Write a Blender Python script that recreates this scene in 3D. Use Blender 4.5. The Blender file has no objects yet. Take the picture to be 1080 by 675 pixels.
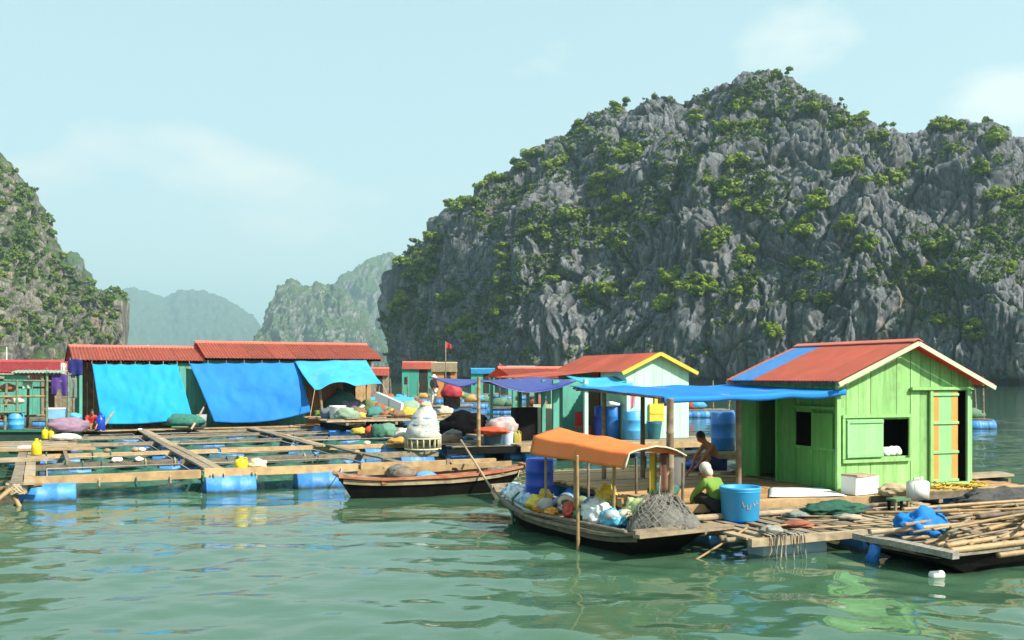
import bpy, bmesh, math, random
import numpy as np
from mathutils import Vector, Matrix
from mathutils.bvhtree import BVHTree
random.seed(7); RNG = np.random.default_rng(7)
scene = bpy.context.scene
COL = scene.collection

# ------------------------------------------------------------------ camera
CAM_H = 2.8; F = 1050.0; HZ = 396.0          # metres above the water, focal length and horizon row in photo pixels
cam_d = bpy.data.cameras.new('camera'); cam = bpy.data.objects.new('camera', cam_d); COL.objects.link(cam)
cam.location = (0, 0, CAM_H); cam.rotation_euler = (math.radians(90), 0, 0)
cam_d.sensor_width = 36; cam_d.lens = 36 * F / 1080
cam_d.shift_y = (HZ - 337.5) / 1080
cam_d.clip_start = 0.1; cam_d.clip_end = 30000
scene.camera = cam

# ------------------------------------------------------------------ light
SUN_EL, SUN_AZ = 42.0, 124.0                   # azimuth clockwise from +Y (the view direction): behind the camera, to the right
to_sun = Vector((math.sin(math.radians(SUN_AZ)) * math.cos(math.radians(SUN_EL)),
                 math.cos(math.radians(SUN_AZ)) * math.cos(math.radians(SUN_EL)), math.sin(math.radians(SUN_EL))))
sd = bpy.data.lights.new('sun', 'SUN'); sd.energy = 5.0; sd.angle = math.radians(1.2); sd.color = (1.0, 0.93, 0.81)
sun = bpy.data.objects.new('sun', sd); COL.objects.link(sun)
sun.location = (0, 0, 60); sun.rotation_euler = (-to_sun).to_track_quat('-Z', 'Y').to_euler()

world = bpy.data.worlds.new('World'); scene.world = world; world.use_nodes = True
wn, wl = world.node_tree.nodes, world.node_tree.links
wn.clear()
w_out = wn.new('ShaderNodeOutputWorld'); w_bg = wn.new('ShaderNodeBackground'); w_bg.inputs['Strength'].default_value = 0.132
sky = wn.new('ShaderNodeTexSky'); sky.sky_type = 'NISHITA'; sky.sun_disc = False
sky.sun_elevation = math.radians(SUN_EL); sky.sun_rotation = math.radians(SUN_AZ)
sky.air_density = 1.0; sky.dust_density = 2.0; sky.ozone_density = 1.0
tc = wn.new('ShaderNodeTexCoord')
hazemix = wn.new('ShaderNodeMix'); hazemix.data_type = 'RGBA'; hazemix.inputs['Factor'].default_value = 0.72
wl.new(sky.outputs['Color'], hazemix.inputs['A']); sxyz = wn.new('ShaderNodeSeparateXYZ'); wl.new(tc.outputs['Generated'], sxyz.inputs[0])
elev = wn.new('ShaderNodeMapRange'); wl.new(sxyz.outputs['Z'], elev.inputs['Value']); elev.inputs['From Max'].default_value = 0.42; elev.interpolation_type = 'SMOOTHSTEP'
hz = wn.new('ShaderNodeMix'); hz.data_type = 'RGBA'; wl.new(elev.outputs['Result'], hz.inputs['Factor'])
hz.inputs['A'].default_value = (2.95, 3.55, 3.30, 1); hz.inputs['B'].default_value = (2.30, 3.30, 3.28, 1); wl.new(hz.outputs['Result'], hazemix.inputs['B'])
# soft broken cumulus far off, in direction space
mp = wn.new('ShaderNodeMapping'); mp.inputs['Scale'].default_value = (1.0, 1.0, 2.2); mp.inputs['Location'].default_value = (0.31, 0.0, 0.12)
wl.new(tc.outputs['Generated'], mp.inputs['Vector'])
cn = wn.new('ShaderNodeTexNoise'); cn.inputs['Scale'].default_value = 6.0; cn.inputs['Detail'].default_value = 7; cn.inputs['Roughness'].default_value = 0.52
wl.new(mp.outputs['Vector'], cn.inputs['Vector'])
csum = cn.outputs['Fac']
for (cpx, cpy, rad, wgt) in ((830, 45, 0.12, 0.38), (1055, 105, 0.14, 0.40), (180, 160, 0.14, 0.29), (300, 200, 0.17, 0.27), (60, 170, 0.10, 0.15)):
    dv = Vector(((cpx - 540) / F, 1, (HZ - cpy) / F)).normalized()
    sb = wn.new('ShaderNodeVectorMath'); sb.operation = 'SUBTRACT'; wl.new(tc.outputs['Generated'], sb.inputs[0]); sb.inputs[1].default_value = dv
    sc_ = wn.new('ShaderNodeVectorMath'); sc_.operation = 'MULTIPLY'; wl.new(sb.outputs[0], sc_.inputs[0]); sc_.inputs[1].default_value = (1, 1, 1.7)
    ln = wn.new('ShaderNodeVectorMath'); ln.operation = 'LENGTH'; wl.new(sc_.outputs[0], ln.inputs[0])
    mrn = wn.new('ShaderNodeMapRange'); mrn.interpolation_type = 'SMOOTHSTEP'; wl.new(ln.outputs['Value'], mrn.inputs['Value'])
    mrn.inputs['From Min'].default_value = 0; mrn.inputs['From Max'].default_value = rad; mrn.inputs['To Min'].default_value = wgt; mrn.inputs['To Max'].default_value = 0
    ad_ = wn.new('ShaderNodeMath'); wl.new(csum, ad_.inputs[0]); wl.new(mrn.outputs['Result'], ad_.inputs[1]); csum = ad_.outputs[0]
cr = wn.new('ShaderNodeValToRGB'); cr.color_ramp.elements[0].position = 0.64; cr.color_ramp.elements[1].position = 0.88
cr.color_ramp.elements[0].color = (0, 0, 0, 1); cr.color_ramp.elements[1].color = (0.9, 0.9, 0.9, 1)
wl.new(csum, cr.inputs['Fac'])
cm = wn.new('ShaderNodeMix'); cm.data_type = 'RGBA'
wl.new(cr.outputs['Color'], cm.inputs['Factor']); wl.new(hazemix.outputs['Result'], cm.inputs['A']); cm.inputs['B'].default_value = (3.95, 4.15, 3.9, 1)
wl.new(cm.outputs['Result'], w_bg.inputs['Color']); wl.new(w_bg.outputs['Background'], w_out.inputs['Surface'])

scene.view_settings.view_transform = 'Standard'; scene.view_settings.look = 'None'
scene.view_settings.gamma = 1; scene.view_settings.use_curve_mapping = False
scene.view_settings.exposure = 1.0
scene.cycles.use_denoising = True
scene.cycles.max_bounces = 6; scene.cycles.transparent_max_bounces = 8
scene.cycles.caustics_reflective = False; scene.cycles.caustics_refractive = False

# ------------------------------------------------------------------ helpers
def P(px, py, z=0.0):
    """photo pixel -> point on the horizontal plane at height z"""
    Y = (CAM_H - z) * F / (py - HZ)
    return Vector(((px - 540) / F * Y, Y, z))
def PD(px, py, Y):
    """photo pixel -> point at depth Y"""
    return Vector(((px - 540) / F * Y, Y, CAM_H - (py - HZ) / F * Y))

def tag(o, label=None, cat=None, group=None, kind=None):
    if label: o['label'] = label
    if cat: o['category'] = cat
    if group: o['group'] = group
    if kind: o['kind'] = kind
    return o

def link(name, me, mat=None, parent=None, smooth=False, angle=None):
    o = bpy.data.objects.new(name, me); COL.objects.link(o)
    if mat is not None and not me.materials: me.materials.append(mat)
    if parent is not None:
        o.parent = parent; o.matrix_parent_inverse = parent.matrix_world.inverted() if False else Matrix.Identity(4)
    if smooth:
        me.polygons.foreach_set('use_smooth', [True] * len(me.polygons))
    return o

def thing(name, label, cat, loc=(0, 0, 0), rz=0.0, group=None):
    o = bpy.data.objects.new(name, None); COL.objects.link(o)
    o.empty_display_size = 0.2; o.location = loc; o.rotation_euler = (0, 0, rz)
    return tag(o, label, cat, group)

# --- numpy gradient noise
_perm = RNG.permutation(256); _perm = np.concatenate([_perm, _perm, _perm])
_g = RNG.normal(size=(256, 3)); _g /= np.linalg.norm(_g, axis=1)[:, None]
def noise3(p):
    p = np.asarray(p, float); i = np.floor(p).astype(int); f = p - i; i &= 255
    u = f * f * f * (f * (f * 6 - 15) + 10)
    r = 0
    for dx in (0, 1):
        wx = u[:, 0] if dx else 1 - u[:, 0]
        for dy in (0, 1):
            wy = u[:, 1] if dy else 1 - u[:, 1]
            for dz in (0, 1):
                wz = u[:, 2] if dz else 1 - u[:, 2]
                h = _perm[_perm[_perm[(i[:, 0] + dx) & 255] + ((i[:, 1] + dy) & 255)] + ((i[:, 2] + dz) & 255)]
                d = f - np.array([dx, dy, dz])
                r = r + wx * wy * wz * (_g[h] * d).sum(1)
    return r * 1.5
def fbm(p, oct=4, lac=2.03, gain=0.5):
    a, s, r = 1.0, 1.0, 0
    for k in range(oct):
        r = r + a * noise3(p * s + 17.3 * k); a *= gain; s *= lac
    return r
def ridged(p, oct=4, lac=2.07, gain=0.5):
    a, s, r = 1.0, 1.0, 0
    for k in range(oct):
        r = r + a * (1 - 2 * np.abs(noise3(p * s + 9.1 * k))); a *= gain; s *= lac
    return r

def cells(p):
    """nearest and second nearest feature distances and a random value for the nearest cell"""
    i = np.floor(p).astype(int); f1 = np.full(len(p), 9.0); f2 = f1.copy(); rv = np.zeros(len(p))
    for dx in (-1, 0, 1):
        for dy in (-1, 0, 1):
            for dz in (-1, 0, 1):
                c = i + [dx, dy, dz]
                h = _perm[_perm[_perm[c[:, 0] & 255] + (c[:, 1] & 255)] + (c[:, 2] & 255)]
                q = c + 0.5 + 0.42 * _g[h]
                d = np.sqrt(((p - q) ** 2).sum(1)); n = d < f1
                f2 = np.where(n, f1, np.minimum(f2, d)); rv = np.where(n, h / 255.0, rv); f1 = np.where(n, d, f1)
    return f1, f2 - f1, rv

# --- materials
MATS = {}
def newmat(name):
    m = bpy.data.materials.new(name); m.use_nodes = True
    n, l = m.node_tree.nodes, m.node_tree.links
    return m, n, l, n['Principled BSDF']
def N(n, t, **kw):
    o = n.new(t)
    for k, v in kw.items():
        if k in o.inputs: o.inputs[k].default_value = v
        else: setattr(o, k, v)
    return o
def mixc(n, l, fac, a, b, bt='MIX'):
    m = n.new('ShaderNodeMix'); m.data_type = 'RGBA'; m.blend_type = bt
    for s, v in (('Factor', fac), ('A', a), ('B', b)):
        if hasattr(v, 'is_output'): l.new(v, m.inputs[s])
        else: m.inputs[s].default_value = v if s == 'Factor' else (*v, 1) if len(v) == 3 else v
    return m.outputs['Result']
def ramp(n, l, src, *stops):
    r = n.new('ShaderNodeValToRGB'); e = r.color_ramp.elements
    while len(e) < len(stops): e.new(0.5)
    for k, (p, c) in enumerate(stops):
        e[k].position = p; e[k].color = (c, c, c, 1) if isinstance(c, (int, float)) else (*c, 1)
    l.new(src, r.inputs['Fac']); return r.outputs['Color']

def pm(name, col, col2=None, scale=6.0, stretch=(1, 1, 1), rough=0.6, bump=0.15, dirt=0.35, dirtcol=(0.10, 0.08, 0.055), peel=0.0,
       dscale=2.0, var=0.12, spec=0.4, metal=0.0, bscale=None, bdist=0.01, transl=0.0, contrast=0.5):
    """worn painted / wooden / cloth surface: two-tone noise, stains, per-object value shift, fine relief"""
    if name in MATS: return MATS[name]
    m, n, l, b = newmat(name)
    tcn = n.new('ShaderNodeTexCoord'); oi = n.new('ShaderNodeObjectInfo')
    off = N(n, 'ShaderNodeVectorMath', operation='SCALE'); off.inputs[0].default_value = (37, 19, 53); l.new(oi.outputs['Random'], off.inputs['Scale'])
    add = N(n, 'ShaderNodeVectorMath', operation='ADD'); l.new(tcn.outputs['Object'], add.inputs[0]); l.new(off.outputs[0], add.inputs[1])
    mpn = n.new('ShaderNodeMapping'); mpn.inputs['Scale'].default_value = stretch; l.new(add.outputs[0], mpn.inputs['Vector'])
    t1 = N(n, 'ShaderNodeTexNoise', Scale=scale, Detail=6.0, Roughness=0.6); l.new(mpn.outputs[0], t1.inputs['Vector'])
    c2 = col2 or tuple(c * 0.72 for c in col)
    f1 = ramp(n, l, t1.outputs['Fac'], (0.5 - contrast * 0.4, 0), (0.5 + contrast * 0.4, 1))
    c = mixc(n, l, f1, c2, col)
    if dirt > 0:
        t2 = N(n, 'ShaderNodeTexNoise', Scale=dscale, Detail=8.0, Roughness=0.68); l.new(add.outputs[0], t2.inputs['Vector'])
        f2 = ramp(n, l, t2.outputs['Fac'], (0.50, 0.0), (0.74, dirt))
        c = mixc(n, l, f2, c, dirtcol)
    if peel > 0:
        t4 = N(n, 'ShaderNodeTexNoise', Scale=9.0, Detail=7.0, Roughness=0.7); l.new(mpn.outputs[0], t4.inputs['Vector'])
        c = mixc(n, l, ramp(n, l, t4.outputs['Fac'], (0.60, 0.0), (0.66, peel)), c, (0.24, 0.22, 0.17))
        c = mixc(n, l, ramp(n, l, t4.outputs['Fac'], (0.30, peel * 0.7), (0.40, 0.0)), c, tuple(min(1, x * 1.5 + 0.05) for x in col))
    hs = N(n, 'ShaderNodeHueSaturation'); l.new(c, hs.inputs['Color'])
    mr = N(n, 'ShaderNodeMapRange'); mr.inputs['To Min'].default_value = 1 - var; mr.inputs['To Max'].default_value = 1 + var
    l.new(oi.outputs['Random'], mr.inputs['Value']); l.new(mr.outputs['Result'], hs.inputs['Value'])
    l.new(hs.outputs['Color'], b.inputs['Base Color'])
    b.inputs['Roughness'].default_value = rough; b.inputs['Specular IOR Level'].default_value = spec; b.inputs['Metallic'].default_value = metal
    if bump > 0:
        t3 = N(n, 'ShaderNodeTexNoise', Scale=bscale or scale * 4, Detail=5.0, Roughness=0.6); l.new(mpn.outputs[0], t3.inputs['Vector'])
        bn = N(n, 'ShaderNodeBump', Strength=bump, Distance=bdist); l.new(t3.outputs['Fac'], bn.inputs['Height']); l.new(bn.outputs[0], b.inputs['Normal'])
    if transl > 0:
        tr = n.new('ShaderNodeBsdfTranslucent'); l.new(hs.outputs['Color'], tr.inputs['Color'])
        ms = n.new('ShaderNodeMixShader'); ms.inputs[0].default_value = transl
        l.new(b.outputs[0], ms.inputs[1]); l.new(tr.outputs[0], ms.inputs[2]); l.new(ms.outputs[0], n['Material Output'].inputs['Surface'])
    MATS[name] = m; return m

# ------------------------------------------------------------------ water
def build_water():
    ys = [-300.0, -60.0, -10.0]; y = 2.0
    while y < 9000: ys.append(y); y += max(0.07, 0.0045 * y) * (1 if y < 90 else 6 if y < 500 else 30)
    ys.append(9000.0); ys = np.array(ys)
    nx = 520
    s = np.linspace(-1, 1, nx)
    base = np.sign(s) * (np.abs(s) * 0.55 + 9 * np.maximum(np.abs(s) - 0.94, 0))     # dense inside the view, wide skirts outside
    X = base[None, :] * np.maximum(np.abs(ys), 12)[:, None]
    X[:, 0] = -9000; X[:, -1] = 9000
    Y = np.repeat(ys[:, None], nx, 1)
    x, yv = X.ravel(), Y.ravel(); z = np.zeros_like(x)
    rng = np.random.default_rng(3)
    for k in range(46):
        lam = 0.35 * (3.8 / 0.35) ** rng.random(); th = rng.normal(1.45, 0.75); kk = 2 * math.pi / lam
        amp = 0.0052 * lam ** 0.85 * rng.uniform(0.5, 1.2) / 2.3
        dist = np.abs(yv); fade = np.clip(1.3 - dist / (55 * lam), 0, 1)
        z += amp * fade * np.sin(kk * (x * math.cos(th) + yv * math.sin(th)) + rng.random() * 6.28)
    patch = 0.45 + 0.9 * np.clip(fbm(np.stack([x * 0.10, yv * 0.06, x * 0], 1), 3) + 0.45, 0, 1)
    z *= np.where(np.abs(x) > 0.62 * np.maximum(yv, 12), 0, patch)
    ny = len(ys); idx = np.arange(ny * nx).reshape(ny, nx)
    q = np.stack([idx[:-1, :-1], idx[:-1, 1:], idx[1:, 1:], idx[1:, :-1]], -1).reshape(-1, 4)
    me = mesh_np('water', np.stack([x, yv, z], 1), q, True)
    m, n, l, b = newmat('green_bay_water')
    tcn = n.new('ShaderNodeTexCoord')
    t0 = N(n, 'ShaderNodeTexNoise', Scale=0.035, Detail=4.0); l.new(tcn.outputs['Object'], t0.inputs['Vector'])
    c = mixc(n, l, t0.outputs['Fac'], (0.042, 0.098, 0.054), (0.054, 0.116, 0.068))
    l.new(c, b.inputs['Base Color'])
    b.inputs['Roughness'].default_value = 0.045; b.inputs['IOR'].default_value = 1.333; b.inputs['Specular IOR Level'].default_value = 0.5
    mpn = n.new('ShaderNodeMapping'); mpn.inputs['Scale'].default_value = (0.75, 1.5, 1); l.new(tcn.outputs['Object'], mpn.inputs['Vector'])
    t1 = N(n, 'ShaderNodeTexNoise', Scale=1.9, Detail=4.0, Roughness=0.5, Distortion=0.3); l.new(mpn.outputs[0], t1.inputs['Vector'])
    bn = N(n, 'ShaderNodeBump', Strength=0.16, Distance=0.05); l.new(t1.outputs['Fac'], bn.inputs['Height'])
    l.new(bn.outputs[0], b.inputs['Normal'])
    me.materials.append(m)
    o = link('water', me); tag(o, 'calm milky green bay water with soft ripples', 'water', kind='structure')

def mesh_np(name, v, q, smooth=False):
    v = np.asarray(v, np.float32); q = np.asarray(q, np.int32)
    me = bpy.data.meshes.new(name); k = q.shape[1]
    me.vertices.add(len(v)); me.vertices.foreach_set('co', v.ravel())
    me.loops.add(q.size); me.loops.foreach_set('vertex_index', q.ravel())
    me.polygons.add(len(q)); me.polygons.foreach_set('loop_start', np.arange(0, q.size, k, dtype=np.int32))
    me.polygons.foreach_set('loop_total', np.full(len(q), k, np.int32))
    if smooth: me.polygons.foreach_set('use_smooth', np.ones(len(q), bool))
    me.update(calc_edges=True); me.validate()
    return me
build_water()

# ------------------------------------------------------------------ karst hills
def rock_mat(name, green=0.35, rock=(0.20, 0.215, 0.225), pale=(0.40, 0.385, 0.33), leaf=(0.045, 0.085, 0.022), sc=1.0, foot_band=True):
    m, n, l, b = newmat(name)
    tcn = n.new('ShaderNodeTexCoord'); geo = n.new('ShaderNodeNewGeometry')
    def tex(scale, st, det=6, ro=0.6, dist=0.0):
        mpn = n.new('ShaderNodeMapping'); mpn.inputs['Scale'].default_value = st; l.new(tcn.outputs['Object'], mpn.inputs['Vector'])
        t = N(n, 'ShaderNodeTexNoise', Scale=scale * sc, Detail=float(det), Roughness=ro, Distortion=dist); l.new(mpn.outputs[0], t.inputs['Vector'])
        return t.outputs['Fac']
    big = tex(0.03, (1, 1, 1), 5); fine = tex(0.62, (1, 1, 0.32), 9, 0.74); streak = tex(0.20, (1, 1, 0.09), 9, 0.72, 0.6)
    c = mixc(n, l, ramp(n, l, fine, (0.38, 0.0), (0.60, 1.0)), tuple(x * 0.34 for x in rock), tuple(x * 1.45 for x in rock))
    c = mixc(n, l, ramp(n, l, streak, (0.41, 0.85), (0.52, 0.0)), c, tuple(x * 0.30 for x in rock))
    mpv = n.new('ShaderNodeMapping'); mpv.inputs['Scale'].default_value = (1, 1, 0.38); l.new(tcn.outputs['Object'], mpv.inputs['Vector'])
    vor = N(n, 'ShaderNodeTexVoronoi', feature='DISTANCE_TO_EDGE', Scale=0.42 * sc); 
    wv = N(n, 'ShaderNodeTexNoise', Scale=0.3 * sc, Detail=4.0); l.new(mpv.outputs[0], wv.inputs['Vector'])
    wa = N(n, 'ShaderNodeVectorMath', operation='MULTIPLY_ADD'); l.new(wv.outputs['Color'], wa.inputs[0]); wa.inputs[1].default_value = (2.6, 2.6, 2.6); l.new(mpv.outputs[0], wa.inputs[2]); l.new(wa.outputs[0], vor.inputs['Vector'])
    crk = ramp(n, l, vor.outputs['Distance'], (0.0, 1.0), (0.09, 0.0))
    c = mixc(n, l, crk, c, tuple(x * 0.16 for x in rock))
    # bare pale and ochre drip stains, mostly on the lower half
    sz = n.new('ShaderNodeSeparateXYZ'); l.new(tcn.outputs['Object'], sz.inputs[0])
    hmap = N(n, 'ShaderNodeMapRange'); l.new(sz.outputs['Z'], hmap.inputs['Value']); hmap.inputs['From Min'].default_value = 70; hmap.inputs['From Max'].default_value = 8
    hmap.inputs['To Min'].default_value = 0.25; hmap.inputs['To Max'].default_value = 1.0
    ps = ramp(n, l, tex(0.14, (1, 1, 0.16), 7, 0.62, 0.8), (0.53, 0.0), (0.66, 0.85))
    mu = N(n, 'ShaderNodeMath', operation='MULTIPLY'); l.new(ps, mu.inputs[0]); l.new(hmap.outputs[0], mu.inputs[1])
    ochre = mixc(n, l, ramp(n, l, tex(0.07, (1, 1, 1), 3), (0.45, 0.0), (0.6, 1.0)), pale, (pale[0] * 0.95, pale[1] * 0.72, pale[2] * 0.45))
    c = mixc(n, l, mu.outputs[0], c, ochre)
    # crevices darker and edges paler, by pointiness
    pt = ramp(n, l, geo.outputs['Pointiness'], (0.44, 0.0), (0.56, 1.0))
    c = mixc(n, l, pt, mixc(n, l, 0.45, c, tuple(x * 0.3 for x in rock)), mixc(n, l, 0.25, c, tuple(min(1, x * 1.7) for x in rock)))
    # low creeping greenery where the rock is less steep
    sn = n.new('ShaderNodeSeparateXYZ'); l.new(geo.outputs['Normal'], sn.inputs[0])
    ad = N(n, 'ShaderNodeMath', operation='MULTIPLY_ADD'); l.new(sn.outputs['Z'], ad.inputs[0]); ad.inputs[1].default_value = 0.42
    gn = tex(0.045, (1, 1, 1), 8, 0.7); l.new(gn, ad.inputs[2])
    gf = ramp(n, l, ad.outputs[0], (0.98 - green, 0.0), (1.10 - green, 0.9))
    lf = mixc(n, l, ramp(n, l, tex(0.5, (1, 1, 1), 6, 0.7), (0.35, 0.0), (0.65, 1.0)), tuple(x * 0.45 for x in leaf), tuple(x * 1.5 for x in leaf))
    c = mixc(n, l, gf, c, lf)
    if foot_band:  # dark band at the waterline
        tz = N(n, 'ShaderNodeMapRange'); l.new(sz.outputs['Z'], tz.inputs['Value']); tz.inputs['From Min'].default_value = 1.6; tz.inputs['From Max'].default_value = 2.6
        tz.inputs['To Min'].default_value = 0.85; tz.inputs['To Max'].default_value = 0.0
        c = mixc(n, l, tz.outputs[0], c, (0.025, 0.022, 0.018))
    l.new(c, b.inputs['Base Color']); b.inputs['Roughness'].default_value = 0.9; b.inputs['Specular IOR Level'].default_value = 0.15
    b1 = N(n, 'ShaderNodeBump', Strength=0.9, Distance=1.2 / sc); l.new(fine, b1.inputs['Height'])
    b2 = N(n, 'ShaderNodeBump', Strength=0.7, Distance=2.0 / sc); l.new(streak, b2.inputs['Height']); l.new(b1.outputs[0], b2.inputs['Normal'])
    l.new(b2.outputs[0], b.inputs['Normal'])
    return m

def karst(name, sil, ybase, yridge, mat, ns, nt, amp=1.0, seed=0.0, power=0.52, label=None, flute=1.0, back=90, thin=1.0, notch=True):
    """closed karst hill: foot line, steep fluted face, ridge traced from the skyline, and a back slope"""
    sx = np.array([p[0] for p in sil], float); sy = np.array([p[1] for p in sil], float)
    inside = (sx[0], sx[-1])
    s = np.linspace(inside[0], inside[1], ns)
    vis = (s > -60) & (s < 1140)
    s = np.interp(np.linspace(0, 1, ns), (np.cumsum(np.where(vis, 1.0, 0.22)) - np.where(vis[0], 1.0, 0.22)) / (np.sum(np.where(vis, 1.0, 0.22)) - np.where(vis[0], 1.0, 0.22)), s)
    top = np.interp(s, sx, sy)
    yb = np.interp(s, *zip(*ybase)); yr = np.interp(s, *zip(*yridge))
    h = np.maximum(CAM_H + (HZ - top) / F * yr, -2.0)
    t = np.concatenate([np.linspace(0, 1, nt), 1 + np.linspace(0, 1, max(8, nt // 8))[1:]])
    S, T = np.meshgrid(np.arange(ns), t, indexing='ij')
    front = np.clip(T, 0, 1); bk = np.clip(T - 1, 0, 1)
    g = front                                               # height fraction
    w = np.clip(g, 0, 1) ** (1 / power)                      # horizontal run: steep at the foot
    w = 0.55 * w + 0.45 * g ** 1.25
    Yd = yb[S] + (yr - yb)[S] * w + bk * back
    Xd = (s[S] - 540) / F * Yd
    Z = h[S] * g * (1 - bk ** 1.6) - 3.0 * (1 - g)
    V = np.stack([Xd, Yd, Z], -1)
    # outward normals of the smooth hill
    du = np.gradient(V, axis=0); dv = np.gradient(V, axis=1)
    nn = np.cross(du, dv); nn /= np.linalg.norm(nn, axis=-1)[..., None] + 1e-9
    nn *= np.where((nn[..., 1] * 1 - nn[..., 2] * 0.6 > 0) & (T < 1), -1, 1)[..., None]
    n_ = nn.reshape(-1, 3); v = V.reshape(-1, 3); q = v + seed
    hh = np.repeat(h[:, None], len(t), 1).ravel(); tt = T.ravel()
    ends = np.minimum(s - s[0], s[-1] - s); edge = np.clip(hh / 25, 0.05, 1) * np.repeat(np.clip(0.12 + ends / 14.0, 0, 1)[:, None], len(t), 1).ravel()
    warp0 = np.stack([fbm(q * 0.012 + 5, 2), fbm(q * 0.012 + 11, 2), fbm(q * 0.012 + 31, 2)], 1) * 30
    lowf = fbm(q * [0.020, 0.020, 0.007], 4) + 0.55 * (ridged(q * [0.022, 0.022, 0.004] + warp0 * 0.012 + 13, 2) - 0.6)
    warp = np.stack([fbm(q * 0.03 + 5, 3), fbm(q * 0.03 + 11, 3), fbm(q * 0.03 + 31, 2)], 1) * 9
    qq = q + warp
    fl = ridged(qq * [0.055, 0.055, 0.012], 4)
    bl = ridged(qq * [0.10, 0.10, 0.075] + 40, 4, gain=0.55)
    fn = ridged(q * [0.42, 0.42, 0.085] + 80, 3, gain=0.6); fv = ridged(qq * [0.17, 0.17, 0.022] + 50, 3, gain=0.55)
    cw = q + warp * 0.35
    _, e1, r1 = cells(cw * [0.085, 0.085, 0.030]); _, e2, r2 = cells(cw * [0.24, 0.24, 0.11] + 7)
    blocks = 5.0 * (r1 - 0.5) - 3.6 * np.exp(-e1 / 0.06) + 1.0 * (r2 - 0.5) - 1.1 * np.exp(-e2 / 0.07)
    ridge_damp = 1 - 0.65 * np.exp(-((tt - 1) / 0.10) ** 2)
    d = amp * edge * (10.0 * lowf * ridge_damp + flute * 2.6 * (fl - 0.5) * ridge_damp + 0.5 * (bl - 0.5) * ridge_damp + 1.7 * (fv - 0.5) * (0.3 + 0.7 * ridge_damp) + 0.55 * (fn - 0.4) + blocks * (0.45 + 0.55 * ridge_damp))
    led = np.sin(q[:, 2] * 0.42 + 5 * fbm(q * 0.02 + 3, 3)) * np.clip(fbm(q * 0.025 + 60, 2) + 0.3, 0, 1) * 1.6 * amp * edge
    if notch: d -= 2.2 * np.exp(-((v[:, 2] - 1.0) / 1.3) ** 2)
    v = v + n_ * (d * thin)[:, None] + np.array([0, 0, 1.0])[None] * led[:, None] * np.clip(tt * 5, 0, 1)[:, None]
    nT = len(t); idx = np.arange(ns * nT).reshape(ns, nT)
    qd = np.stack([idx[:-1, :-1], idx[1:, :-1], idx[1:, 1:], idx[:-1, 1:]], -1).reshape(-1, 4)
    me = mesh_np(name, v, qd, True); me.materials.append(mat)
    o = link(name, me); tag(o, label, 'hill', kind='structure')
    return o, v.astype(float), qd

M_ROCK = rock_mat('grey_limestone_cliff', green=0.16, rock=(0.165, 0.176, 0.192), pale=(0.42, 0.40, 0.33))
M_ROCK_L = rock_mat('warm_limestone_cliff', green=0.33, rock=(0.22, 0.205, 0.18), pale=(0.52, 0.43, 0.31))
M_MID = rock_mat('overgrown_limestone', green=0.42, rock=(0.21, 0.21, 0.20), pale=(0.42, 0.39, 0.31), sc=0.6, foot_band=False)
M_FAR = rock_mat('forested_hill', green=0.85, rock=(0.12, 0.14, 0.11), pale=(0.18, 0.18, 0.13), leaf=(0.04, 0.07, 0.03), sc=0.35, foot_band=False)

SIL_MAIN = [(408, 399), (412, 382), (418, 352), (424, 320), (431, 294), (446, 264), (469, 237), (492, 214), (520, 192), (545, 173), (575, 152), (600, 137),
            (620, 126), (650, 116), (680, 103), (705, 94), (722, 103), (735, 102), (750, 92), (775, 80), (800, 73), (825, 76), (850, 92), (880, 108), (905, 124), (930, 134),
            (955, 143), (980, 141), (1000, 136), (1020, 141), (1050, 138), (1065, 148), (1080, 156), (1150, 178), (1260, 215), (1420, 300), (1540, 396)]
cliff, cv, cq = karst('limestone_cliff', SIL_MAIN, [(408, 436), (540, 345), (800, 285), (1080, 243), (1540, 225)], [(408, 440), (540, 415), (800, 372), (1080, 325), (1540, 250)],
                      M_ROCK, 700, 330, amp=1.0, label='large grey limestone cliff with green shrubs rising behind the right houses')
SIL_L = [(-700, 396), (-560, 260), (-330, 150), (-120, 120), (-30, 150), (0, 168), (10, 188), (22, 208), (38, 240), (52, 266), (70, 283), (88, 296), (104, 308), (120, 313), (127, 318), (131, 345), (133, 398)]
lcliff, lv, lq = karst('limestone_hill', SIL_L, [(-700, 300), (0, 395), (133, 436)], [(-700, 360), (0, 470), (133, 440)], M_ROCK_L, 260, 200, amp=0.9, seed=211.0,
                       label='warm grey limestone hill with shrubs at the left edge')
karst('limestone_hill', [(20, 396), (40, 300), (62, 270), (80, 268), (90, 285), (98, 330), (104, 396)], [(20, 960), (104, 960)], [(20, 1000), (104, 1000)], M_MID, 60, 60, amp=1.1, seed=77.0, label='hazy grey hill tip peeking over the left limestone hill', notch=False)
karst('limestone_hill', [(262, 399), (266, 370), (275, 345), (284, 322), (294, 302), (308, 299), (322, 304), (335, 300), (350, 299), (362, 306), (375, 328), (390, 348), (408, 368), (425, 396)],
      [(262, 1830), (425, 1800)], [(262, 1850), (345, 1980), (425, 1840)], M_MID, 150, 110, amp=1.7, seed=333.0, label='hazy limestone hill with twin knobs in the gap', notch=False, flute=1.4)
karst('limestone_hill', [(335, 396), (348, 316), (358, 296), (374, 282), (392, 272), (408, 268), (424, 274), (440, 292), (470, 330), (500, 396)],
      [(335, 2550), (500, 2450)], [(335, 2600), (410, 2750), (500, 2550)], M_MID, 130, 110, amp=2.0, seed=431.0, label='taller hazy hill half hidden behind the large cliff', notch=False, flute=1.4)
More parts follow.
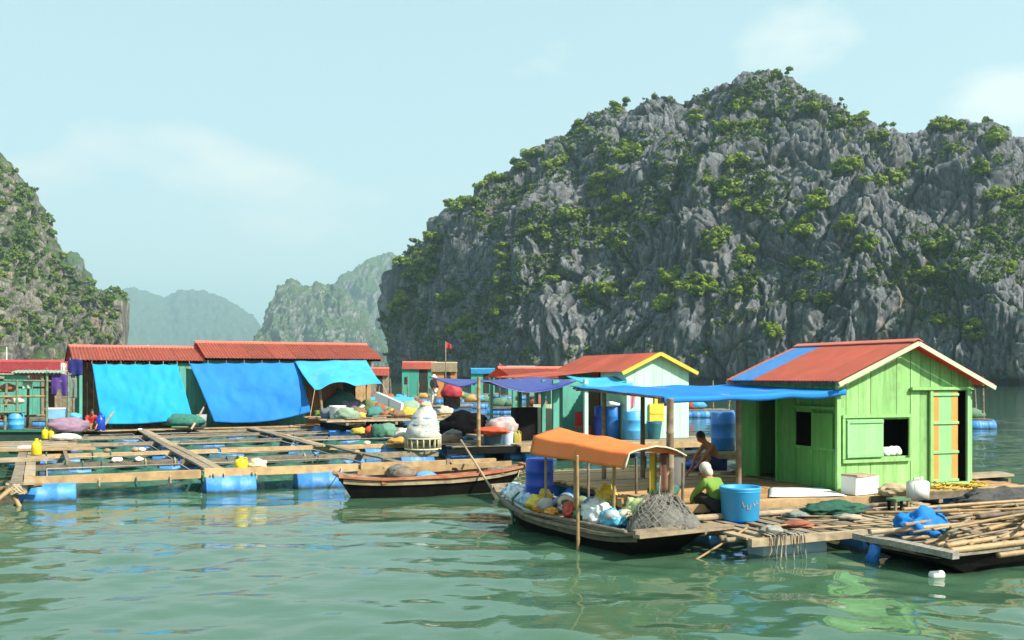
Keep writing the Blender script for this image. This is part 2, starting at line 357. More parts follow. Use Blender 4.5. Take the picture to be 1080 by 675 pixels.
karst('forested_hill', [(60, 396), (100, 330), (122, 306), (140, 303), (158, 308), (173, 315), (190, 306), (210, 306), (232, 313), (250, 322), (266, 334), (280, 352), (300, 396)],
      [(60, 4700), (300, 4700)], [(60, 4900), (180, 5300), (300, 4900)], M_FAR, 140, 80, amp=2.4, seed=531.0, label='pale blue forested hills farthest away in the gap', notch=False, flute=0.8, back=500)

# ------------------------------------------------------------------ shrubs on the cliffs
def leaf_mat(name, a, b_):
    m, n, l, b = newmat(name)
    oi = n.new('ShaderNodeObjectInfo'); geo = n.new('ShaderNodeNewGeometry')
    tcn = n.new('ShaderNodeTexCoord'); t = N(n, 'ShaderNodeTexNoise', Scale=0.9, Detail=3.0); l.new(tcn.outputs['Object'], t.inputs['Vector'])
    f = N(n, 'ShaderNodeMath', operation='MULTIPLY_ADD'); l.new(geo.outputs['Random Per Island'], f.inputs[0]); f.inputs[1].default_value = 0.5; l.new(t.outputs['Fac'], f.inputs[2])
    f2 = N(n, 'ShaderNodeMath', operation='MULTIPLY_ADD'); l.new(oi.outputs['Random'], f2.inputs[0]); f2.inputs[1].default_value = 0.5; l.new(f.outputs[0], f2.inputs[2])
    c = mixc(n, l, ramp(n, l, f2.outputs[0], (0.55, 0.0), (1.25, 1.0)), a, b_)
    l.new(c, b.inputs['Base Color']); b.inputs['Roughness'].default_value = 0.6; b.inputs['Specular IOR Level'].default_value = 0.2
    tr = n.new('ShaderNodeBsdfTranslucent'); l.new(c, tr.inputs['Color'])
    ms = n.new('ShaderNodeMixShader'); ms.inputs[0].default_value = 0.25
    l.new(b.outputs[0], ms.inputs[1]); l.new(tr.outputs[0], ms.inputs[2]); l.new(ms.outputs[0], n['Material Output'].inputs['Surface'])
    return m
M_LEAF = leaf_mat('shrub_leaves', (0.024, 0.060, 0.010), (0.185, 0.250, 0.024))
M_LEAF_D = leaf_mat('scrub_leaves', (0.016, 0.042, 0.010), (0.105, 0.165, 0.022))
M_BARK = pm('shrub_bark', (0.12, 0.09, 0.06), scale=8, rough=0.9)

def leaf_cloud(rng, nl, size, lumps=9, flat=0.7):
    """unit crown: leaf-clump quads spread through several uneven lobes"""
    c = np.clip(rng.normal(size=(lumps, 3)), -1.5, 1.5) * [0.42, 0.42, 0.22 * flat + 0.08]; r = rng.uniform(0.22, 0.5, lumps)
    k = rng.integers(0, lumps, nl); d = rng.normal(size=(nl, 3)); d /= np.linalg.norm(d, axis=1)[:, None]
    p = c[k] + d * (r[k] * rng.uniform(0.45, 1.05, nl) ** 0.6)[:, None] * [1, 1, 0.8]
    a = rng.normal(size=(nl, 3)); a = a - (a * d).sum(1)[:, None] * d * 0.5; a /= np.linalg.norm(a, axis=1)[:, None]
    b = np.cross(d, a); b /= np.linalg.norm(b, axis=1)[:, None] + 1e-6
    s = size * rng.uniform(0.6, 1.4, nl)[:, None]
    v = np.stack([p - a * s, p - b * s * 0.7, p + a * s, p + b * s * 0.7], 1).reshape(-1, 3)
    v[:, 2] += 0.35
    return v, np.arange(nl * 4).reshape(-1, 4)

bvh = BVHTree.FromPolygons([tuple(x) for x in cv], [tuple(x) for x in cq])
bvhL = BVHTree.FromPolygons([tuple(x) for x in lv], [tuple(x) for x in lq])
def hit(px, py, tree=bvh):
    d = Vector(((px - 540) / F, 1, (HZ - py) / F)).normalized()
    return tree.ray_cast(Vector((0, 0, CAM_H)), d)[:2]

PROTO = []
_r = np.random.default_rng(21)
for k in range(8):
    v, q = leaf_cloud(_r, 620, 0.135, 7 + k % 5)
    me = mesh_np('shrub_crown', v, q); me.materials.append(M_LEAF); PROTO.append(me)
def stem_mesh():
    bm = bmesh.new()
    bmesh.ops.create_cone(bm, cap_ends=True, segments=6, radius1=0.07, radius2=0.03, depth=1.1, matrix=Matrix.Translation((0, 0, -0.1)))
    me = bpy.data.meshes.new('trunk'); bm.to_mesh(me); bm.free(); me.materials.append(M_BARK); return me
STEM = stem_mesh()
def shrub(p, r, label, group, sz=0.85):
    o = thing('cliff_shrub', label, 'shrub', p, random.uniform(0, 6.28), group)
    o.scale = (r, r, r * sz * random.uniform(0.8, 1.15))
    link('crown', random.choice(PROTO), None, o); link('trunk', STEM, None, o)
    return o
# pixel clusters where the photograph shows bushes: x, y, half-width, half-height, count
CL = [(687, 97, 16, 6, 9), (652, 115, 10, 5, 4), (617, 135, 9, 6, 4), (657, 157, 14, 8, 6), (672, 169, 12, 6, 5), (591, 175, 14, 9, 6), (640, 188, 14, 10, 7), (622, 205, 14, 10, 8), (601, 226, 15, 9, 7),
      (571, 246, 12, 7, 4), (652, 221, 12, 9, 6), (647, 256, 13, 12, 7), (697, 231, 9, 6, 3), (579, 302, 9, 7, 3), (655, 305, 20, 13, 10), (620, 312, 10, 12, 5), (722, 297, 24, 9, 10), (705, 322, 12, 7, 4),
      (753, 191, 12, 8, 5), (763, 203, 12, 10, 6), (758, 251, 14, 12, 8), (793, 217, 13, 11, 7), (737, 123, 9, 6, 4), (760, 135, 8, 5, 3), (777, 171, 9, 7, 4), (737, 171, 9, 7, 4), (521, 198, 14, 10, 6),
      (490, 220, 14, 8, 6), (455, 262, 16, 12, 9), (445, 287, 16, 12, 9), (430, 280, 7, 12, 5), (420, 318, 5, 18, 5), (475, 312, 10, 8, 5), (490, 344, 14, 6, 5), (531, 280, 5, 20, 7), (525, 325, 5, 14, 5), (500, 357, 12, 5, 4),
      (797, 74, 11, 4, 5), (767, 83, 8, 5, 4), (821, 78, 7, 4, 3), (783, 113, 10, 5, 4), (802, 133, 15, 6, 6), (747, 263, 10, 8, 4), (739, 302, 14, 9, 6), (791, 305, 9, 7, 4), (786, 277, 8, 9, 4),
      (857, 216, 15, 12, 9), (851, 242, 18, 10, 9), (890, 240, 12, 6, 5), (912, 262, 12, 8, 6), (851, 278, 14, 6, 5), (862, 316, 18, 8, 8), (815, 347, 13, 7, 6), (897, 174, 16, 8, 8), (928, 188, 22, 8, 9),
      (895, 129, 12, 6, 5), (851, 115, 7, 5, 3), (931, 145, 8, 6, 3), (988, 261, 16, 8, 7), (977, 287, 8, 6, 3), (1024, 349, 10, 8, 4), (1060, 283, 6, 6, 2), (988, 340, 7, 5, 2), (999, 136, 16, 5, 7),
      (1049, 145, 9, 8, 5), (1008, 162, 11, 7, 5), (1032, 174, 9, 10, 5), (1062, 206, 18, 7, 8), (961, 173, 8, 5, 3), (1070, 215, 10, 5, 4), (545, 178, 10, 6, 4), (560, 165, 8, 5, 3)]
shr = []
for (cx, cy, rx, ry, nn_) in CL:
    for k in range(nn_):
        a = random.uniform(0, 6.28); rr = math.sqrt(random.random())
        p, nrm = hit(cx + rx * rr * math.cos(a), cy + ry * rr * math.sin(a))
        if p is not None: shr.append((p, random.uniform(1.7, 4.2) * (p.y / 330)))
shr.sort(key=lambda t: -t[1] / t[0].y)
for p, r in shr[:300]:
    px = 540 + p.x / p.y * F
    sky_y = np.interp(px, [q[0] for q in SIL_MAIN], [q[1] for q in SIL_MAIN]); py = HZ - (p.z - CAM_H) / p.y * F
    part = 'left shoulder' if px < 500 else 'left face' if px < 610 else 'centre face' if px < 720 else 'face below the peak' if px < 850 else 'right face' if px < 970 else 'far right wall'
    lev = 'on the skyline' if py < sky_y + 12 else 'high up' if py < 200 else 'halfway up' if py < 290 else 'low down'
    shrub(p + Vector((0, -0.4, -0.1)), r, '%s green shrub %s on the %s of the large cliff' % ('big' if r > 3.1 * p.y / 330 else 'smaller', lev, part), 'shrubs on the large cliff')
_y = 136
while hit(942, _y)[0] is None: _y += 2
o = shrub(hit(942, _y)[0] + Vector((0, 0, 1.2)), 1.4, 'lone small round tree standing on the saddle of the large cliff skyline', None, 1.1)
# the uncountable rest: small scrub as one mass, denser on gentler rock
def scrub(tree, name, label, box, n, r0, r1, thr, seed, minz=6.0, leaves=46):
    rng = np.random.default_rng(seed); V, Q, base = [], [], 0
    px = rng.uniform(box[0], box[2], n * 6); py = rng.uniform(box[1], box[3], n * 6); got = 0
    for a, b in zip(px, py):
        p, nr = hit(a, b, tree)
        if p is None or p.z < minz: continue
        f = noise3(np.array([[p.x * 0.028, p.y * 0.028, p.z * 0.05]]) + seed)[0] + 0.5 * nr.z * (1 if nr.z > 0 else -1)
        if f < thr - (0.22 if a < 560 else 0.10 if b < 150 else -0.16 if b > 300 else 0.0) + rng.normal() * 0.12: continue
        v, q = leaf_cloud(rng, leaves, 0.24, 4); r = rng.uniform(r0, r1) * p.y / 330
        V.append(v * r + np.array(p)); Q.append(q + base); base += len(v); got += 1
        if got >= n: break
    me = mesh_np(name, np.concatenate(V), np.concatenate(Q)); me.materials.append(M_LEAF_D)
    return tag(link(name, me), label, 'shrub', kind='stuff')
scrub(bvh, 'cliff_scrub', 'small scattered scrub covering ledges of the large cliff', (400, 70, 1080, 380), 3000, 0.6, 2.1, 0.36, 5)
scrub(bvhL, 'cliff_scrub', 'small green scrub covering the left limestone hill', (-20, 160, 134, 365), 330, 0.9, 2.6, 0.20, 9)
for k in range(70):
    p, nr = hit(random.uniform(0, 131), random.uniform(172, 362), bvhL)
    if p is not None and p.z > 8: shrub(p + Vector((0, -0.4, 0)), random.uniform(1.2, 2.6) * p.y / 400, 'green shrub %s on the limestone hill at the left edge' % ('high' if p.z > 60 else 'halfway up' if p.z > 30 else 'low'), 'shrubs on the left hill')

# ------------------------------------------------------------------ sea haze
def build_haze():
    bm = bmesh.new(); bmesh.ops.create_cube(bm, size=1.0)
    bmesh.ops.scale(bm, vec=(19000, 9800, 620), verts=bm.verts); bmesh.ops.translate(bm, vec=(0, 4400, 620 / 2 - 5.0), verts=bm.verts)
    me = bpy.data.meshes.new('haze'); bm.to_mesh(me); bm.free()
    m = bpy.data.materials.new('sea_haze'); m.use_nodes = True; n, l = m.node_tree.nodes, m.node_tree.links; n.clear()
    out = n.new('ShaderNodeOutputMaterial'); pv = n.new('ShaderNodeVolumePrincipled')
    pv.inputs['Color'].default_value = (0.60, 0.90, 1.0, 1); pv.inputs['Density'].default_value = 0.00021; pv.inputs['Anisotropy'].default_value = 0.2
    l.new(pv.outputs[0], out.inputs['Volume']); me.materials.append(m)
    tag(link('haze', me), 'pale bluish sea haze filling the bay', 'haze', kind='stuff')
build_haze()

# ================================================================== shape helpers
def newbm(): return bmesh.new()
def fin(name, bm, mat, parent=None, smooth=False, label=None):
    me = bpy.data.meshes.new(name)
    bmesh.ops.recalc_face_normals(bm, faces=bm.faces[:])
    bm.to_mesh(me); bm.free()
    o = link(name, me, mat, parent, smooth)
    if label: o['label'] = label
    return o
def rotm(a, b):
    """basis with Z along a->b"""
    d = (b - a).normalized(); up = Vector((0, 0, 1)) if abs(d.z) < 0.95 else Vector((0, 1, 0))
    x = up.cross(d).normalized(); y = d.cross(x)
    return Matrix((x, y, d)).transposed()
def box(bm, c, s, rz=0.0, jit=0.0, rot=None):
    m = Matrix.Translation(c) @ (rot.to_4x4() if rot is not None else Matrix.Rotation(rz, 4, 'Z')) @ Matrix.Diagonal((*s, 1))
    r = bmesh.ops.create_cube(bm, size=1.0, matrix=m)
    if jit:
        for v in r['verts']: v.co += Vector((random.uniform(-jit, jit), random.uniform(-jit, jit), random.uniform(-jit, jit)))
    return bm
def beam(bm, a, b, w, h, jit=0.006, seg=1):
    """sawn timber from a to b, w across, h high"""
    a, b = Vector(a), Vector(b); R = rotm(a, b); L = (b - a).length
    prev = None
    for k in range(seg + 1):
        t = k / seg; c = a.lerp(b, t)
        ring = []
        for sx, sy in ((-1, -1), (1, -1), (1, 1), (-1, 1)):
            o = R @ Vector((sx * w / 2 + random.uniform(-jit, jit), sy * h / 2 + random.uniform(-jit, jit), 0))
            ring.append(bm.verts.new(c + o))
        if prev:
            for q in range(4): bm.faces.new((prev[q], prev[(q + 1) % 4], ring[(q + 1) % 4], ring[q]))
        else: bm.faces.new(ring[::-1])
        prev = ring
    bm.faces.new(prev); return bm
def pole(bm, pts, rad, seg=7, jit=0.0):
    """tapered round pole or rope along points"""
    pts = [Vector(p) for p in pts]; n = len(pts)
    if not hasattr(rad, '__len__'): rad = [rad] * n
    prev = None
    for k in range(n):
        a = pts[max(k - 1, 0)]; b = pts[min(k + 1, n - 1)]
        R = rotm(a, b); ring = []
        for q in range(seg):
            t = 2 * math.pi * q / seg
            ring.append(bm.verts.new(pts[k] + R @ Vector((math.cos(t), math.sin(t), 0)) * (rad[k] + random.uniform(-jit, jit))))
        if prev:
            for q in range(seg): bm.faces.new((prev[q], prev[(q + 1) % seg], ring[(q + 1) % seg], ring[q]))
        else: bm.faces.new(ring[::-1])
        prev = ring
    bm.faces.new(prev); return bm
def bamboo(bm, a, b, r0, r1, bend=0.02, nodes=None):
    """culm with swollen nodes and a slight bow"""
    a, b = Vector(a), Vector(b); L = (b - a).length; nn = nodes or max(2, int(L / 0.32))
    side = (b - a).cross(Vector((0, 0, 1)) if abs((b - a).normalized().z) < .9 else Vector((1, 0, 0))).normalized()
    sg = random.choice((-1, 1)); pts, rad = [], []
    for k in range(nn + 1):
        t = k / nn; r = r0 + (r1 - r0) * t; off = side * (bend * L * sg * math.sin(math.pi * t))
        for dt, m in ((-0.02, 1.0), (0.0, 1.14), (0.02, 1.0)):
            tt = min(max(t + dt / max(L, .5), 0), 1)
            if pts and (a.lerp(b, tt) + off - pts[-1]).length < 1e-4: continue
            pts.append(a.lerp(b, tt) + off); rad.append(r * m)
    return pole(bm, pts, rad, 7)
def lathe(bm, prof, seg=20, c=(0, 0, 0), R=None, cap=True):
    c = Vector(c); prev = None; first = None
    for r, z in prof:
        ring = []
        for q in range(seg):
            t = 2 * math.pi * q / seg; p = Vector((r * math.cos(t), r * math.sin(t), z))
            ring.append(bm.verts.new(c + (R @ p if R is not None else p)))
        if prev:
            for q in range(seg): bm.faces.new((prev[q], prev[(q + 1) % seg], ring[(q + 1) % seg], ring[q]))
        else: first = ring
        prev = ring
    if cap: bm.faces.new(first[::-1]); bm.faces.new(prev)
    return bm
def prism(bm, poly, f):
    """solid between two copies of poly; f(x, y, side) places the corners, side 0 or 1"""
    a = [bm.verts.new(f(x, y, 0)) for x, y in poly]; b = [bm.verts.new(f(x, y, 1)) for x, y in poly]; n = len(poly)
    bm.faces.new(a[::-1]); bm.faces.new(b)
    for k in range(n): bm.faces.new((a[k], a[(k + 1) % n], b[(k + 1) % n], b[k]))
    return bm
def lump(bm, c, r, seed=0, amp=0.25, sub=3, freq=1.6, floor=None, rz=0.0):
    """sack, bundle or heap: displaced ball with folds, flattened where it rests"""
    m = Matrix.Identity(4); res = bmesh.ops.create_icosphere(bm, subdivisions=sub, radius=1.0)
    vs = res['verts']; co = np.array([v.co[:] for v in vs])
    d = fbm(co * freq + seed * 7.7, 3) * amp + ridged(co * freq * 1.7 + seed * 3.1, 3, gain=0.6) * amp * 0.42
    ca, sa = math.cos(rz), math.sin(rz)
    for v, o, k in zip(vs, co, d):
        p = o * (1 + k) * np.array(r); z = p[2]
        if floor is not None and z < -r[2] * floor: z = -r[2] * floor + (z + r[2] * floor) * 0.12
        v.co = Vector((c[0] + p[0] * ca - p[1] * sa, c[1] + p[0] * sa + p[1] * ca, c[2] + z))
    return bm
def cloth(bm, fn, nu, nv, th=0.012):
    """sheet fn(u, v) -> point, with real thickness"""
    g = [[bm.verts.new(fn(i / nu, j / nv)) for j in range(nv + 1)] for i in range(nu + 1)]
    fs = [bm.faces.new((g[i][j], g[i + 1][j], g[i + 1][j + 1], g[i][j + 1])) for i in range(nu) for j in range(nv)]
    bmesh.ops.recalc_face_normals(bm, faces=fs)
    bmesh.ops.solidify(bm, geom=fs, thickness=th)
    return bm
def wob(x, y, s=1.0, k=0.0):
    return float(noise3(np.array([[x * s + k, y * s + 3.3, k * 1.7]]))[0])
def corrug(bm, a, b, c, d, waves, amp=0.018, th=0.006):
    """corrugated sheet a-b (eave) to d-c (ridge); ribs run from eave to ridge"""
    a, b, c, d = map(Vector, (a, b, c, d)); nrm = (b - a).cross(d - a).normalized(); n = waves * 4
    rows = []
    for t in (0.0, 0.5, 1.0):
        sag = -0.01 if t == 0.5 else 0.0
        rows.append([bm.verts.new(a.lerp(d, t).lerp(b.lerp(c, t), k / n) + nrm * (amp * math.sin(2 * math.pi * k / 4) + sag)) for k in range(n + 1)])
    fs = [bm.faces.new((rows[j][k], rows[j][k + 1], rows[j + 1][k + 1], rows[j + 1][k])) for j in range(2) for k in range(n)]
    bmesh.ops.solidify(bm, geom=fs, thickness=th); return bm

# ------------------------------------------------------------------ shared materials
W_GREY = pm('weathered_timber', (0.27, 0.215, 0.15), (0.115, 0.088, 0.062), scale=5, stretch=(1, 1, 1), rough=0.85, bump=0.5, dirt=0.5, dscale=3, var=0.3)
W_TAN = pm('fresh_sawn_timber', (0.50, 0.33, 0.16), (0.30, 0.19, 0.09), scale=4, rough=0.75, bump=0.35, dirt=0.45, dscale=2.5, var=0.2)
W_DECK = pm('sunlit_deck_board', (0.50, 0.28, 0.11), (0.30, 0.165, 0.07), scale=4, rough=0.75, bump=0.35, dirt=0.4, dscale=2.5, var=0.2)  # deck wood with the warmth of sunlight mixed into its colour
W_PALE = pm('bleached_plank', (0.40, 0.315, 0.20), (0.20, 0.15, 0.095), scale=5, rough=0.85, bump=0.4, dirt=0.45, dscale=3, var=0.2)
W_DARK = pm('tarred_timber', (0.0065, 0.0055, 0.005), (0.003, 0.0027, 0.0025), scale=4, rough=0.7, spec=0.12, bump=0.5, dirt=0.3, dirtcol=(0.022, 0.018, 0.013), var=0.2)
BAMB = pm('bamboo_culm', (0.34, 0.225, 0.10), (0.17, 0.11, 0.05), scale=5, rough=0.55, bump=0.2, dirt=0.55, dirtcol=(0.16, 0.075, 0.03), dscale=5, var=0.28)
BAMB_P = pm('pale_bamboo_culm', (0.40, 0.29, 0.15), (0.21, 0.14, 0.07), scale=6, rough=0.5, bump=0.2, dirt=0.8, dirtcol=(0.24, 0.10, 0.03), dscale=6, var=0.2)
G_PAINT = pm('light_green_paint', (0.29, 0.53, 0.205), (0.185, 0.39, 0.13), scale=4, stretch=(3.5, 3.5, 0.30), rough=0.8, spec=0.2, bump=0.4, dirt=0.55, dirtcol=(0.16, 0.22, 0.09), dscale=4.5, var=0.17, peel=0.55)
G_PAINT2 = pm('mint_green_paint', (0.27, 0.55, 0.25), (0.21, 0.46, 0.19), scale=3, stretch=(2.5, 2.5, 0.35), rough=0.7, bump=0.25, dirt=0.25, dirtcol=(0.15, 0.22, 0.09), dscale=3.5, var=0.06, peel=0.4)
G_SHADED = pm('shaded_green_paint', (0.12, 0.38, 0.085), (0.07, 0.27, 0.055), scale=3, stretch=(2.5, 2.5, 0.35), rough=0.7, bump=0.3, dirt=0.35, dirtcol=(0.07, 0.14, 0.04), dscale=3.5, var=0.12, peel=0.4)  # same green paint as the gable, with the side wall's shade in its colour
MINT = pm('pale_mint_paint', (0.44, 0.70, 0.53), (0.37, 0.62, 0.46), scale=3, stretch=(2, 2, .3), rough=0.7, bump=0.2, dirt=0.2, dirtcol=(0.3, 0.38, 0.26), var=0.05)
TEAL = pm('teal_paint', (0.10, 0.36, 0.27), (0.06, 0.26, 0.20), scale=3, stretch=(2, 2, .3), rough=0.7, bump=0.2, dirt=0.35, var=0.12)
ORANGE_W = pm('ochre_paint', (0.58, 0.30, 0.07), (0.48, 0.22, 0.05), scale=4, rough=0.7, dirt=0.3, var=0.08)
RED_R = pm('red_roof_sheet', (0.58, 0.15, 0.10), (0.47, 0.115, 0.075), scale=1.6, rough=0.55, bump=0.08, dirt=0.45, dirtcol=(0.30, 0.15, 0.11), dscale=1.8, var=0.09)
BLUE_R = pm('blue_roof_sheet', (0.09, 0.31, 0.66), (0.07, 0.25, 0.56), scale=1.6, rough=0.5, bump=0.08, dirt=0.3, dirtcol=(0.2, 0.3, 0.4), var=0.05)
CREAM = pm('cream_fascia', (0.62, 0.56, 0.42), scale=4, rough=0.7, dirt=0.3, var=0.08)
YELLOW = pm('yellow_paint', (0.74, 0.50, 0.05), (0.62, 0.40, 0.04), scale=4, rough=0.5, dirt=0.25, var=0.06)
T_CYAN = pm('cyan_tarpaulin', (0.015, 0.36, 0.66), (0.012, 0.29, 0.58), scale=0.7, rough=0.72, spec=0.2, bump=0.25, bscale=3, bdist=0.02, dirt=0.22, dirtcol=(0.10, 0.45, 0.66), dscale=1.3, var=0.03, transl=0.18)
T_BLUE = pm('blue_tarpaulin', (0.018, 0.22, 0.62), (0.015, 0.17, 0.52), scale=0.7, rough=0.72, spec=0.2, bump=0.25, bscale=3, bdist=0.02, dirt=0.25, dirtcol=(0.06, 0.30, 0.62), dscale=1.5, var=0.03, transl=0.15)
T_SKY = pm('faded_sky_blue_tarpaulin', (0.055, 0.40, 0.66), (0.04, 0.30, 0.56), scale=0.7, rough=0.72, spec=0.2, bump=0.3, bscale=3, bdist=0.02, dirt=0.3, dirtcol=(0.25, 0.52, 0.66), dscale=1.5, var=0.04, transl=0.15)
T_NAVY = pm('violet_blue_tarpaulin', (0.020, 0.022, 0.25), (0.014, 0.015, 0.18), scale=1.5, rough=0.33, spec=0.6, bump=0.3, bscale=3, bdist=0.04, dirt=0.2, dirtcol=(0.15, 0.15, 0.5), var=0.04)
T_ORANGE = pm('orange_tarpaulin', (0.88, 0.20, 0.025), (0.80, 0.155, 0.02), scale=1.5, rough=0.5, bump=0.35, bscale=4, bdist=0.03, dirt=0.15, dirtcol=(0.66, 0.24, 0.06), dscale=2, var=0.02, transl=0.08)
DRUM_B = pm('blue_plastic', (0.03, 0.20, 0.58), (0.022, 0.15, 0.48), scale=2, rough=0.38, bump=0.05, dirt=0.3, dirtcol=(0.28, 0.36, 0.42), dscale=2.5, var=0.12)
DRUM_L = pm('light_blue_plastic', (0.06, 0.36, 0.66), (0.05, 0.28, 0.55), scale=2, rough=0.4, bump=0.05, dirt=0.3, dirtcol=(0.3, 0.42, 0.48), dscale=2.5, var=0.08)
DRUM_D = pm('deep_blue_plastic', (0.012, 0.055, 0.42), (0.01, 0.04, 0.32), scale=2, rough=0.35, bump=0.05, dirt=0.2, dirtcol=(0.1, 0.14, 0.3), var=0.08)
WHITE = pm('white_plastic', (0.72, 0.72, 0.68), (0.60, 0.60, 0.55), scale=4, rough=0.5, bump=0.08, dirt=0.3, dirtcol=(0.40, 0.36, 0.28), dscale=4, var=0.05)
FOAM = pm('white_foam', (0.82, 0.80, 0.77), (0.72, 0.70, 0.66), scale=8, rough=0.85, bump=0.2, dirt=0.3, dirtcol=(0.5, 0.42, 0.32), dscale=4, var=0.03)
ROPE = pm('hemp_rope', (0.48, 0.40, 0.28), (0.28, 0.22, 0.14), scale=20, rough=0.9, bump=0.5, dirt=0.3, var=0.15)
ROPE_G = pm('grey_rope', (0.36, 0.36, 0.31), (0.2, 0.2, 0.17), scale=20, rough=0.9, bump=0.5, dirt=0.3, var=0.15)
NET_T = pm('teal_fish_net', (0.035, 0.17, 0.125), (0.015, 0.085, 0.07), scale=9, rough=0.9, bump=0.6, dirt=0.5, dirtcol=(0.11, 0.13, 0.07), dscale=3, var=0.2)
def net_see_through(name, col, lo=0.30, hi=0.85):
    m, n, l, b = newmat(name); tcn = n.new('ShaderNodeTexCoord')
    t = N(n, 'ShaderNodeTexNoise', Scale=2.2, Detail=5.0, Roughness=0.6); l.new(tcn.outputs['Object'], t.inputs['Vector'])
    c = mixc(n, l, ramp(n, l, t.outputs['Fac'], (0.35, 0.0), (0.65, 1.0)), tuple(x * 0.4 for x in col), col); l.new(c, b.inputs['Base Color']); b.inputs['Roughness'].default_value = 0.9
    l.new(ramp(n, l, t.outputs['Fac'], (0.35, lo), (0.65, hi)), b.inputs['Alpha']); return m
NET_P = net_see_through('hanging_pen_net', (0.035, 0.15, 0.115))
NET_K = pm('black_net', (0.008, 0.008, 0.009), (0.003, 0.003, 0.0035), scale=12, rough=0.95, spec=0.05, bump=0.8, dirt=0.0, var=0.1)
NET_G = pm('grey_net', (0.22, 0.21, 0.18), (0.075, 0.075, 0.07), scale=16, rough=0.95, bump=0.9, bdist=0.02, dirt=0.5, dirtcol=(0.10, 0.10, 0.09), dscale=5, var=0.1)
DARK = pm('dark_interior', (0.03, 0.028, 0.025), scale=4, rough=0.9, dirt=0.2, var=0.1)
def flat(name, col, rough=0.6, **kw):
    kw.setdefault('dirt', 0.25); kw.setdefault('bump', 0.45); kw.setdefault('bdist', 0.02); kw.setdefault('var', 0.06)
    return pm(name, col, rough=rough, **kw)

def waterline(m, z0=0.02, z1=0.10, col=(0.045, 0.060, 0.030)):
    """algae and slime on floats, up to just above the water"""
    n, l = m.node_tree.nodes, m.node_tree.links; b = n['Principled BSDF']; src = b.inputs['Base Color'].links[0].from_socket
    g = n.new('ShaderNodeNewGeometry'); s = n.new('ShaderNodeSeparateXYZ'); l.new(g.outputs['Position'], s.inputs[0])
    t = N(n, 'ShaderNodeTexNoise', Scale=7.0, Detail=4.0); l.new(g.outputs['Position'], t.inputs['Vector'])
    a = N(n, 'ShaderNodeMath', operation='MULTIPLY_ADD'); l.new(t.outputs['Fac'], a.inputs[0]); a.inputs[1].default_value = -0.16; l.new(s.outputs['Z'], a.inputs[2])
    r = N(n, 'ShaderNodeMapRange'); l.new(a.outputs[0], r.inputs['Value']); r.inputs['From Min'].default_value = z0 - 0.08; r.inputs['From Max'].default_value = z1 - 0.08
    r.inputs['To Min'].default_value = 0.9; r.inputs['To Max'].default_value = 0.0
    l.new(mixc(n, l, r.outputs[0], src, col), b.inputs['Base Color'])
FLOAT_B = pm('weathered_blue_float', (0.04, 0.23, 0.58), (0.026, 0.155, 0.46), scale=2, rough=0.5, bump=0.1, dirt=0.5, dirtcol=(0.26, 0.34, 0.38), dscale=3.5, var=0.22); waterline(FLOAT_B)
class Frame:
    """local axes laid on the water: x along, y back, z up"""
    def __init__(s, ox, oy, oz, deg):
        s.o = Vector((ox, oy, oz)); s.a = math.radians(deg); s.c, s.s = math.cos(s.a), math.sin(s.a)
    def w(s, x, y, z=0.0): return s.o + Vector((x * s.c - y * s.s, x * s.s + y * s.c, z))
    def l(s, p): d = Vector(p) - s.o; return Vector((d.x * s.c + d.y * s.s, -d.x * s.s + d.y * s.c, d.z))
    def front(s, px, py, y=0.0):
        """pixel -> (x, z) on the local plane y = const"""
        k = (px - 540) / F; ox, oy = s.o.x - y * s.s, s.o.y + y * s.c
        x = (ox - k * oy) / (k * s.s - s.c); Y = oy + x * s.s
        return x, CAM_H - (py - HZ) / F * Y - s.o.z
    def side(s, px, py, x=0.0):
        """pixel -> (y, z) on the local plane x = const"""
        k = (px - 540) / F; ox, oy = s.o.x + x * s.c, s.o.y + x * s.s
        y = (ox - k * oy) / (k * s.c + s.s); Y = oy + y * s.c
        return y, CAM_H - (py - HZ) / F * Y - s.o.z
    def g(s, px, py, z):
        """pixel on the plane at world height z -> local point"""
        return s.l(P(px, py, z))
    def thing(s, name, label, cat, x=0, y=0, z=0, rz=0.0, group=None):
        return thing(name, label, cat, s.w(x, y, z), s.a + rz, group)

def drum_mesh(L=0.9, R=0.29, mat=DRUM_B, seg=22, name='drum', top=True):
    bm = newbm(); h = L / 2
    prof = [(R * .86, -h + .02), (R * .93, -h), (R, -h + .025), (R * 1.0, -h * .42), (R * 1.05, -h * .36), (R * 1.0, -h * .30), (R * 1.0, h * .30), (R * 1.05, h * .36), (R * 1.0, h * .42), (R, h - .025), (R * .93, h), (R * .86, h - .02)]
    lathe(bm, prof, seg)
    me = bpy.data.meshes.new(name); bmesh.ops.recalc_face_normals(bm, faces=bm.faces[:]); bm.to_mesh(me); bm.free(); me.materials.append(mat)
    me.polygons.foreach_set('use_smooth', [len(p.vertices) == 4 for p in me.polygons]); return me
ME_DRUM = drum_mesh(1.12, 0.30, FLOAT_B, name='float_drum')
def put_float(parent, x, y, z, along='x', me=None, jig=0.05):
    o = link('float_drum', me or ME_DRUM, None, parent)
    o.location = (x, y, z); o.rotation_euler = (0, math.pi / 2, (0 if along == 'x' else math.pi / 2) + random.uniform(-jig, jig)); return o

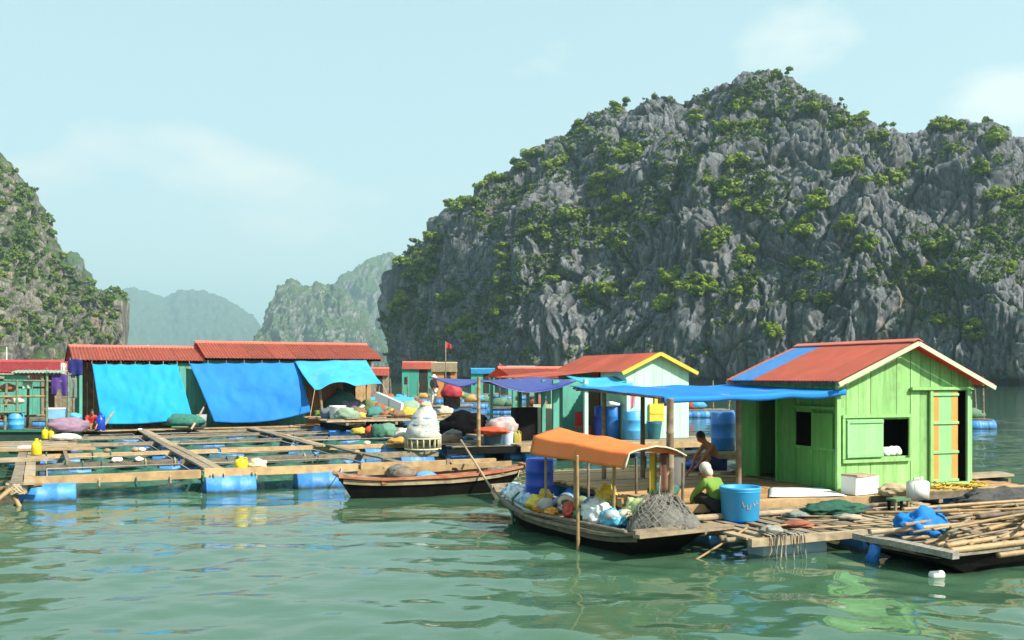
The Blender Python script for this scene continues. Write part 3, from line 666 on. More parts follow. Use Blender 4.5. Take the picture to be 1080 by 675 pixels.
# ================================================================== green house on its floating deck
GF = Frame(6.4, 19.5, 0.55, 21.4)
def green_house():
    H = GF.thing('green_house', 'light green plank house with red corrugated roof on the floating deck', 'house')
    W, D, EH, RH, RX = 3.33, 3.15, 2.17, 2.86, 1.72
    def top(x): return EH + (RH - EH) * (x / RX if x < RX else 1 - (x - RX) / (W - RX) * (0.98))
    wx0, wz1 = GF.front(929.5, 442.5); wx1, wz0 = GF.front(957, 480.5)        # window hole
    dx0, dz1 = GF.front(982, 414); dx1, _ = GF.front(1018, 414); dz1 = 1.93
    # front planks
    seams = [0.0]; sp = random.Random(4)
    for px in (892, 905, 918, 931, 946, 960, 970, 981, 991, 1003, 1011, 1022.5): seams.append(GF.front(px, 400)[0])
    seams[-1] = W
    for a, b in zip(seams[:-1], seams[1:]):
        spans = [(0.0, None)]
        for (hx0, hx1, hz0, hz1) in ((wx0, wx1, wz0, wz1), (dx0, dx1, -0.1, dz1)):
            if a < hx1 - 0.02 and b > hx0 + 0.02:
                ov0, ov1 = max(a, hx0), min(b, hx1)
                if ov0 - a > 0.03 or b - ov1 > 0.03:         # plank only partly over the hole: notch it
                    pass
                spans = []
                if hz0 > 0: spans.append((0.0, hz0))
                spans.append((hz1, None))
        for z0, z1 in spans:
            y0 = sp.uniform(-0.012, 0.006); g = 0.006
            zt0 = z1 if z1 else top(a + g); zt1 = z1 if z1 else top(b - g)
            poly = [(a + g, z0), (b - g, z0), (b - g, zt1)]
            if not z1 and a < RX < b: poly.append((RX, RH))
            poly.append((a + g, zt0))
            fin('wall_plank', prism(newbm(), poly, lambda x, z, s, y0=y0: Vector((x, y0 + (0.0 if s == 0 else 0.026), z))), G_PAINT, H)
    # filler slivers beside the notched planks
    for (a, b, z0, z1) in ((seams[3], wx0, wz0, wz1), (wx1, seams[5], wz0, wz1)):
        if b - a > 0.02: fin('wall_plank', box(newbm(), ((a + b) / 2, 0.01, (z0 + z1) / 2), (b - a, 0.026, z1 - z0)), G_PAINT, H)
    # side wall (left), with the dark doorway and the small window
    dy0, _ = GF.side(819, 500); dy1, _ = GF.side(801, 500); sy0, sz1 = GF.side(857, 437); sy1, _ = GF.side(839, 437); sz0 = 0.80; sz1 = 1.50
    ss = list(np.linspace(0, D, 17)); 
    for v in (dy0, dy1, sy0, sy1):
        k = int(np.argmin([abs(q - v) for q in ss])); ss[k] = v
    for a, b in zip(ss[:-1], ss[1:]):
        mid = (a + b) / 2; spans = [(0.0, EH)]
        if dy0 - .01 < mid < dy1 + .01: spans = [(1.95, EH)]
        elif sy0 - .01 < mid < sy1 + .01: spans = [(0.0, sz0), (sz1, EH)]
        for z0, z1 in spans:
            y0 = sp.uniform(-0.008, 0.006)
            fin('wall_plank', box(newbm(), (y0 + 0.015, mid, (z0 + z1) / 2), (0.026, b - a - 0.010, z1 - z0)), G_SHADED, H)
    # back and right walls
    fin('back_wall', box(newbm(), (W / 2, D, EH / 2), (W, 0.03, EH)), G_SHADED, H)
    bm = newbm(); prism(bm, [(0.03, EH), (W - .03, EH), (RX, RH)], lambda x, z, s: Vector((x, D - 0.012 + 0.026 * s, z))); fin('back_gable', bm, G_SHADED, H)
    fin('side_wall', box(newbm(), (W - 0.015, D / 2 + .02, EH / 2), (0.03, D - 0.07, EH)), G_SHADED, H)
    fin('floor_board', box(newbm(), (W / 2, D / 2, 0.012), (W - .08, D - .08, 0.02)), W_GREY, H)
    # corner posts and trims
    for x in (-0.035, W + 0.0): fin('corner_post', box(newbm(), (x, -0.022, EH / 2 - .01), (0.085, 0.06, EH)), G_PAINT, H)
    fx0, fz1 = GF.front(887, 440.5); fx1, fz0 = GF.front(959, 482.5)
    for (a, b, c, d) in ((fx0, fx1, fz1 - .01, fz1 + .05), (fx0, fx1, fz0 - .06, fz0)): fin('window_rail', box(newbm(), ((a + b) / 2, -0.045, (c + d) / 2), (b - a, 0.045, d - c)), G_PAINT, H)
    fin('window_frame', box(newbm(), (wx1 + .02, -0.045, (wz0 + wz1) / 2), (0.05, 0.04, fz1 - fz0 - .03)), G_PAINT, H)
    fin('window_frame', box(newbm(), (fx0 + .03, -0.043, (fz0 + fz1) / 2), (0.06, 0.036, fz1 - fz0 - .03)), G_PAINT, H)
    # sliding shutter in front of the planks, left of the hole
    sh0, sh1 = fx0 + .09, wx0
    sh = fin('shutter', box(newbm(), ((sh0 + sh1) / 2, -0.05, (fz0 + fz1) / 2 - .005), (sh1 - sh0, 0.022, fz1 - fz0 - .07)), G_PAINT2, H)
    for z in (fz0 + .075, fz1 - .085): fin('shutter_batten', box(newbm(), ((sh0 + sh1) / 2, -0.072, z), (sh1 - sh0 - .02, 0.022, 0.055)), G_PAINT2, sh)
    fin('shutter_batten', box(newbm(), (sh0 + .03, -0.072, (fz0 + fz1) / 2), (.05, 0.02, fz1 - fz0 - .22)), G_PAINT2, sh)
    # door: leaf with two ochre boards, mint middle, cross battens, dark gap at the right, jamb, header and sill
    lx0, lx1 = dx0, GF.front(1008.5, 460)[0]; ow = 0.165
    dr = fin('door', box(newbm(), ((lx0 + lx1) / 2, -0.028, (0.05 + dz1) / 2), (lx1 - lx0 - 2 * ow, 0.028, dz1 - .05)), G_PAINT2, H)
    fin('door_board', box(newbm(), (lx0 + ow / 2, -0.03, (0.05 + dz1) / 2), (ow - .006, 0.03, dz1 - .05)), ORANGE_W, dr)
    fin('door_board', box(newbm(), (lx1 - ow / 2, -0.03, (0.05 + dz1) / 2), (ow - .006, 0.03, dz1 - .05)), ORANGE_W, dr)
    for z in (0.10, 0.68, 1.28, 1.86): fin('door_batten', box(newbm(), ((lx0 + lx1) / 2, -0.058, z), (lx1 - lx0 + .01, 0.026, 0.05)), G_PAINT2, dr)
    fin('door_jamb', box(newbm(), (dx1 + .03, -0.05, dz1 / 2), (0.075, 0.05, dz1 + .06)), G_PAINT2, H)
    fin('door_jamb', box(newbm(), (dx0 - .04, -0.046, dz1 / 2), (0.07, 0.045, dz1 + .06)), G_PAINT, H)
    hx0 = GF.front(959, 411)[0]; fin('door_header', box(newbm(), ((hx0 + W + .06) / 2, -0.06, dz1 + .055), (W + .06 - hx0, 0.07, 0.06)), G_PAINT, H)
    fin('door_sill', box(newbm(), ((dx0 + dx1) / 2, -0.07, 0.03), (dx1 - dx0 + .25, 0.10, 0.06)), G_PAINT2, H)
    # side trims
    for z in (0.78, 1.60): fin('wall_rail', box(newbm(), (-0.022, 0.70, z), (0.035, 1.25, 0.055)), G_SHADED, H)
    fin('wall_rail', box(newbm(), (-0.022, 2.95, 1.05), (0.035, 0.4, 0.06)), G_SHADED, H)
    for y in (sy0 - .03, sy1 + .03): fin('window_frame', box(newbm(), (-0.02, y, (sz0 + sz1) / 2), (0.04, 0.05, sz1 - sz0 + .1)), G_SHADED, H)
    fin('shutter', box(newbm(), (-0.03, (sy0 + 0.1) / 2, (sz0 + sz1) / 2), (0.025, sy0 - .18, sz1 - sz0)), G_SHADED, H)
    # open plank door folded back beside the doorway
    fin('door', box(newbm(), (-0.05, dy1 + .32, 0.98), (0.03, 0.55, 1.9)), G_SHADED, H)
    for y in (dy0 - .035, dy1 + .035): fin('door_jamb', box(newbm(), (-0.012, y, 0.97), (0.05, 0.06, 1.95)), G_SHADED, H)
    # rafters and roof sheets, each sheet a piece of its own
    fo, bo = -0.28, D + 0.35
    def sheet(x_e, x_r, y0, y1, mat, rib):
        sl = (RH - EH) / RX
        ze = RH + .07 - abs(x_e - RX) * ((RH - EH) / (RX if x_e < RX else W - RX)); zr = RH + 0.075
        bm = corrug(newbm(), (x_e, y0, ze), (x_e, y1, ze), (x_r, y1, zr), (x_r, y0, zr), max(3, int((y1 - y0) / 0.095)))
        return fin(rib, bm, mat, H)
    ys = [fo, 0.45, 1.15, 1.85, 2.50, 3.36, bo]
    for k in range(6):
        sheet(-0.24, RX - .01, ys[k], ys[k + 1] + .03, BLUE_R if k == 4 else RED_R, 'roof_sheet')
        sheet(W + 0.42, RX + .01, ys[k], ys[k + 1] + .03, RED_R, 'roof_sheet')
    bm = newbm(); prism(bm, [(RX - .13, RH + .058), (RX, RH + .11), (RX + .13, RH + .058), (RX + .12, RH + .078), (RX, RH + .135), (RX - .12, RH + .078)], lambda x, z, s: Vector((x, fo - .01 if s == 0 else bo + .03, z)))
    fin('ridge_cap', bm, RED_R, H)
    for (xa, xb) in ((-0.24, RX), (W + 0.42, RX)):
        ze = RH + .0 - abs(xa - RX) * ((RH - EH) / (RX if xa < RX else W - RX))
        for y in (fo - .02, bo + .02): fin('bargeboard', beam(newbm(), (xa, y, ze), (xb, y, RH + .03), 0.03, 0.085, 0.002), CREAM, H)
        fin('purlin', beam(newbm(), (xa * .9 + RX * .1, fo, ze + .02), (xa * .9 + RX * .1, bo, ze + .02), 0.05, 0.06), W_GREY, H)
    fin('dark_backing', box(newbm(), (W - 0.045, D / 2, EH / 2), (0.02, D - 0.1, EH - .05)), W_DARK, H)  # dark sheet added so the door gap does not show lit green wall
    fin('dark_backing', box(newbm(), (W / 2, D * .6, 1.98), (W - .15, D * .75, 0.02)), W_DARK, H)  # second dark sheet, added overhead to keep the room black
    # dark board added to blacken the room behind the openings
    fin('dark_panel', box(newbm(), (W / 2, D * .62, EH / 2), (W - .1, 0.03, EH - .05)), W_DARK, H)
    # cloth bundles on the window shelf
    b = GF.thing('cloth_bundle', 'pale crumpled cloth bundles heaped in the window of the green house', 'bundle', (wx0 + wx1) / 2, 0.10, wz0)
    for k, x in enumerate((-.13, .02, .15)): fin('fold', lump(newbm(), (x, 0, .08), (.11, .08, .10), k + 3, .3, 2, floor=.8), FOAM, b, True)
green_house()

def deck():
    D = GF.thing('floating_deck', 'weathered plank deck on blue floats carrying the light green house', 'raft')
    y = -0.92; k = 0
    while y < 5.75:
        w = random.uniform(0.17, 0.24); x0 = -4.25 + random.uniform(-.12, .12); x1 = 4.25 + random.uniform(-.15, .25)
        br = random.uniform(-1.5, 1.5)
        for a, b in ((x0, br), (br + .01, x1)):
            fin('plank', beam(newbm(), (a, y + w / 2, -0.035 + random.uniform(-.008, .004)), (b, y + w / 2, -0.035 + random.uniform(-.008, .004)), w - .015, 0.045, 0.005), W_DECK if y > -.6 else W_TAN, D)
        y += w; k += 1
    for x in (-4.0, -2.6, -1.2, .2, 1.6, 3.0, 4.1): fin('beam', beam(newbm(), (x, -1.0, -0.13), (x, 5.75, -0.13), 0.10, 0.13), W_GREY, D)
    fin('edge_beam', beam(newbm(), (-4.3, -0.96, -0.05), (-0.1, -0.99, -0.06), 0.07, 0.14, .006, 4), W_TAN, D)
    fin('edge_beam', beam(newbm(), (-0.08, -0.99, -0.06), (4.4, -0.94, -0.05), 0.07, 0.13, .006, 4), W_GREY, D)
    for x in (-3.6, -1.4, 1.0, 3.2):
        for yy in (0.4, 2.0, 3.6, 5.2): put_float(D, x, yy, -0.45)
    # lower work platform of rough poles and boards in front
    L = GF.thing('work_platform', 'low rough pole platform with a blue and white float in front of the deck', 'raft')
    for y, r, z in ((-3.08, .05, -.28), (-2.86, .045, -.265), (-2.62, .055, -.28), (-2.38, .05, -.26), (-2.1, .045, -.28), (-1.86, .05, -.27), (-1.6, .05, -.28), (-1.36, .05, -.27), (-1.12, .045, -.28)):
        a = -4.4 + random.uniform(-.15, .2) ; b = 2.2 + random.uniform(-.4, .9)
        fin('pole', bamboo(newbm(), (a, y, z), (b, y + random.uniform(-.1, .1), z + random.uniform(-.02, .02)), r, r * .8, .004), W_GREY if random.random() < .5 else BAMB, L, True)
    for k in range(15):
        x = -4.2 + k * .30 + random.uniform(-.05, .05); y1 = -1.1 + random.uniform(-.5, .1)
        fin('board', beam(newbm(), (x, -3.15 + random.uniform(-.08, .1), -.215), (x + random.uniform(-.06, .06), y1, -.215), random.uniform(.14, .22), .03, .008), W_GREY if random.random() < .75 else W_PALE, L)
    fin('edge_beam', beam(newbm(), (-4.3, -3.22, -.26), (-1.5, -3.16, -.25), .08, .12, .012, 5), W_PALE, L)
    fin('cross_pole', bamboo(newbm(), (-4.35, -1.45, -.14), (-1.2, -1.28, -.15), .06, .045, .01), W_PALE, L, True)
    fin('cross_pole', bamboo(newbm(), (-3.2, -1.15, -.13), (.8, -1.22, -.14), .05, .04, .01), W_GREY, L, True)
    fd = drum_mesh(1.2, .23, pm('bleached_blue_float', (0.25, 0.45, 0.66), (0.62, 0.64, 0.62), scale=2.5, rough=.5, dirt=.5, dirtcol=(.45, .40, .32), dscale=3, var=.05), name='float_drum')
    a = GF.g(801, 578, .12); b = GF.g(867, 574, .12); o = put_float(L, (a.x + b.x) / 2, (a.y + b.y) / 2 + .1, -0.47, me=fd, jig=.02); o['label'] = 'bleached blue and white float drum'
    for x, y in ((-1.6, -2.9), (-.3, -2.7), (1.2, -2.6), (-3.6, -1.6)): put_float(L, x, y, -.52)
    for k in range(9):      # lashings hanging over the float
        x = a.x - .12 + k * .075 + random.uniform(-.03, .03); d = random.uniform(.25, .55)
        fin('lashing', pole(newbm(), [(x, -3.0, -.16), (x + .02, -3.27, -.17), (x + random.uniform(-.05, .05), -3.30, -.17 - d * .6), (x + random.uniform(-.06, .06), -3.27, -.17 - d)], .014, 5), ROPE_G if k % 3 else ROPE, L, True)
    fin('coil', lump(newbm(), (a.x + .05, -3.05, -.13), (.17, .10, .06), 5, .5, 3, 3.0, floor=.7), ROPE_G, L, True)
deck()

def awning():
    A = GF.thing('blue_awning', 'blue tarpaulin awning on timber posts beside the green house', 'awning')
    zn = 1.92
    def fn(u, v):
        x = -3.98 + 4.02 * u; y = 4.05 * v - 0.12
        z = (1.86 + 0.12 * u) * (1 - v) + (2.02 + .02 * u) * v
        return Vector((x, y, z - 0.05 * math.sin(math.pi * ((u * 3) % 1)) * (1 - abs(v - .5)) + 0.02 * wob(x, y, 1.3)))
    tp = fin('tarp', cloth(newbm(), fn, 36, 24, .012), T_BLUE, A, True)
    def hem(u, v):
        x = -3.98 + 4.06 * u; d = 0.11 + 0.05 * wob(x, 1, 1.1, 4) + (.05 if u < .04 else 0)
        return Vector((x, -0.125 - 0.015 * math.sin(v * 3), fn(u, 0).z - v * d + .004))
    fin('hem', cloth(newbm(), hem, 40, 3, .012), T_BLUE, A, True)
    for px, py, top in ((707, 529, 1.86),): 
        p = GF.g(px, py, .55); fin('post', bamboo(newbm(), (p.x, p.y, 0), (p.x, p.y, 1.84), .075, .065, .004, 3), W_GREY, A, True)
    p = GF.g(779, 513.5, .55); fin('post', bamboo(newbm(), (p.x, p.y, 0), (p.x, p.y, 1.90), .06, .055, .004, 3), W_GREY, A, True)
    for px in (637, 678): 
        x, z = GF.front(px, 410, 3.6); fin('post', bamboo(newbm(), (x, 3.6, -.0), (x, 3.6, 1.98), .055, .05, .004, 3), W_GREY, A, True)
    fin('rail', pole(newbm(), [(-3.98, .0, 1.80), (-1.9, .02, 1.83), (0, .03, 1.88)], .035), W_GREY, A, True)
    fin('rail', pole(newbm(), [(-3.98, 3.6, 1.95), (0, 3.6, 1.97)], .035), W_GREY, A, True)
    for x in (-3.9, -2.6, -1.3): fin('rafter', pole(newbm(), [(x, -.1, 1.83 + .03 * (x + 4)), (x, 3.9, 1.97)], .028), W_GREY, A, True)
awning()

def tub(name, label, cat, p, R, H, mat, rz=0, taper=.9, group=None, marks=False):
    t = thing(name, label, cat, p, rz, group)
    bm = newbm(); lathe(bm, [(0.001, .03), (R * taper * .93, .03), (R * .95, H), (R * 1.03, H + .012), (R * 1.05, H - .02), (R * 1.0, H - .05), (R * taper, .02), (R * taper * .96, 0), (0.001, 0)], 28, cap=False)
    b = fin('shell', bm, mat, t, True)
    bm = newbm(); lathe(bm, [(R * .985, H * .86), (R * 1.03, H * .89), (R * .99, H * .92)], 28, cap=False); fin('rim_band', bm, mat, t, True)
    return t
def right_items():
    TUBM = pm('sky_blue_plastic', (0.03, 0.31, 0.60), (0.025, 0.25, 0.52), scale=2, rough=.45, bump=.05, dirt=.3, dirtcol=(.12, .36, .55), dscale=3, var=.02)
    c = P(785, 551, .345); t = tub('plastic_tub', 'sky blue round tub with faded orange brush marks on the work platform', 'tub', c + Vector((0, .3, 0)), .335, .56, TUBM, taper=.93)
    # faded painted marks: thin raised dabs on the front of the shell
    om = flat('faded_orange_marks', (.38, .30, .20))
    for k, (dx, dz, w, h, r) in enumerate(((-.03, .31, .014, .10, .25), (.0, .27, .012, .05, -.9), (.05, .25, .016, .09, .1), (.075, .22, .012, .05, 1.3), (.10, .27, .014, .08, -.2), (.17, .30, .014, .06, .8), (.19, .29, .014, .06, -.7), (.235, .33, .014, .07, .1), (.262, .31, .012, .05, 1.2))):
        R = .335 * .93 + (.335 * .07) * dz / .56 + .004; a = -math.pi / 2 + dx / R; n = Vector((math.cos(a), math.sin(a), 0)); tx = Vector((-n.y, n.x, 0))
        bm = newbm(); 
        prism(bm, [(-w / 2, -h / 2), (w / 2, -h / 2 * .8), (w / 2 * .8, h / 2), (-w / 2 * .7, h / 2 * .9)], lambda x, y, s: n * (R + (.004 if s else -.006)) + tx * (x * math.cos(r) - y * math.sin(r)) + Vector((0, 0, dz + x * math.sin(r) + y * math.cos(r))))
        fin('paint_mark', bm, om, t)
    # small basins by the crouching person
    tub('plastic_basin', 'blue basin beside the crouching person in green', 'basin', P(728, 541, .345), .20, .16, TUBM, taper=.8)
    tub('plastic_basin', 'yellow basin behind the small blue basin', 'basin', P(719, 531, .345) + Vector((0, 0, .0)), .22, .17, flat('yellow_plastic', (.75, .52, .03)), taper=.8)
    # tall drum and bench at the back of the deck
    b = GF.thing('timber_bench', 'long grey timber bench at the back of the shaded deck', 'bench', 0.1, 4.95, 0.0)
    for dy in (0, .26, .52): fin('seat_plank', beam(newbm(), (-1.6, dy, .36), (1.5, dy, .37), .22, .05), W_PALE, b)
    fin('rail', beam(newbm(), (-1.6, -.14, .26), (1.5, -.14, .27), .04, .14), W_TAN, b)
    for x in (-1.4, .1, 1.4):
        for yy in (.05, .5): fin('leg', box(newbm(), (x, yy, .165), (.08, .08, .33)), W_GREY, b)
    put = PD(762.5, 480, 25.2)
    d = thing('blue_barrel', 'upright bright blue barrel on the bench behind the bare-backed man', 'barrel', (put.x, GF.w(-2.9, 5.2).y + .9, .92))
    x0 = GF.l(PD(762.5, 480, 24.6)); bx = GF.front(762.5, 470, 5.2)[0]; wp = GF.w(bx, 5.2, 0); d.location = (wp.x, wp.y, .55 + .405)
    for n_, me in (('shell', drum_mesh(.95, .29, DRUM_B)),): o = link(n_, me, None, d); o.location = (0, 0, .475)
    fin('lid', lathe(newbm(), [(.001, .93), (.25, .93), (.25, .945), (.001, .95)], 20, cap=False), DRUM_B, d)
    # foam box
    p = P(910, 521, .56); fb = thing('foam_box', 'white foam box with a loose tan lid by the green wall', 'box', (p.x, p.y + .15, .55), GF.a + .1)
    fin('body', box(newbm(), (0, 0, .17), (.60, .36, .34), jit=.006), FOAM, fb); fin('lid', box(newbm(), (-.02, 0, .36), (.56, .39, .03), .04, .006), W_PALE, fb)
    # pale jerrycan on the platform edge
    p = P(968, 527, .55); j = thing('jerrycan', 'cloudy white jerrycan standing before the green house door', 'jerrycan', (p.x, p.y, .55), GF.a)
    bm = newbm(); box(bm, (0, 0, .17), (.36, .24, .34)); bmesh.ops.bevel(bm, geom=bm.edges[:], offset=.025, segments=2, affect='EDGES'); fin('body', bm, WHITE, j, True)
    fin('spout', lathe(newbm(), [(.03, .33), (.03, .38), (.035, .38), (.035, .41), (.001, .41)], 10, (.08, 0, 0), cap=False), WHITE, j); fin('handle', pole(newbm(), [(-.10, 0, .33), (-.09, 0, .39), (.02, 0, .39), (.03, 0, .33)], .015, 6), WHITE, j, True)
    p = P(936, 524, .55); tb = tag(fin('sack', lump(newbm(), (p.x + .15, p.y, .66), (.30, .16, .12), 8, .3, 3, floor=.7), flat('tan_sacking', (.42, .33, .20), .9)), 'limp tan sack left of the cloudy white jerrycan', 'sack')
    # small stool
    p = P(950, 543, .345); s = thing('low_stool', 'small dark wooden stool with green seat on the work platform', 'stool', (p.x, p.y + .1, .34), GF.a)
    fin('seat', box(newbm(), (0, 0, .27), (.34, .24, .035)), flat('worn_green_paint', (.08, .22, .10)), s)
    for x in (-.14, .14):
        for y in (-.08, .08): fin('leg', box(newbm(), (x, y, .125), (.04, .04, .26)), W_DARK if y > 0 else W_GREY, s)
    # yellow rope heaps
    YR = flat('yellow_rope', (.66, .44, .04), .8, bump=.6, scale=14)
    for (x0, x1, y, lb) in ((938, 960, 521, 'short yellow rope heap beside the white foam box'), (985, 1036, 517, 'long yellow rope heap below the house door')):
        a, b = P(x0, y, .58), P(x1, y - 1.5, .58); t = thing('rope_heap', lb, 'rope', (a + b) / 2 + Vector((0, .1, -.03)))
        n = 9; rr = random.Random(x0)
        for k in range(n):
            pts = []; cx = (k / (n - 1) - .5)
            c = (b - a) * cx
            for q in range(14):
                th = q / 13 * 7.5 + k; pts.append((c.x + math.cos(th) * .16 + rr.uniform(-.03, .03), c.y + math.sin(th) * .09, .03 + .012 * q * rr.uniform(.5, 1)))
            fin('coil', pole(newbm(), pts, .014, 5), YR, t, True)
    # white sheet on the deck
    q = [GF.g(811, 524, .56), GF.g(893, 523, .56), GF.g(868, 514, .56), GF.g(812, 514, .56)]
    def sf(u, v): 
        p = q[0].lerp(q[1], u).lerp(q[3].lerp(q[2], u), v); return Vector((p.x, p.y, .012 + .012 * abs(wob(p.x, p.y, 2.5))))
    tr = GF.thing('white_sheet', 'flat white sheet laid on the deck boards beside the green wall', 'sheet')
    fin('cloth', cloth(newbm(), sf, 14, 8, .006), pm('white_sheet', (.74, .76, .74), (.60, .66, .62), scale=2, rough=.6, dirt=.3, dirtcol=(.3, .42, .36), dscale=3), tr, True)
    # green net slumped between deck and platform
    p = P(884, 541, .42); tag(fin('green_net', lump(newbm(), (p.x, p.y + .2, .46), (.55, .26, .12), 12, .3, 4, 2.2, floor=.6, rz=GF.a), pm('sea_green_net', (.018, .10, .06), (.008, .05, .035), scale=12, rough=.9, bump=.8, dirt=.3, var=.05), smooth=True), 'sea green net heap slumped on the platform right of the tub', 'net')
    p = P(1066, 537, .5); tag(fin('dark_net', lump(newbm(), (p.x + .1, p.y + .3, .56), (.95, .42, .22), 15, .35, 4, 2.2, floor=.6, rz=GF.a), pm('charcoal_net', (.07, .07, .068), (.03, .03, .03), scale=12, rough=.95, bump=.9, dirt=.4, dirtcol=(.14, .13, .11), var=.05), smooth=True), 'charcoal net heap on planks at the right edge', 'net')
    # mooring pole from the platform down into the water
    a = P(786, 556, .40); tag(fin('mooring_pole', bamboo(newbm(), (a.x, a.y - .1, .40), P(717, 590, .0) - Vector((0, 0, .15)), .02, .016, .01), BAMB, None, True), 'thin bamboo pole slanting from the platform into the water', 'pole')
    # white float bottle drifting
    fbp = P(988, 608, 0); o = thing('float_bottle', 'white foam cylinder float drifting on open water', 'float', fbp, .3)
    fin('body', lathe(newbm(), [(.001, -.10), (.05, -.10), (.06, -.09), (.06, .09), (.05, .10), (.001, .10)], 16, (0, 0, .02), Matrix.Rotation(math.pi / 2, 3, 'Y'), False), FOAM, o, True)
    fin('cord', pole(newbm(), [(.06, 0, .03), (.12, .03, .005), (.2, .02, -.03)], .006, 5), ROPE_G, o)
    # plank gangway sticking out at the far right behind the house
    g = GF.thing('gangway', 'narrow plank gangway jutting out right of the green house', 'gangway')
    for k in range(3): fin('plank', beam(newbm(), (3.7, .5 + k * .22, .06), (5.05 + .1 * k, .5 + k * .22, .08), .2, .045), W_PALE, g)
    for x in (3.9, 4.8): fin('bearer', beam(newbm(), (x, .3, -.02), (x, 1.1, -.02), .08, .08), W_GREY, g)
    put_float(g, 4.6, .7, -.35, 'y')
    # loose odds and ends on the deck under the awning
    for (px, py, z, r, m, lb) in ((787, 497, .55, (.14, .12, .16), WHITE, 'small white plastic pail by the dark doorway'),
                                  (716, 512, .55, (.13, .13, .30), WHITE, 'tall white bucket behind the near awning post')):
        p = P(px, py, z); tub('bucket', lb, 'bucket', p, r[0], r[2] * 1.9, m)
    p = P(800, 488, .8)
    for k, (px, py, m, lb) in enumerate(((735, 494, DRUM_D, 'deep blue plastic bag heap under the bench'), (700, 520, NET_T, 'small teal net heap at the foot of the near awning post'), (770, 497, flat('silver_pot', (.5, .5, .5), .35, metal=.6), 'silver washing-up bowls stacked on the shaded deck'))):
        p = P(px, py, .6); tag(fin('plastic_bag' if k == 0 else 'net_heap' if k == 1 else 'metal_bowl', lump(newbm(), (p.x, p.y, .66), (.26, .2, .13), 20 + k, .3, 3, floor=.7), m, None, True), lb, 'bag' if k == 0 else 'net' if k == 1 else 'bowl')
right_items()
def platform_litter():
    rr = random.Random(19)
    for k in range(16):
        ln = rr.uniform(.5, 1.6); x = rr.uniform(-3.9, .2); y = rr.uniform(-2.9, -1.2); a = rr.uniform(-.9, .9); z = -.185 + .02 * (k % 3); mt, mn = ((W_GREY, 'grey'), (BAMB, 'brown'), (W_PALE, 'pale'))[k % 3]
        if abs(x + 3.44) < .5 and abs(y + 1.5) < .6: x += 1.2
        tag(fin('stray_stick', bamboo(newbm(), GF.w(x, y, z), GF.w(x + math.cos(a) * ln, y + math.sin(a) * ln * .6, z + .02), .018, .014, .02), mt, None, True), '%s %s stick strewn on the low work platform' % ('long' if ln > 1.05 else 'short', mn), 'stick', 'sticks strewn on the work platform')
    for k, (x, y, c, lb) in enumerate(((-2.9, -2.5, (.30, .10, .06), 'rust red rag on the low work platform'), (-1.6, -2.2, (.36, .32, .25), 'cream rag on the low work platform'), (-.8, -1.5, (.05, .05, .05), 'black rag on the low work platform'), (.6, -1.4, (.34, .26, .16), 'tan rag under the stool side of the platform'), (-2.2, -1.6, (.22, .26, .24), 'grey green rag behind the rope lashings'))):
        p = GF.w(x, y, -.19); tag(fin('rag', lump(newbm(), (p.x, p.y, p.z + .03), (.20, .13, .05), 400 + k, .5, 3, 2.4, floor=.5), flat('rag_%d' % k, c, .9), None, True), lb, 'rag')
platform_litter()

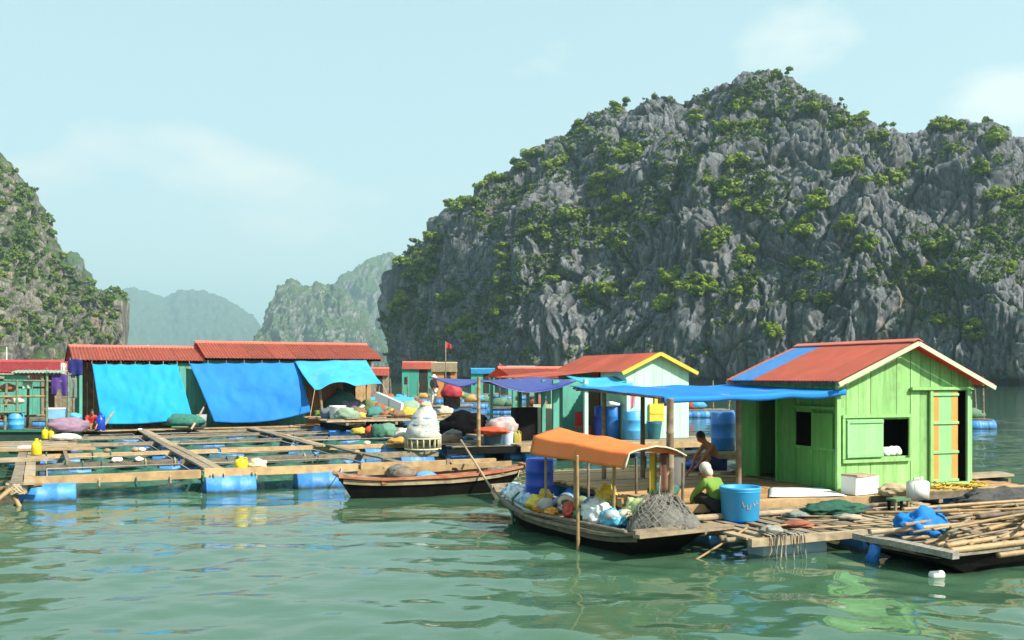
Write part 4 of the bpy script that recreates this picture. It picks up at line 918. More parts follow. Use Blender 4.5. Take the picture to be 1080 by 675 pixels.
# ================================================================== boats
def hull(fr, name, label, L, Bm, H, mat, rake0=.35, rake1=.6, bow0=.75, bow1=.12, sheer=.28, inner=None, rail=None, draft=.18, gun=.07, strakes=True, rim=None):
    """open plank sampan along local x; widths, rake and sheer swept along stations; returns root and gunwale functions"""
    T = fr.thing(name, label, 'boat')
    n = 18
    def half(t):   # half beam along the boat
        e = bow0 + (1 - bow0) * min(1, t / .28) ** .8 if t < .28 else 1.0
        if t > .55: e = 1 - (1 - bow1) * ((t - .55) / .45) ** 1.9
        return Bm / 2 * e
    def zg(t): return H + sheer * max(0, (t - .45) / .55) ** 2 + sheer * .45 * max(0, (.25 - t) / .25) ** 2
    def xs(t, f):  # f: 0 bottom .. 1 gunwale
        return t * L + (1 - f) * ((rake0 * (1 - t * 2) if t < .5 else -rake1 * (t * 2 - 1)))
    def pt(t, f, s, ins=0.0):
        w = half(t) * (.62 + .38 * f ** .8) - ins; z = -draft + (zg(t) + draft) * f + (.22 * max(0, (t - .6) / .4) ** 2 * (1 - f)) + ins * .6 * (1 - f)
        return Vector((xs(t, f), s * max(w, .01), z))
    def skin(ins, mats, nm, parent):
        bm = newbm(); rows = []
        for k in range(n + 1):
            t = k / n
            rows.append([bm.verts.new(pt(t, 1 - q / 4, -1, ins)) for q in range(5)] + [bm.verts.new(pt(t, q / 4, 1, ins)) for q in range(5)])
        for k in range(n):
            for q in range(9): bm.faces.new((rows[k][q], rows[k + 1][q], rows[k + 1][q + 1], rows[k][q + 1]))
        bm.faces.new(rows[0]); bm.faces.new(rows[-1][::-1])
        return fin(nm, bm, mats, parent)
    skin(0, mat, 'hull', T); skin(.035, inner or W_GREY, 'lining', T)
    for s in (-1, 1):
        for nm, m, z, w, h in (('gunwale', rail or W_GREY, .0, gun, .05),) + ((('rubbing_strake', rim or W_TAN, -.11, .03, .10),) if strakes else ()):
            bm = newbm(); prev = None
            for k in range(n + 1):
                t = k / n; f = 1 if z == 0 else .84; p = pt(t, f, s); y = p.y + s * (.012 if z == 0 else .012); ring = []
                for dy, dz in ((-w / 2, -h / 2), (w / 2, -h / 2), (w / 2, h / 2), (-w / 2, h / 2)): ring.append(bm.verts.new((p.x, y + dy, p.z + dz + random.uniform(-.004, .004))))
                if prev:
                    for q in range(4): bm.faces.new((prev[q], prev[(q + 1) % 4], ring[(q + 1) % 4], ring[q]))
                else: bm.faces.new(ring[::-1])
                prev = ring
            bm.faces.new(prev); fin(nm, bm, m, T)
    for t in (.0, 1.0):
        a, b = pt(t, 1, -1), pt(t, 1, 1); fin('end_beam', beam(newbm(), a + Vector((0, -.12, .02)), b + Vector((0, .12, .02)), .10, .07, .006, 3), rail or W_GREY, T)
    for t in (.22, .42, .62, .80):
        a, b = pt(t, .78, -1, .03), pt(t, .78, 1, .03); fin('thwart', beam(newbm(), a, b, .16, .03, .004), W_GREY, T)
    for k in range(5):   # bottom boards
        y = (-.4 + .2 * k) * Bm * .55; fin('floor_board', beam(newbm(), (L * .08, y, -draft + .10), (L * .82, y * .8, -draft + .11), Bm * .10, .025, .004), W_GREY, T)
    return T, pt, half, zg

# ------------------------------------------------------------------ sampan with the orange canopy
SF = Frame(2.52, 15.30, -0.08, 120.0)     # local x: stern (near) to bow (far left); local y: towards the left of the boat = towards -a
def canopy_boat():
    T, pt, half, zg = hull(SF, 'sampan', 'dark sampan under an orange canopy, loaded with bags beside the deck', 5.3, 1.45, .37, W_DARK, rake0=.75, rake1=.55, bow0=.95, bow1=.30, sheer=.30, rail=W_GREY, rim=W_GREY, gun=.10, draft=.10)
    # local +y points to -a (left/near side)
    fin('stern_plank', beam(newbm(), (-.10, -1.02, .50), (-.06, .80, .48), .17, .05, .006, 3), W_PALE, T)
    [fin('deck_board', beam(newbm(), (.06 + .13 * k, -.68, .44), (.07 + .13 * k, .68, .44), .12, .028, .005), W_PALE if k % 3 else W_GREY, T) for k in range(6)]
    # canopy: tunnel of stretched tarp over bows
    x0, x1 = .50, 3.35; hw = .61
    sec = [(-1.0, .46), (-.66, .74), (-.33, .92), (0, 1.0), (.30, .91), (.60, .81), (.86, .70), (.93, .36), (1.0, 0.0)]
    def can(u, v):
        x = x0 + (x1 - x0) * u; k = v * 8; i = min(int(k), 7); f = k - i
        y = sec[i][0] + (sec[i + 1][0] - sec[i][0]) * f; z = sec[i][1] + (sec[i + 1][1] - sec[i][1]) * f
        ez = 1.44 + .02 * u; top = .33 + .14 * u
        sag = .035 * math.sin(math.pi * ((u * 2) % 1)) * z
        return Vector((x + .02 * wob(x, y, 2), y * hw * (1 + .03 * wob(x, y, 1.7, 5)), ez + z * top - sag + .012 * wob(x, y, 3, 2)))
    fin('canopy', cloth(newbm(), can, 30, 24, .012), T_ORANGE, T, True)
    cn = flat('cream_binding', (.60, .52, .36))
    fin('edge_binding', pole(newbm(), [can(-.003, k / 16) + Vector((0, 0, .0)) for k in range(17)], .016, 6), cn, T, True)
    # hoops and posts
    for u in (.02, .5, .98):
        fin('hoop', pole(newbm(), [can(u, k / 16) - Vector((0, 0, .025)) for k in range(17)], .016, 6), BAMB, T, True)
    for x, s in ((.56, -1), (1.8, -1), (3.25, -1), (2.3, .55), (3.2, .6)):
        fin('post', bamboo(newbm(), (x, s * .60, .42), (x, s * .60, 1.47), .026, .022, .003), BAMB if s > 0 else W_GREY, T, True)
    fin('post', bamboo(newbm(), (1.15, .35, .40), (1.15, .33, 1.66), .03, .026, .003), BAMB, T, True)
    # long punt pole standing in the water against the near side
    wp = PD(610, 590, 15.95); q = SF.l(wp)
    tag(fin('punt_pole', bamboo(newbm(), (wp.x, wp.y, -.5), (wp.x - .02, wp.y + .02, 1.52), .032, .026, .004), BAMB, None, True), 'upright bamboo punt pole standing in the water against the canopied sampan', 'pole')
    fin('green_rope', pole(newbm(), [(3.9, .5, .72), (3.95, .62, .60), (3.93, .64, .35), (3.9, .62, .12)], .022, 6), NET_T, T, True)
    # grey net heap on the stern
    n = SF.thing('grey_net_heap', 'grey fishing net heap draped on the stern of the canopied sampan', 'net', .40, -.10, .45)
    bm = newbm(); res = bmesh.ops.create_icosphere(bm, subdivisions=4, radius=1.0); co = np.array([v.co[:] for v in res['verts']])
    d = .10 * np.abs(np.sin(np.arctan2(co[:, 1], co[:, 0]) * 7 + 3 * fbm(co * 1.5, 2))) + ridged(co * 3.4 + 3, 3) * .07 + fbm(co * 1.6 + 8, 3) * .22
    for v, o, k in zip(res['verts'], co, d):
        h = max(o[2], -.05); r = 1 + k; hh = max(h, 0); sp = (1 - hh) ** .8 if hh > 0 else 1
        v.co = Vector((o[0] * r * .44 * (.45 + .55 * sp) + .05 * hh, o[1] * r * .56 * (.45 + .55 * sp) + .08 * hh, max(0, h) ** .85 * .52 * (1 + k * .4)))
    fin('heap', bm, NET_G, n, True)
    for k in range(10):
        a = k * .63; pts = [(math.cos(a + .1 * q) * (.5 - q * .07), math.sin(a + .12 * q) * (.62 - q * .085), .03 + q * .095 + .03 * random.random()) for q in range(6)]
        fin('net_fold', pole(newbm(), pts, .022, 5, .004), NET_G, n, True)
    bm = newbm()
    for k in range(44):      # knotted mesh lines over the heap, two crossing families
        a = k * 6.2832 / 22; s_ = 1 if k < 22 else -1
        pts = []
        for q in range(9):
            h = q / 8; sp = (1 - h) ** .8 if h < 1 else 0; aa = a + s_ * h * 1.5
            pts.append((math.cos(aa) * .47 * (.30 + .72 * sp) * 1.05 + .05 * h, math.sin(aa) * .60 * (.30 + .72 * sp) * 1.05 + .08 * h, .02 + h ** .85 * .53 + random.uniform(-.015, .03)))
        pole(bm, pts, .005, 4)
    fin('mesh_lines', bm, pm('pale_net_cord', (.26, .25, .21), (.14, .13, .11), scale=10, rough=.9), n)['kind'] = 'stuff'
    fin('apex_cord', pole(newbm(), [(.04, .05, .48), (.06, .06, .6), (.05, .05, .85)], .012, 5), ROPE_G, n)
    # load under the canopy
    def sack(x, y, r, mat, name, label, cat='bag', seed=1, amp=.36, sub=4, z=.30):
        t = SF.thing(name, label, cat, x, y, z); r = tuple(q * .80 for q in r)
        fin('body', lump(newbm(), (0, 0, r[2] * .8), r, seed, amp, sub, 1.8, floor=.75), mat, t, True)
        fin('knot', lump(newbm(), (r[0] * .2, 0, r[2] * 1.65), (r[0] * .16, r[1] * .16, r[2] * .25), seed + 2, .4, 2), mat, t, True)
    PB = pm('blue_striped_bag', (.10, .32, .58), (.72, .74, .72), scale=5, stretch=(3, .6, .6), rough=.4, bump=.3, dirt=.2, contrast=.25)
    WB = pm('clear_white_bag', (.70, .72, .70), (.46, .50, .50), scale=5, rough=.25, bump=.4, dirt=.2, dirtcol=(.3, .34, .3))
    YB = flat('yellow_bag', (.72, .55, .05), .4); OB = flat('orange_bag', (.76, .33, .03), .4); TB = flat('brown_carton', (.42, .27, .12), .85)
    GB = flat('pale_green_bag', (.48, .62, .30), .4); BB = flat('sky_blue_bag', (.10, .42, .64), .35); RB = flat('red_bag', (.55, .07, .04), .5); DG = flat('dark_green_bottle', (.03, .24, .10), .3)
    # seats low in the hull: floor at about z .25 to .4
    sack(4.62, .12, (.34, .34, .24), PB, 'striped_bag', 'blue and white striped bag heaped at the bow of the canopied sampan', seed=2, z=.42)
    sack(4.30, .30, (.26, .22, .20), WB, 'plastic_bag', 'crumpled white bag behind the striped bow bag', seed=3, z=.44)
    sack(3.95, .28, (.24, .20, .18), PB, 'striped_bag', 'smaller striped blue bag next to the yellow bag in the sampan', seed=5, z=.42)
    sack(3.55, .33, (.26, .20, .17), YB, 'yellow_bag', 'bright yellow bag near the bow under the orange canopy', seed=6, z=.42)
    sack(3.15, .45, (.24, .18, .13), OB, 'orange_bag', 'orange bag lying along the near gunwale of the canopied sampan', seed=7, z=.42)
    sack(2.78, .50, (.15, .13, .08), OB, 'orange_bag', 'small flat orange bag by the gunwale near the punt pole', seed=17, z=.44)
    sack(2.85, .10, (.26, .22, .18), WB, 'plastic_bag', 'cloudy clear bag in the middle of the canopied sampan', seed=8, z=.42)
    sack(2.35, .40, (.15, .13, .13), RB, 'red_bag', 'small red bag beside the punt pole in the sampan', seed=9, z=.44)
    sack(2.20, -.25, (.24, .2, .26), YB, 'yellow_bag', 'tall yellow bag at the far side under the orange canopy', seed=10, z=.55)
    sack(2.05, .42, (.09, .09, .12), DG, 'green_bottle', 'squat dark green bottle among bags in the canopied sampan', 'bottle', seed=11, z=.44)
    sack(1.60, .36, (.32, .26, .26), WB, 'plastic_bag', 'bulging clear white bag near the stern hoop of the sampan', seed=12, z=.42)
    sack(1.10, .38, (.26, .22, .20), BB, 'blue_bag', 'sky blue bag near the grey net heap in the sampan', seed=13, z=.42)
    sack(.98, -.05, (.30, .28, .28), GB, 'green_bag', 'pale green bag beside the grey net heap in the sampan', seed=14, z=.46)
    cols = [('cream', (.62, .55, .40)), ('pale grey', (.46, .47, .46)), ('dull yellow', (.62, .45, .08)), ('faded blue', (.16, .32, .50)), ('olive', (.20, .24, .09)), ('rusty red', (.42, .12, .06)), ('dark brown', (.12, .07, .04)), ('mint', (.30, .55, .42))]
    rr = random.Random(5)
    for k in range(44):
        cn_, cc = cols[k % 8]; x = .95 + k * .08 + rr.uniform(-.1, .1); y = rr.uniform(-.50, .52); r = rr.uniform(.06, .13)
        where = 'stern' if x < 2 else 'middle' if x < 3.2 else 'bow'
        o = SF.thing('small_bundle', '%s %s bundle tucked among bags in the %s of the canopied sampan' % ('tiny' if r < .11 else 'small', cn_, where), 'bundle', x, y, .46 + rr.uniform(0, .14), rr.uniform(0, 3), 'small bundles in the canopied sampan')
        fin('body', lump(newbm(), (0, 0, r * .5), (r * rr.uniform(.9, 1.5), r, r * rr.uniform(.6, .9)), 60 + k, .4, 2, 2.4), flat('bundle_' + cn_.replace(' ', '_'), cc, .7), o, True)
        fin('tie', pole(newbm(), [(-r * .3, 0, r * .9), (0, r * .2, r * 1.2), (r * .3, 0, r * .95)], .010, 5), ROPE_G, o, True)
    for x, y, z, s, rz, lb in ((1.75, -.2, .55, (.5, .36, .2), .3, 'brown carton lying open in the middle of the sampan'), (1.45, -.12, .80, (.46, .34, .16), -.2, 'tilted brown carton on top of the sampan load')):
        t = SF.thing('carton', lb, 'carton', x, y, z - .1, rz); fin('body', box(newbm(), (0, 0, s[2] / 2), s, jit=.015), TB, t)
        for k in (-1, 1): fin('flap', beam(newbm(), (-s[0] / 2, k * s[1] * .5, s[2]), (s[0] / 2, k * s[1] * .52, s[2] + .01), .17, .008), TB, t)
    d = SF.thing('blue_barrel', 'deep blue barrel standing at the bow end of the orange canopy', 'barrel', 3.92, 0.05, .60)
    o = link('shell', drum_mesh(.72, .26, DRUM_D), None, d); o.location = (0, 0, .36)
    fin('lid', lathe(newbm(), [(.001, .71), (.22, .71), (.22, .725), (.001, .73)], 20, cap=False), DRUM_D, d)
    # bundle of lines along the near gunwale, clothes hanging inside the stern hoop
    for k, (c, x, y, lb) in enumerate((((.36, .20, .10), .78, -.42, 'brown cloth hanging at the stern under the orange canopy'), ((.62, .46, .05), .85, -.22, 'yellow cloth hanging at the stern under the orange canopy'), ((.12, .05, .035), .72, -.32, 'dark maroon cloth hanging at the stern under the orange canopy'))):
        t = SF.thing('hanging_cloth', lb, 'cloth', x, y, 1.0)
        fin('cloth', cloth(newbm(), lambda u, v, k=k: Vector((.02 * math.sin(9 * u + k), (u - .5) * .16, .62 - v * (.62 + .1 * wob(u, 1, 3, k)))), 8, 8, .012), flat('cloth_%d' % k, c, .85), t, True)
    pts = [pt(t, 1, 1) + Vector((0, -.03 + random.uniform(-.02, .02), .06)) for t in np.linspace(.08, .9, 14)]
    fin('gunwale_rope', pole(newbm(), pts, .028, 6, .004), ROPE_G, T, True)
    fin('side_pole', bamboo(newbm(), pt(.05, 1, 1) + Vector((0, .06, .04)), pt(.62, 1, 1) + Vector((0, .05, .05)), .035, .03, .004), W_GREY, T, True)
canopy_boat()

# ------------------------------------------------------------------ red trimmed sampan at the fish pens
RF = Frame(-3.98, 22.75, 0.0, 20.5)
def red_boat():
    RED = pm('flaking_red_paint', (.34, .055, .03), (.42, .21, .10), scale=5, stretch=(.6, 3, 3), rough=.7, bump=.4, dirt=.5, dirtcol=(.40, .30, .17), dscale=4, contrast=.35)
    T, pt, half, zg = hull(RF, 'sampan', 'long low sampan with flaking red gunwales beside the fish pens', 4.55, 1.05, .44, W_DARK, rake0=.45, rake1=.5, bow0=.55, bow1=.25, sheer=.16, rail=RED, rim=W_PALE, gun=.08)
    fin('gunwale_board', beam(newbm(), pt(.2, 1, -1) + Vector((0, -.015, -.06)), pt(.86, 1, -1) + Vector((0, -.015, -.02)), .03, .12, .004, 5), RED, T)
    fin('wash_board', beam(newbm(), pt(.12, 1, 1) + Vector((0, .02, .05)), pt(.95, 1, 1) + Vector((0, .02, .06)), .04, .14, .004, 5), W_TAN, T)
    # forked stem piece left
    fin('stem_fork', beam(newbm(), (.35, -.2, .46), (-.12, -.05, .60), .07, .06), W_PALE, T); fin('stem_fork', beam(newbm(), (.35, .15, .46), (-.08, .1, .60), .07, .06), W_PALE, T)
    fin('oar_block', box(newbm(), (2.75, .42, .62), (.08, .08, .32)), W_PALE, T)
    # contents
    for k, (x, y, r, m, nm, lb, cat) in enumerate(((1.55, .05, (.26, .2, .15), W_GREY, 'net_bundle', 'grey brown net bundle lying inside the red trimmed sampan', 'net'), (1.5, .3, (.25, .2, .18), NET_G, 'net_bundle', 'small grey net heap on the far gunwale of the red trimmed sampan', 'net'),
                                           (2.05, -.1, (.22, .16, .10), BLUE_R, 'blue_bundle', 'blue plastic bundle lying in the red trimmed sampan', 'bundle'), (3.9, .05, (.28, .2, .12), NET_G, 'rope_heap', 'grey rope heap in the right end of the red trimmed sampan', 'rope'))):
        t = RF.thing(nm, lb, cat, x, y, .36); fin('fold', lump(newbm(), (0, 0, r[2] * .7), r, 30 + k, .35, 3, 2.2, floor=.7), m, t, True)
        fin('fold', lump(newbm(), (.12, .05, r[2] * .6), (r[0] * .6, r[1] * .6, r[2] * .7), 36 + k, .35, 2, 2.2, floor=.7), m, t, True)
    # oars
    a = PD(486, 464, 24.6); b = PD(527, 529, 22.4)
    o = thing('oar', 'long pale oar slanting over the red trimmed sampan into the water', 'oar', b)
    fin('shaft', pole(newbm(), [a - b, (a - b) * .5, (a - b) * .12], [.024, .026, .028], 7), W_PALE, o, True); fin('blade', beam(newbm(), (a - b) * .16, Vector((0, 0, -.05)) - (a - b) * .04, .12, .025), W_PALE, o)
    a = PD(463, 474, 24.8); b = PD(482, 497, 23.9)
    o = thing('oar', 'short dark oar leaning on the red trimmed sampan', 'oar', b); fin('shaft', pole(newbm(), [a - b, (a - b) * .15], .024, 7), W_DARK, o, True); fin('blade', beam(newbm(), (a - b) * .2, -(a - b) * .2, .10, .025), W_DARK, o)
red_boat()

# ------------------------------------------------------------------ punt stacked with bamboo, right foreground
BF = Frame(5.72, 14.55, 0.0, 27.0)      # local x along the punt, local y across (away from the camera)
def bamboo_boat():
    T = BF.thing('punt', 'flat black punt piled with bamboo poles at the right edge', 'boat')
    L, Wd = 6.2, 1.55
    def sec(x):   # raked blunt end at the left
        k = min(max(x / 1.5, 0), 1); return -.22 + (1 - k) ** 1.6 * .40
    for ins, nm, m in ((0, 'hull', W_DARK), (.04, 'lining', W_GREY)):
        bm = newbm(); rows = []
        for k in range(13):
            x = L * k / 12; zb = sec(x) + ins; w = Wd / 2 - ins; wb = w * .80
            rows.append([bm.verts.new(v) for v in ((x, -w, .30), (x + .02, -wb - .06, (zb + .3) * .45), (x, -wb, zb), (x, wb, zb), (x + .02, wb + .06, (zb + .3) * .45), (x, w, .30))])
        for k in range(12):
            for q in range(5): bm.faces.new((rows[k][q], rows[k + 1][q], rows[k + 1][q + 1], rows[k][q + 1]))
        bm.faces.new(rows[0]); bm.faces.new(rows[-1][::-1]); fin(nm, bm, m, T)
    GWD = pm('pale_grey_driftwood', (.36, .33, .28), (.17, .15, .12), scale=5, stretch=(1, 4, 4), rough=.9, bump=.6, dirt=.5, dirtcol=(.14, .11, .08), dscale=4, var=.15)
    for y in (-Wd / 2, Wd / 2): fin('gunwale', beam(newbm(), (-.05, y, .31), (L, y, .32), .09, .07, .006, 8), GWD, T)
    fin('end_beam', beam(newbm(), (-.06, -Wd / 2 - .18, .33), (-.02, Wd / 2 + .12, .33), .13, .09, .01, 5), GWD, T)
    fin('end_beam', beam(newbm(), (.16, -Wd / 2 - .05, .31), (.18, Wd / 2 + .05, .31), .10, .06, .01, 5), GWD, T)
    for x in np.arange(.3, 1.5, .17): fin('deck_board', beam(newbm(), (x + .1, -Wd / 2 + .06, .285), (x + .1 + random.uniform(-.03, .03), Wd / 2 - .06, .285), .145, .025, .006), GWD, T)
    for x in (2.2, 3.4, 4.6): fin('thwart', beam(newbm(), (x, -Wd / 2, .27), (x, Wd / 2, .27), .15, .04), GWD, T)
    fin('fender', pole(newbm(), [(.0, .5, .25), (-.05, .55, .05), (.05, .5, -.15)], .10, 8), DRUM_B, T, True)
    # thick pale poles lashed along the near side
    rr = random.Random(11)
    lab = [(.02, -.80, .36, 4.6, -.82, .40, .048, 'thickest pale bamboo pole lashed along the near side of the punt'),
           (.85, -.92, .25, 5.2, -.95, .29, .042, 'lowest bamboo pole slung outside the near side of the punt'),
           (.12, -.64, .40, 4.9, -.50, .47, .042, 'pale bamboo pole second from the near side of the punt')]
    for (xa, ya, za, xb, yb, zb, r, lb) in lab:
        tag(fin('bamboo_pole', bamboo(newbm(), BF.w(xa, ya, za), BF.w(xb, yb, zb), r, r * .85, .004), BAMB_P, None, True), lb, 'bamboo pole', 'bamboo poles on the punt')
    for k in range(38):
        ln = rr.uniform(1.2, 3.4); x = rr.uniform(.75, 3.8); y = rr.uniform(-.55, .75); a = rr.gauss(0, .30) if k < 24 else rr.uniform(-1.0, 1.0)
        z = .36 + (k // 6) * .055 + rr.uniform(0, .03); dx, dy = math.cos(a) * ln / 2, math.sin(a) * ln / 2
        if x - dx < .35: x = .35 + dx
        r = rr.uniform(.018, .036)
        mt, mn = rr.choice(((BAMB_P, 'golden'), (BAMB, 'brown'), (BAMB, 'brown'), (W_GREY, 'grey'), (W_PALE, 'pale')))
        o = fin('bamboo_pole', bamboo(newbm(), BF.w(x - dx, y - dy, z - .03), BF.w(x + dx, y + dy, z + rr.uniform(0, .12)), r, r * .75, .01), mt, None, True)
        tag(o, '%s %s pole lying %s in the jumbled pile on the punt' % ('long' if ln > 2.3 else 'short', mn, 'lengthwise' if abs(a) < .3 else 'crosswise'), 'bamboo pole', 'bamboo poles on the punt')
    a, b = P(918, 563, .40), P(1016, 553, .55)
    tag(fin('bleached_pole', bamboo(newbm(), a + Vector((0, 0, .02)), b, .04, .035, .004), W_PALE, None, True), 'straight bleached pole across the punt in front of the blue tarpaulin bundle', 'pole')
    a, b = P(985, 549, .50), P(1030, 562, .50)
    tag(fin('split_plank', beam(newbm(), a, b, .16, .03, .006), W_PALE), 'pale split plank beside the blue tarpaulin bundle', 'plank')
    a, b = P(1025, 530, .55), P(1066, 540, .6)
    tag(fin('split_plank', beam(newbm(), a, b, .14, .04, .006), W_PALE), 'pale plank lying before the charcoal net heap', 'plank')
    p = P(980, 566, .34); t = thing('tarpaulin_bundle', 'crumpled bright blue tarpaulin bundle on the punt', 'tarpaulin', (p.x, p.y + .15, .33), BF.a)
    fin('fold', lump(newbm(), (0, .05, .12), (.36, .26, .24), 51, .4, 4, 1.9, floor=.45), T_BLUE, t, True); fin('fold', lump(newbm(), (.2, -.12, .06), (.22, .16, .13), 52, .4, 3, 2.2, floor=.5), T_SKY, t, True)
    # hanging line at the side
    fin('hanging_line', pole(newbm(), [(3.1, -.98, .3), (3.12, -1.0, .05), (3.1, -.98, -.2)], .012, 5), ROPE, T)
bamboo_boat()

# ================================================================== people
SKIN = pm('sun_tanned_skin', (.42, .19, .085), (.34, .145, .065), scale=6, rough=.55, bump=.1, dirt=.1, dirtcol=(.2, .09, .04), var=.02)
HAIR = pm('black_hair', (.012, .010, .009), scale=20, stretch=(4, 4, .6), rough=.5, bump=.6, dirt=0, var=.05)
def skinned(name, verts, edges, rad, mat, parent, root=0, sub=2, extra=None):
    me = bpy.data.meshes.new(name); me.from_pydata([tuple(v) for v in verts], edges, []); me.update()
    o = bpy.data.objects.new(name, me); COL.objects.link(o)
    m = o.modifiers.new('skin', 'SKIN'); m.use_smooth_shade = True
    sv = me.skin_vertices[0].data
    for k, r in enumerate(rad): sv[k].radius = (r, r) if not isinstance(r, tuple) else r
    for k in range(len(rad)): sv[k].use_root = (k == root)
    s = o.modifiers.new('sub', 'SUBSURF'); s.levels = sub; s.render_levels = sub
    dg = bpy.context.evaluated_depsgraph_get(); dg.update(); ev = o.evaluated_get(dg)
    bm = bmesh.new(); bm.from_mesh(ev.to_mesh()); ev.to_mesh_clear()
    bpy.data.objects.remove(o)
    if extra: extra(bm)
    return fin(name, bm, mat, parent, True)
def ball(bm, c, r, rot=None, seg=12):
    m = Matrix.Translation(c) @ (rot.to_4x4() if rot is not None else Matrix.Identity(4)) @ Matrix.Diagonal((*r, 1))
    bmesh.ops.create_uvsphere(bm, u_segments=seg, v_segments=seg - 3, radius=1.0, matrix=m)
def person(name_label, loc, rz, J, shirt=None, legs=None, hat=None, hair=HAIR, sleeves=True, short=False, scale=1.0, group=None):
    """J: joints in a frame where +x is the facing direction, z up. one continuous body, clothes as children"""
    T = thing('person', name_label, 'person', loc, rz, group); T.scale = (scale,) * 3
    V = {k: Vector(v) for k, v in J.items()}
    order = ['pelvis', 'spine', 'chest', 'neck', 'head', 'crown']; lim = []
    for s in 'lr': lim += [x + s for x in ('sh', 'el', 'wr', 'pm', 'hip', 'kn', 'an', 'toe')]
    names = order + lim; idx = {n: i for i, n in enumerate(names)}
    rad = {'pelvis': (.15, .115), 'spine': (.125, .10), 'chest': (.15, .11), 'neck': .052, 'head': (.078, .088), 'crown': (.07, .082)}
    for s in 'lr': rad.update({'sh' + s: .062, 'el' + s: .042, 'wr' + s: .029, 'pm' + s: (.036, .022), 'hip' + s: .092, 'kn' + s: .06, 'an' + s: .042, 'toe' + s: (.04, .026)})
    E = [('pelvis', 'spine'), ('spine', 'chest'), ('chest', 'neck'), ('neck', 'head'), ('head', 'crown')]
    for s in 'lr': E += [('chest', 'sh' + s), ('sh' + s, 'el' + s), ('el' + s, 'wr' + s), ('wr' + s, 'pm' + s), ('pelvis', 'hip' + s), ('hip' + s, 'kn' + s), ('kn' + s, 'an' + s), ('an' + s, 'toe' + s)]
    up = (V['crown'] - V['neck']).normalized(); fwd = Vector(J.get('face', (1, 0, 0))).normalized(); fwd = (fwd - up * fwd.dot(up)).normalized(); lat = up.cross(fwd)
    hc = (V['head'] + V['crown']) / 2
    def extra(bm):
        R = Matrix((fwd, lat, up)).transposed()
        ball(bm, hc + up * .012, (.098, .078, .125), R)                         # skull
        ball(bm, hc - up * .06 + fwd * .035, (.062, .056, .055), R)             # jaw
        ball(bm, hc - up * .012 + fwd * .10, (.022, .014, .028), R, 8)           # nose
        ball(bm, hc - up * .062 + fwd * .092, (.012, .026, .008), R, 8)          # mouth
        for s in (-1, 1):
            ball(bm, hc + lat * s * .08 - up * .005, (.018, .008, .03), R, 8)    # ears
            ball(bm, hc + lat * s * .032 + fwd * .088 + up * .012, (.012, .014, .009), R, 8)
        for s in 'lr':                                                           # five fingers, thumb from the side of the palm
            p, w = V['pm' + s], V['wr' + s]; d = (p - w).normalized(); sd = d.cross(Vector((0, 0, 1))); sd = sd.normalized() if sd.length > .1 else Vector((0, 1, 0)); n = sd.cross(d)
            for q, ln in zip((-1.5, -.5, .5, 1.5), (.060, .072, .075, .066)):
                b = p + d * .012 + sd * q * .017
                pole(bm, [b, b + d * ln * .5 - n * .004, b + d * ln * .8 - n * .022, b + d * ln * .95 - n * .040], [.0095, .009, .008, .006], 6)
            t0 = w + d * .03 + sd * .03 * (1 if s == 'l' else -1); e = sd * (1 if s == 'l' else -1)
            pole(bm, [t0, t0 + d * .025 + e * .02, t0 + d * .055 + e * .026, t0 + d * .07 + e * .02], [.012, .011, .010, .007], 6)
    skinned('body', [V[n] for n in names], [(idx[a], idx[b]) for a, b in E], [rad[n] for n in names], SKIN, T, 0, 2, extra)
    def garment(nm, sub, grow, mat):
        ns = list(dict.fromkeys([x for e in sub for x in e])); ii = {n: k for k, n in enumerate(ns)}
        vv, ee = [V.get(n) if n in V else None for n in ns], [(ii[a], ii[b]) for a, b in sub]
        rr = []
        for n in ns:
            r = rad.get(n.split('@')[0], .06); r = r if isinstance(r, tuple) else (r, r); rr.append((r[0] + grow, r[1] + grow))
        return skinned(nm, vv, ee, rr, mat, T, 0, 2)
    if shirt:
        e = [('pelvis', 'spine'), ('spine', 'chest')]
        for s in 'lr':
            e.append(('chest', 'sh' + s))
            if sleeves == 'long': V['cuff' + s] = V['el' + s].lerp(V['wr' + s], .85); rad['cuff' + s] = .036; e += [('sh' + s, 'el' + s), ('el' + s, 'cuff' + s)]
            else: V['cuff' + s] = V['sh' + s].lerp(V['el' + s], .7); rad['cuff' + s] = .06; e += [('sh' + s, 'cuff' + s)]
        V['nk'] = V['chest'].lerp(V['neck'], .7); rad['nk'] = .06; e.append(('chest', 'nk'))
        garment('shirt', e, .024, shirt)
    if legs:
        e = []
        for s in 'lr':
            V['hem' + s] = V['hip' + s].lerp(V['kn' + s], .8) if short else V['kn' + s].lerp(V['an' + s], .9); rad['hem' + s] = .085 if short else .055
            e += [('pelvis', 'hip' + s)] + ([('hip' + s, 'hem' + s)] if short else [('hip' + s, 'kn' + s), ('kn' + s, 'hem' + s)])
        garment('shorts' if short else 'trousers', e, .024, legs)
    R = Matrix((fwd, lat, up)).transposed()
    if hat:
        bm = newbm(); ball(bm, hc + up * .035 - fwd * .012, (.118, .10, .115), R)
        if hat[1] == 'brim': lathe(bm, [(.10, .0), (.20, -.035), (.21, -.03), (.10, .02)], 20, hc + up * .03, R, False)
        else: ball(bm, hc - up * .06 - fwd * .06, (.07, .085, .09), R)          # cloth falling over the nape
        fin('hat' if hat[1] == 'brim' else 'head_cloth', bm, hat[0], T, True)
    else:
        bm = newbm(); ball(bm, hc + up * .035 - fwd * .018, (.106, .09, .115), R, 16)
        for v in bm.verts: v.co += Vector((random.uniform(-1, 1), random.uniform(-1, 1), random.uniform(-1, 1))) * .005
        fin('hair', bm, hair, T, True)
    return T
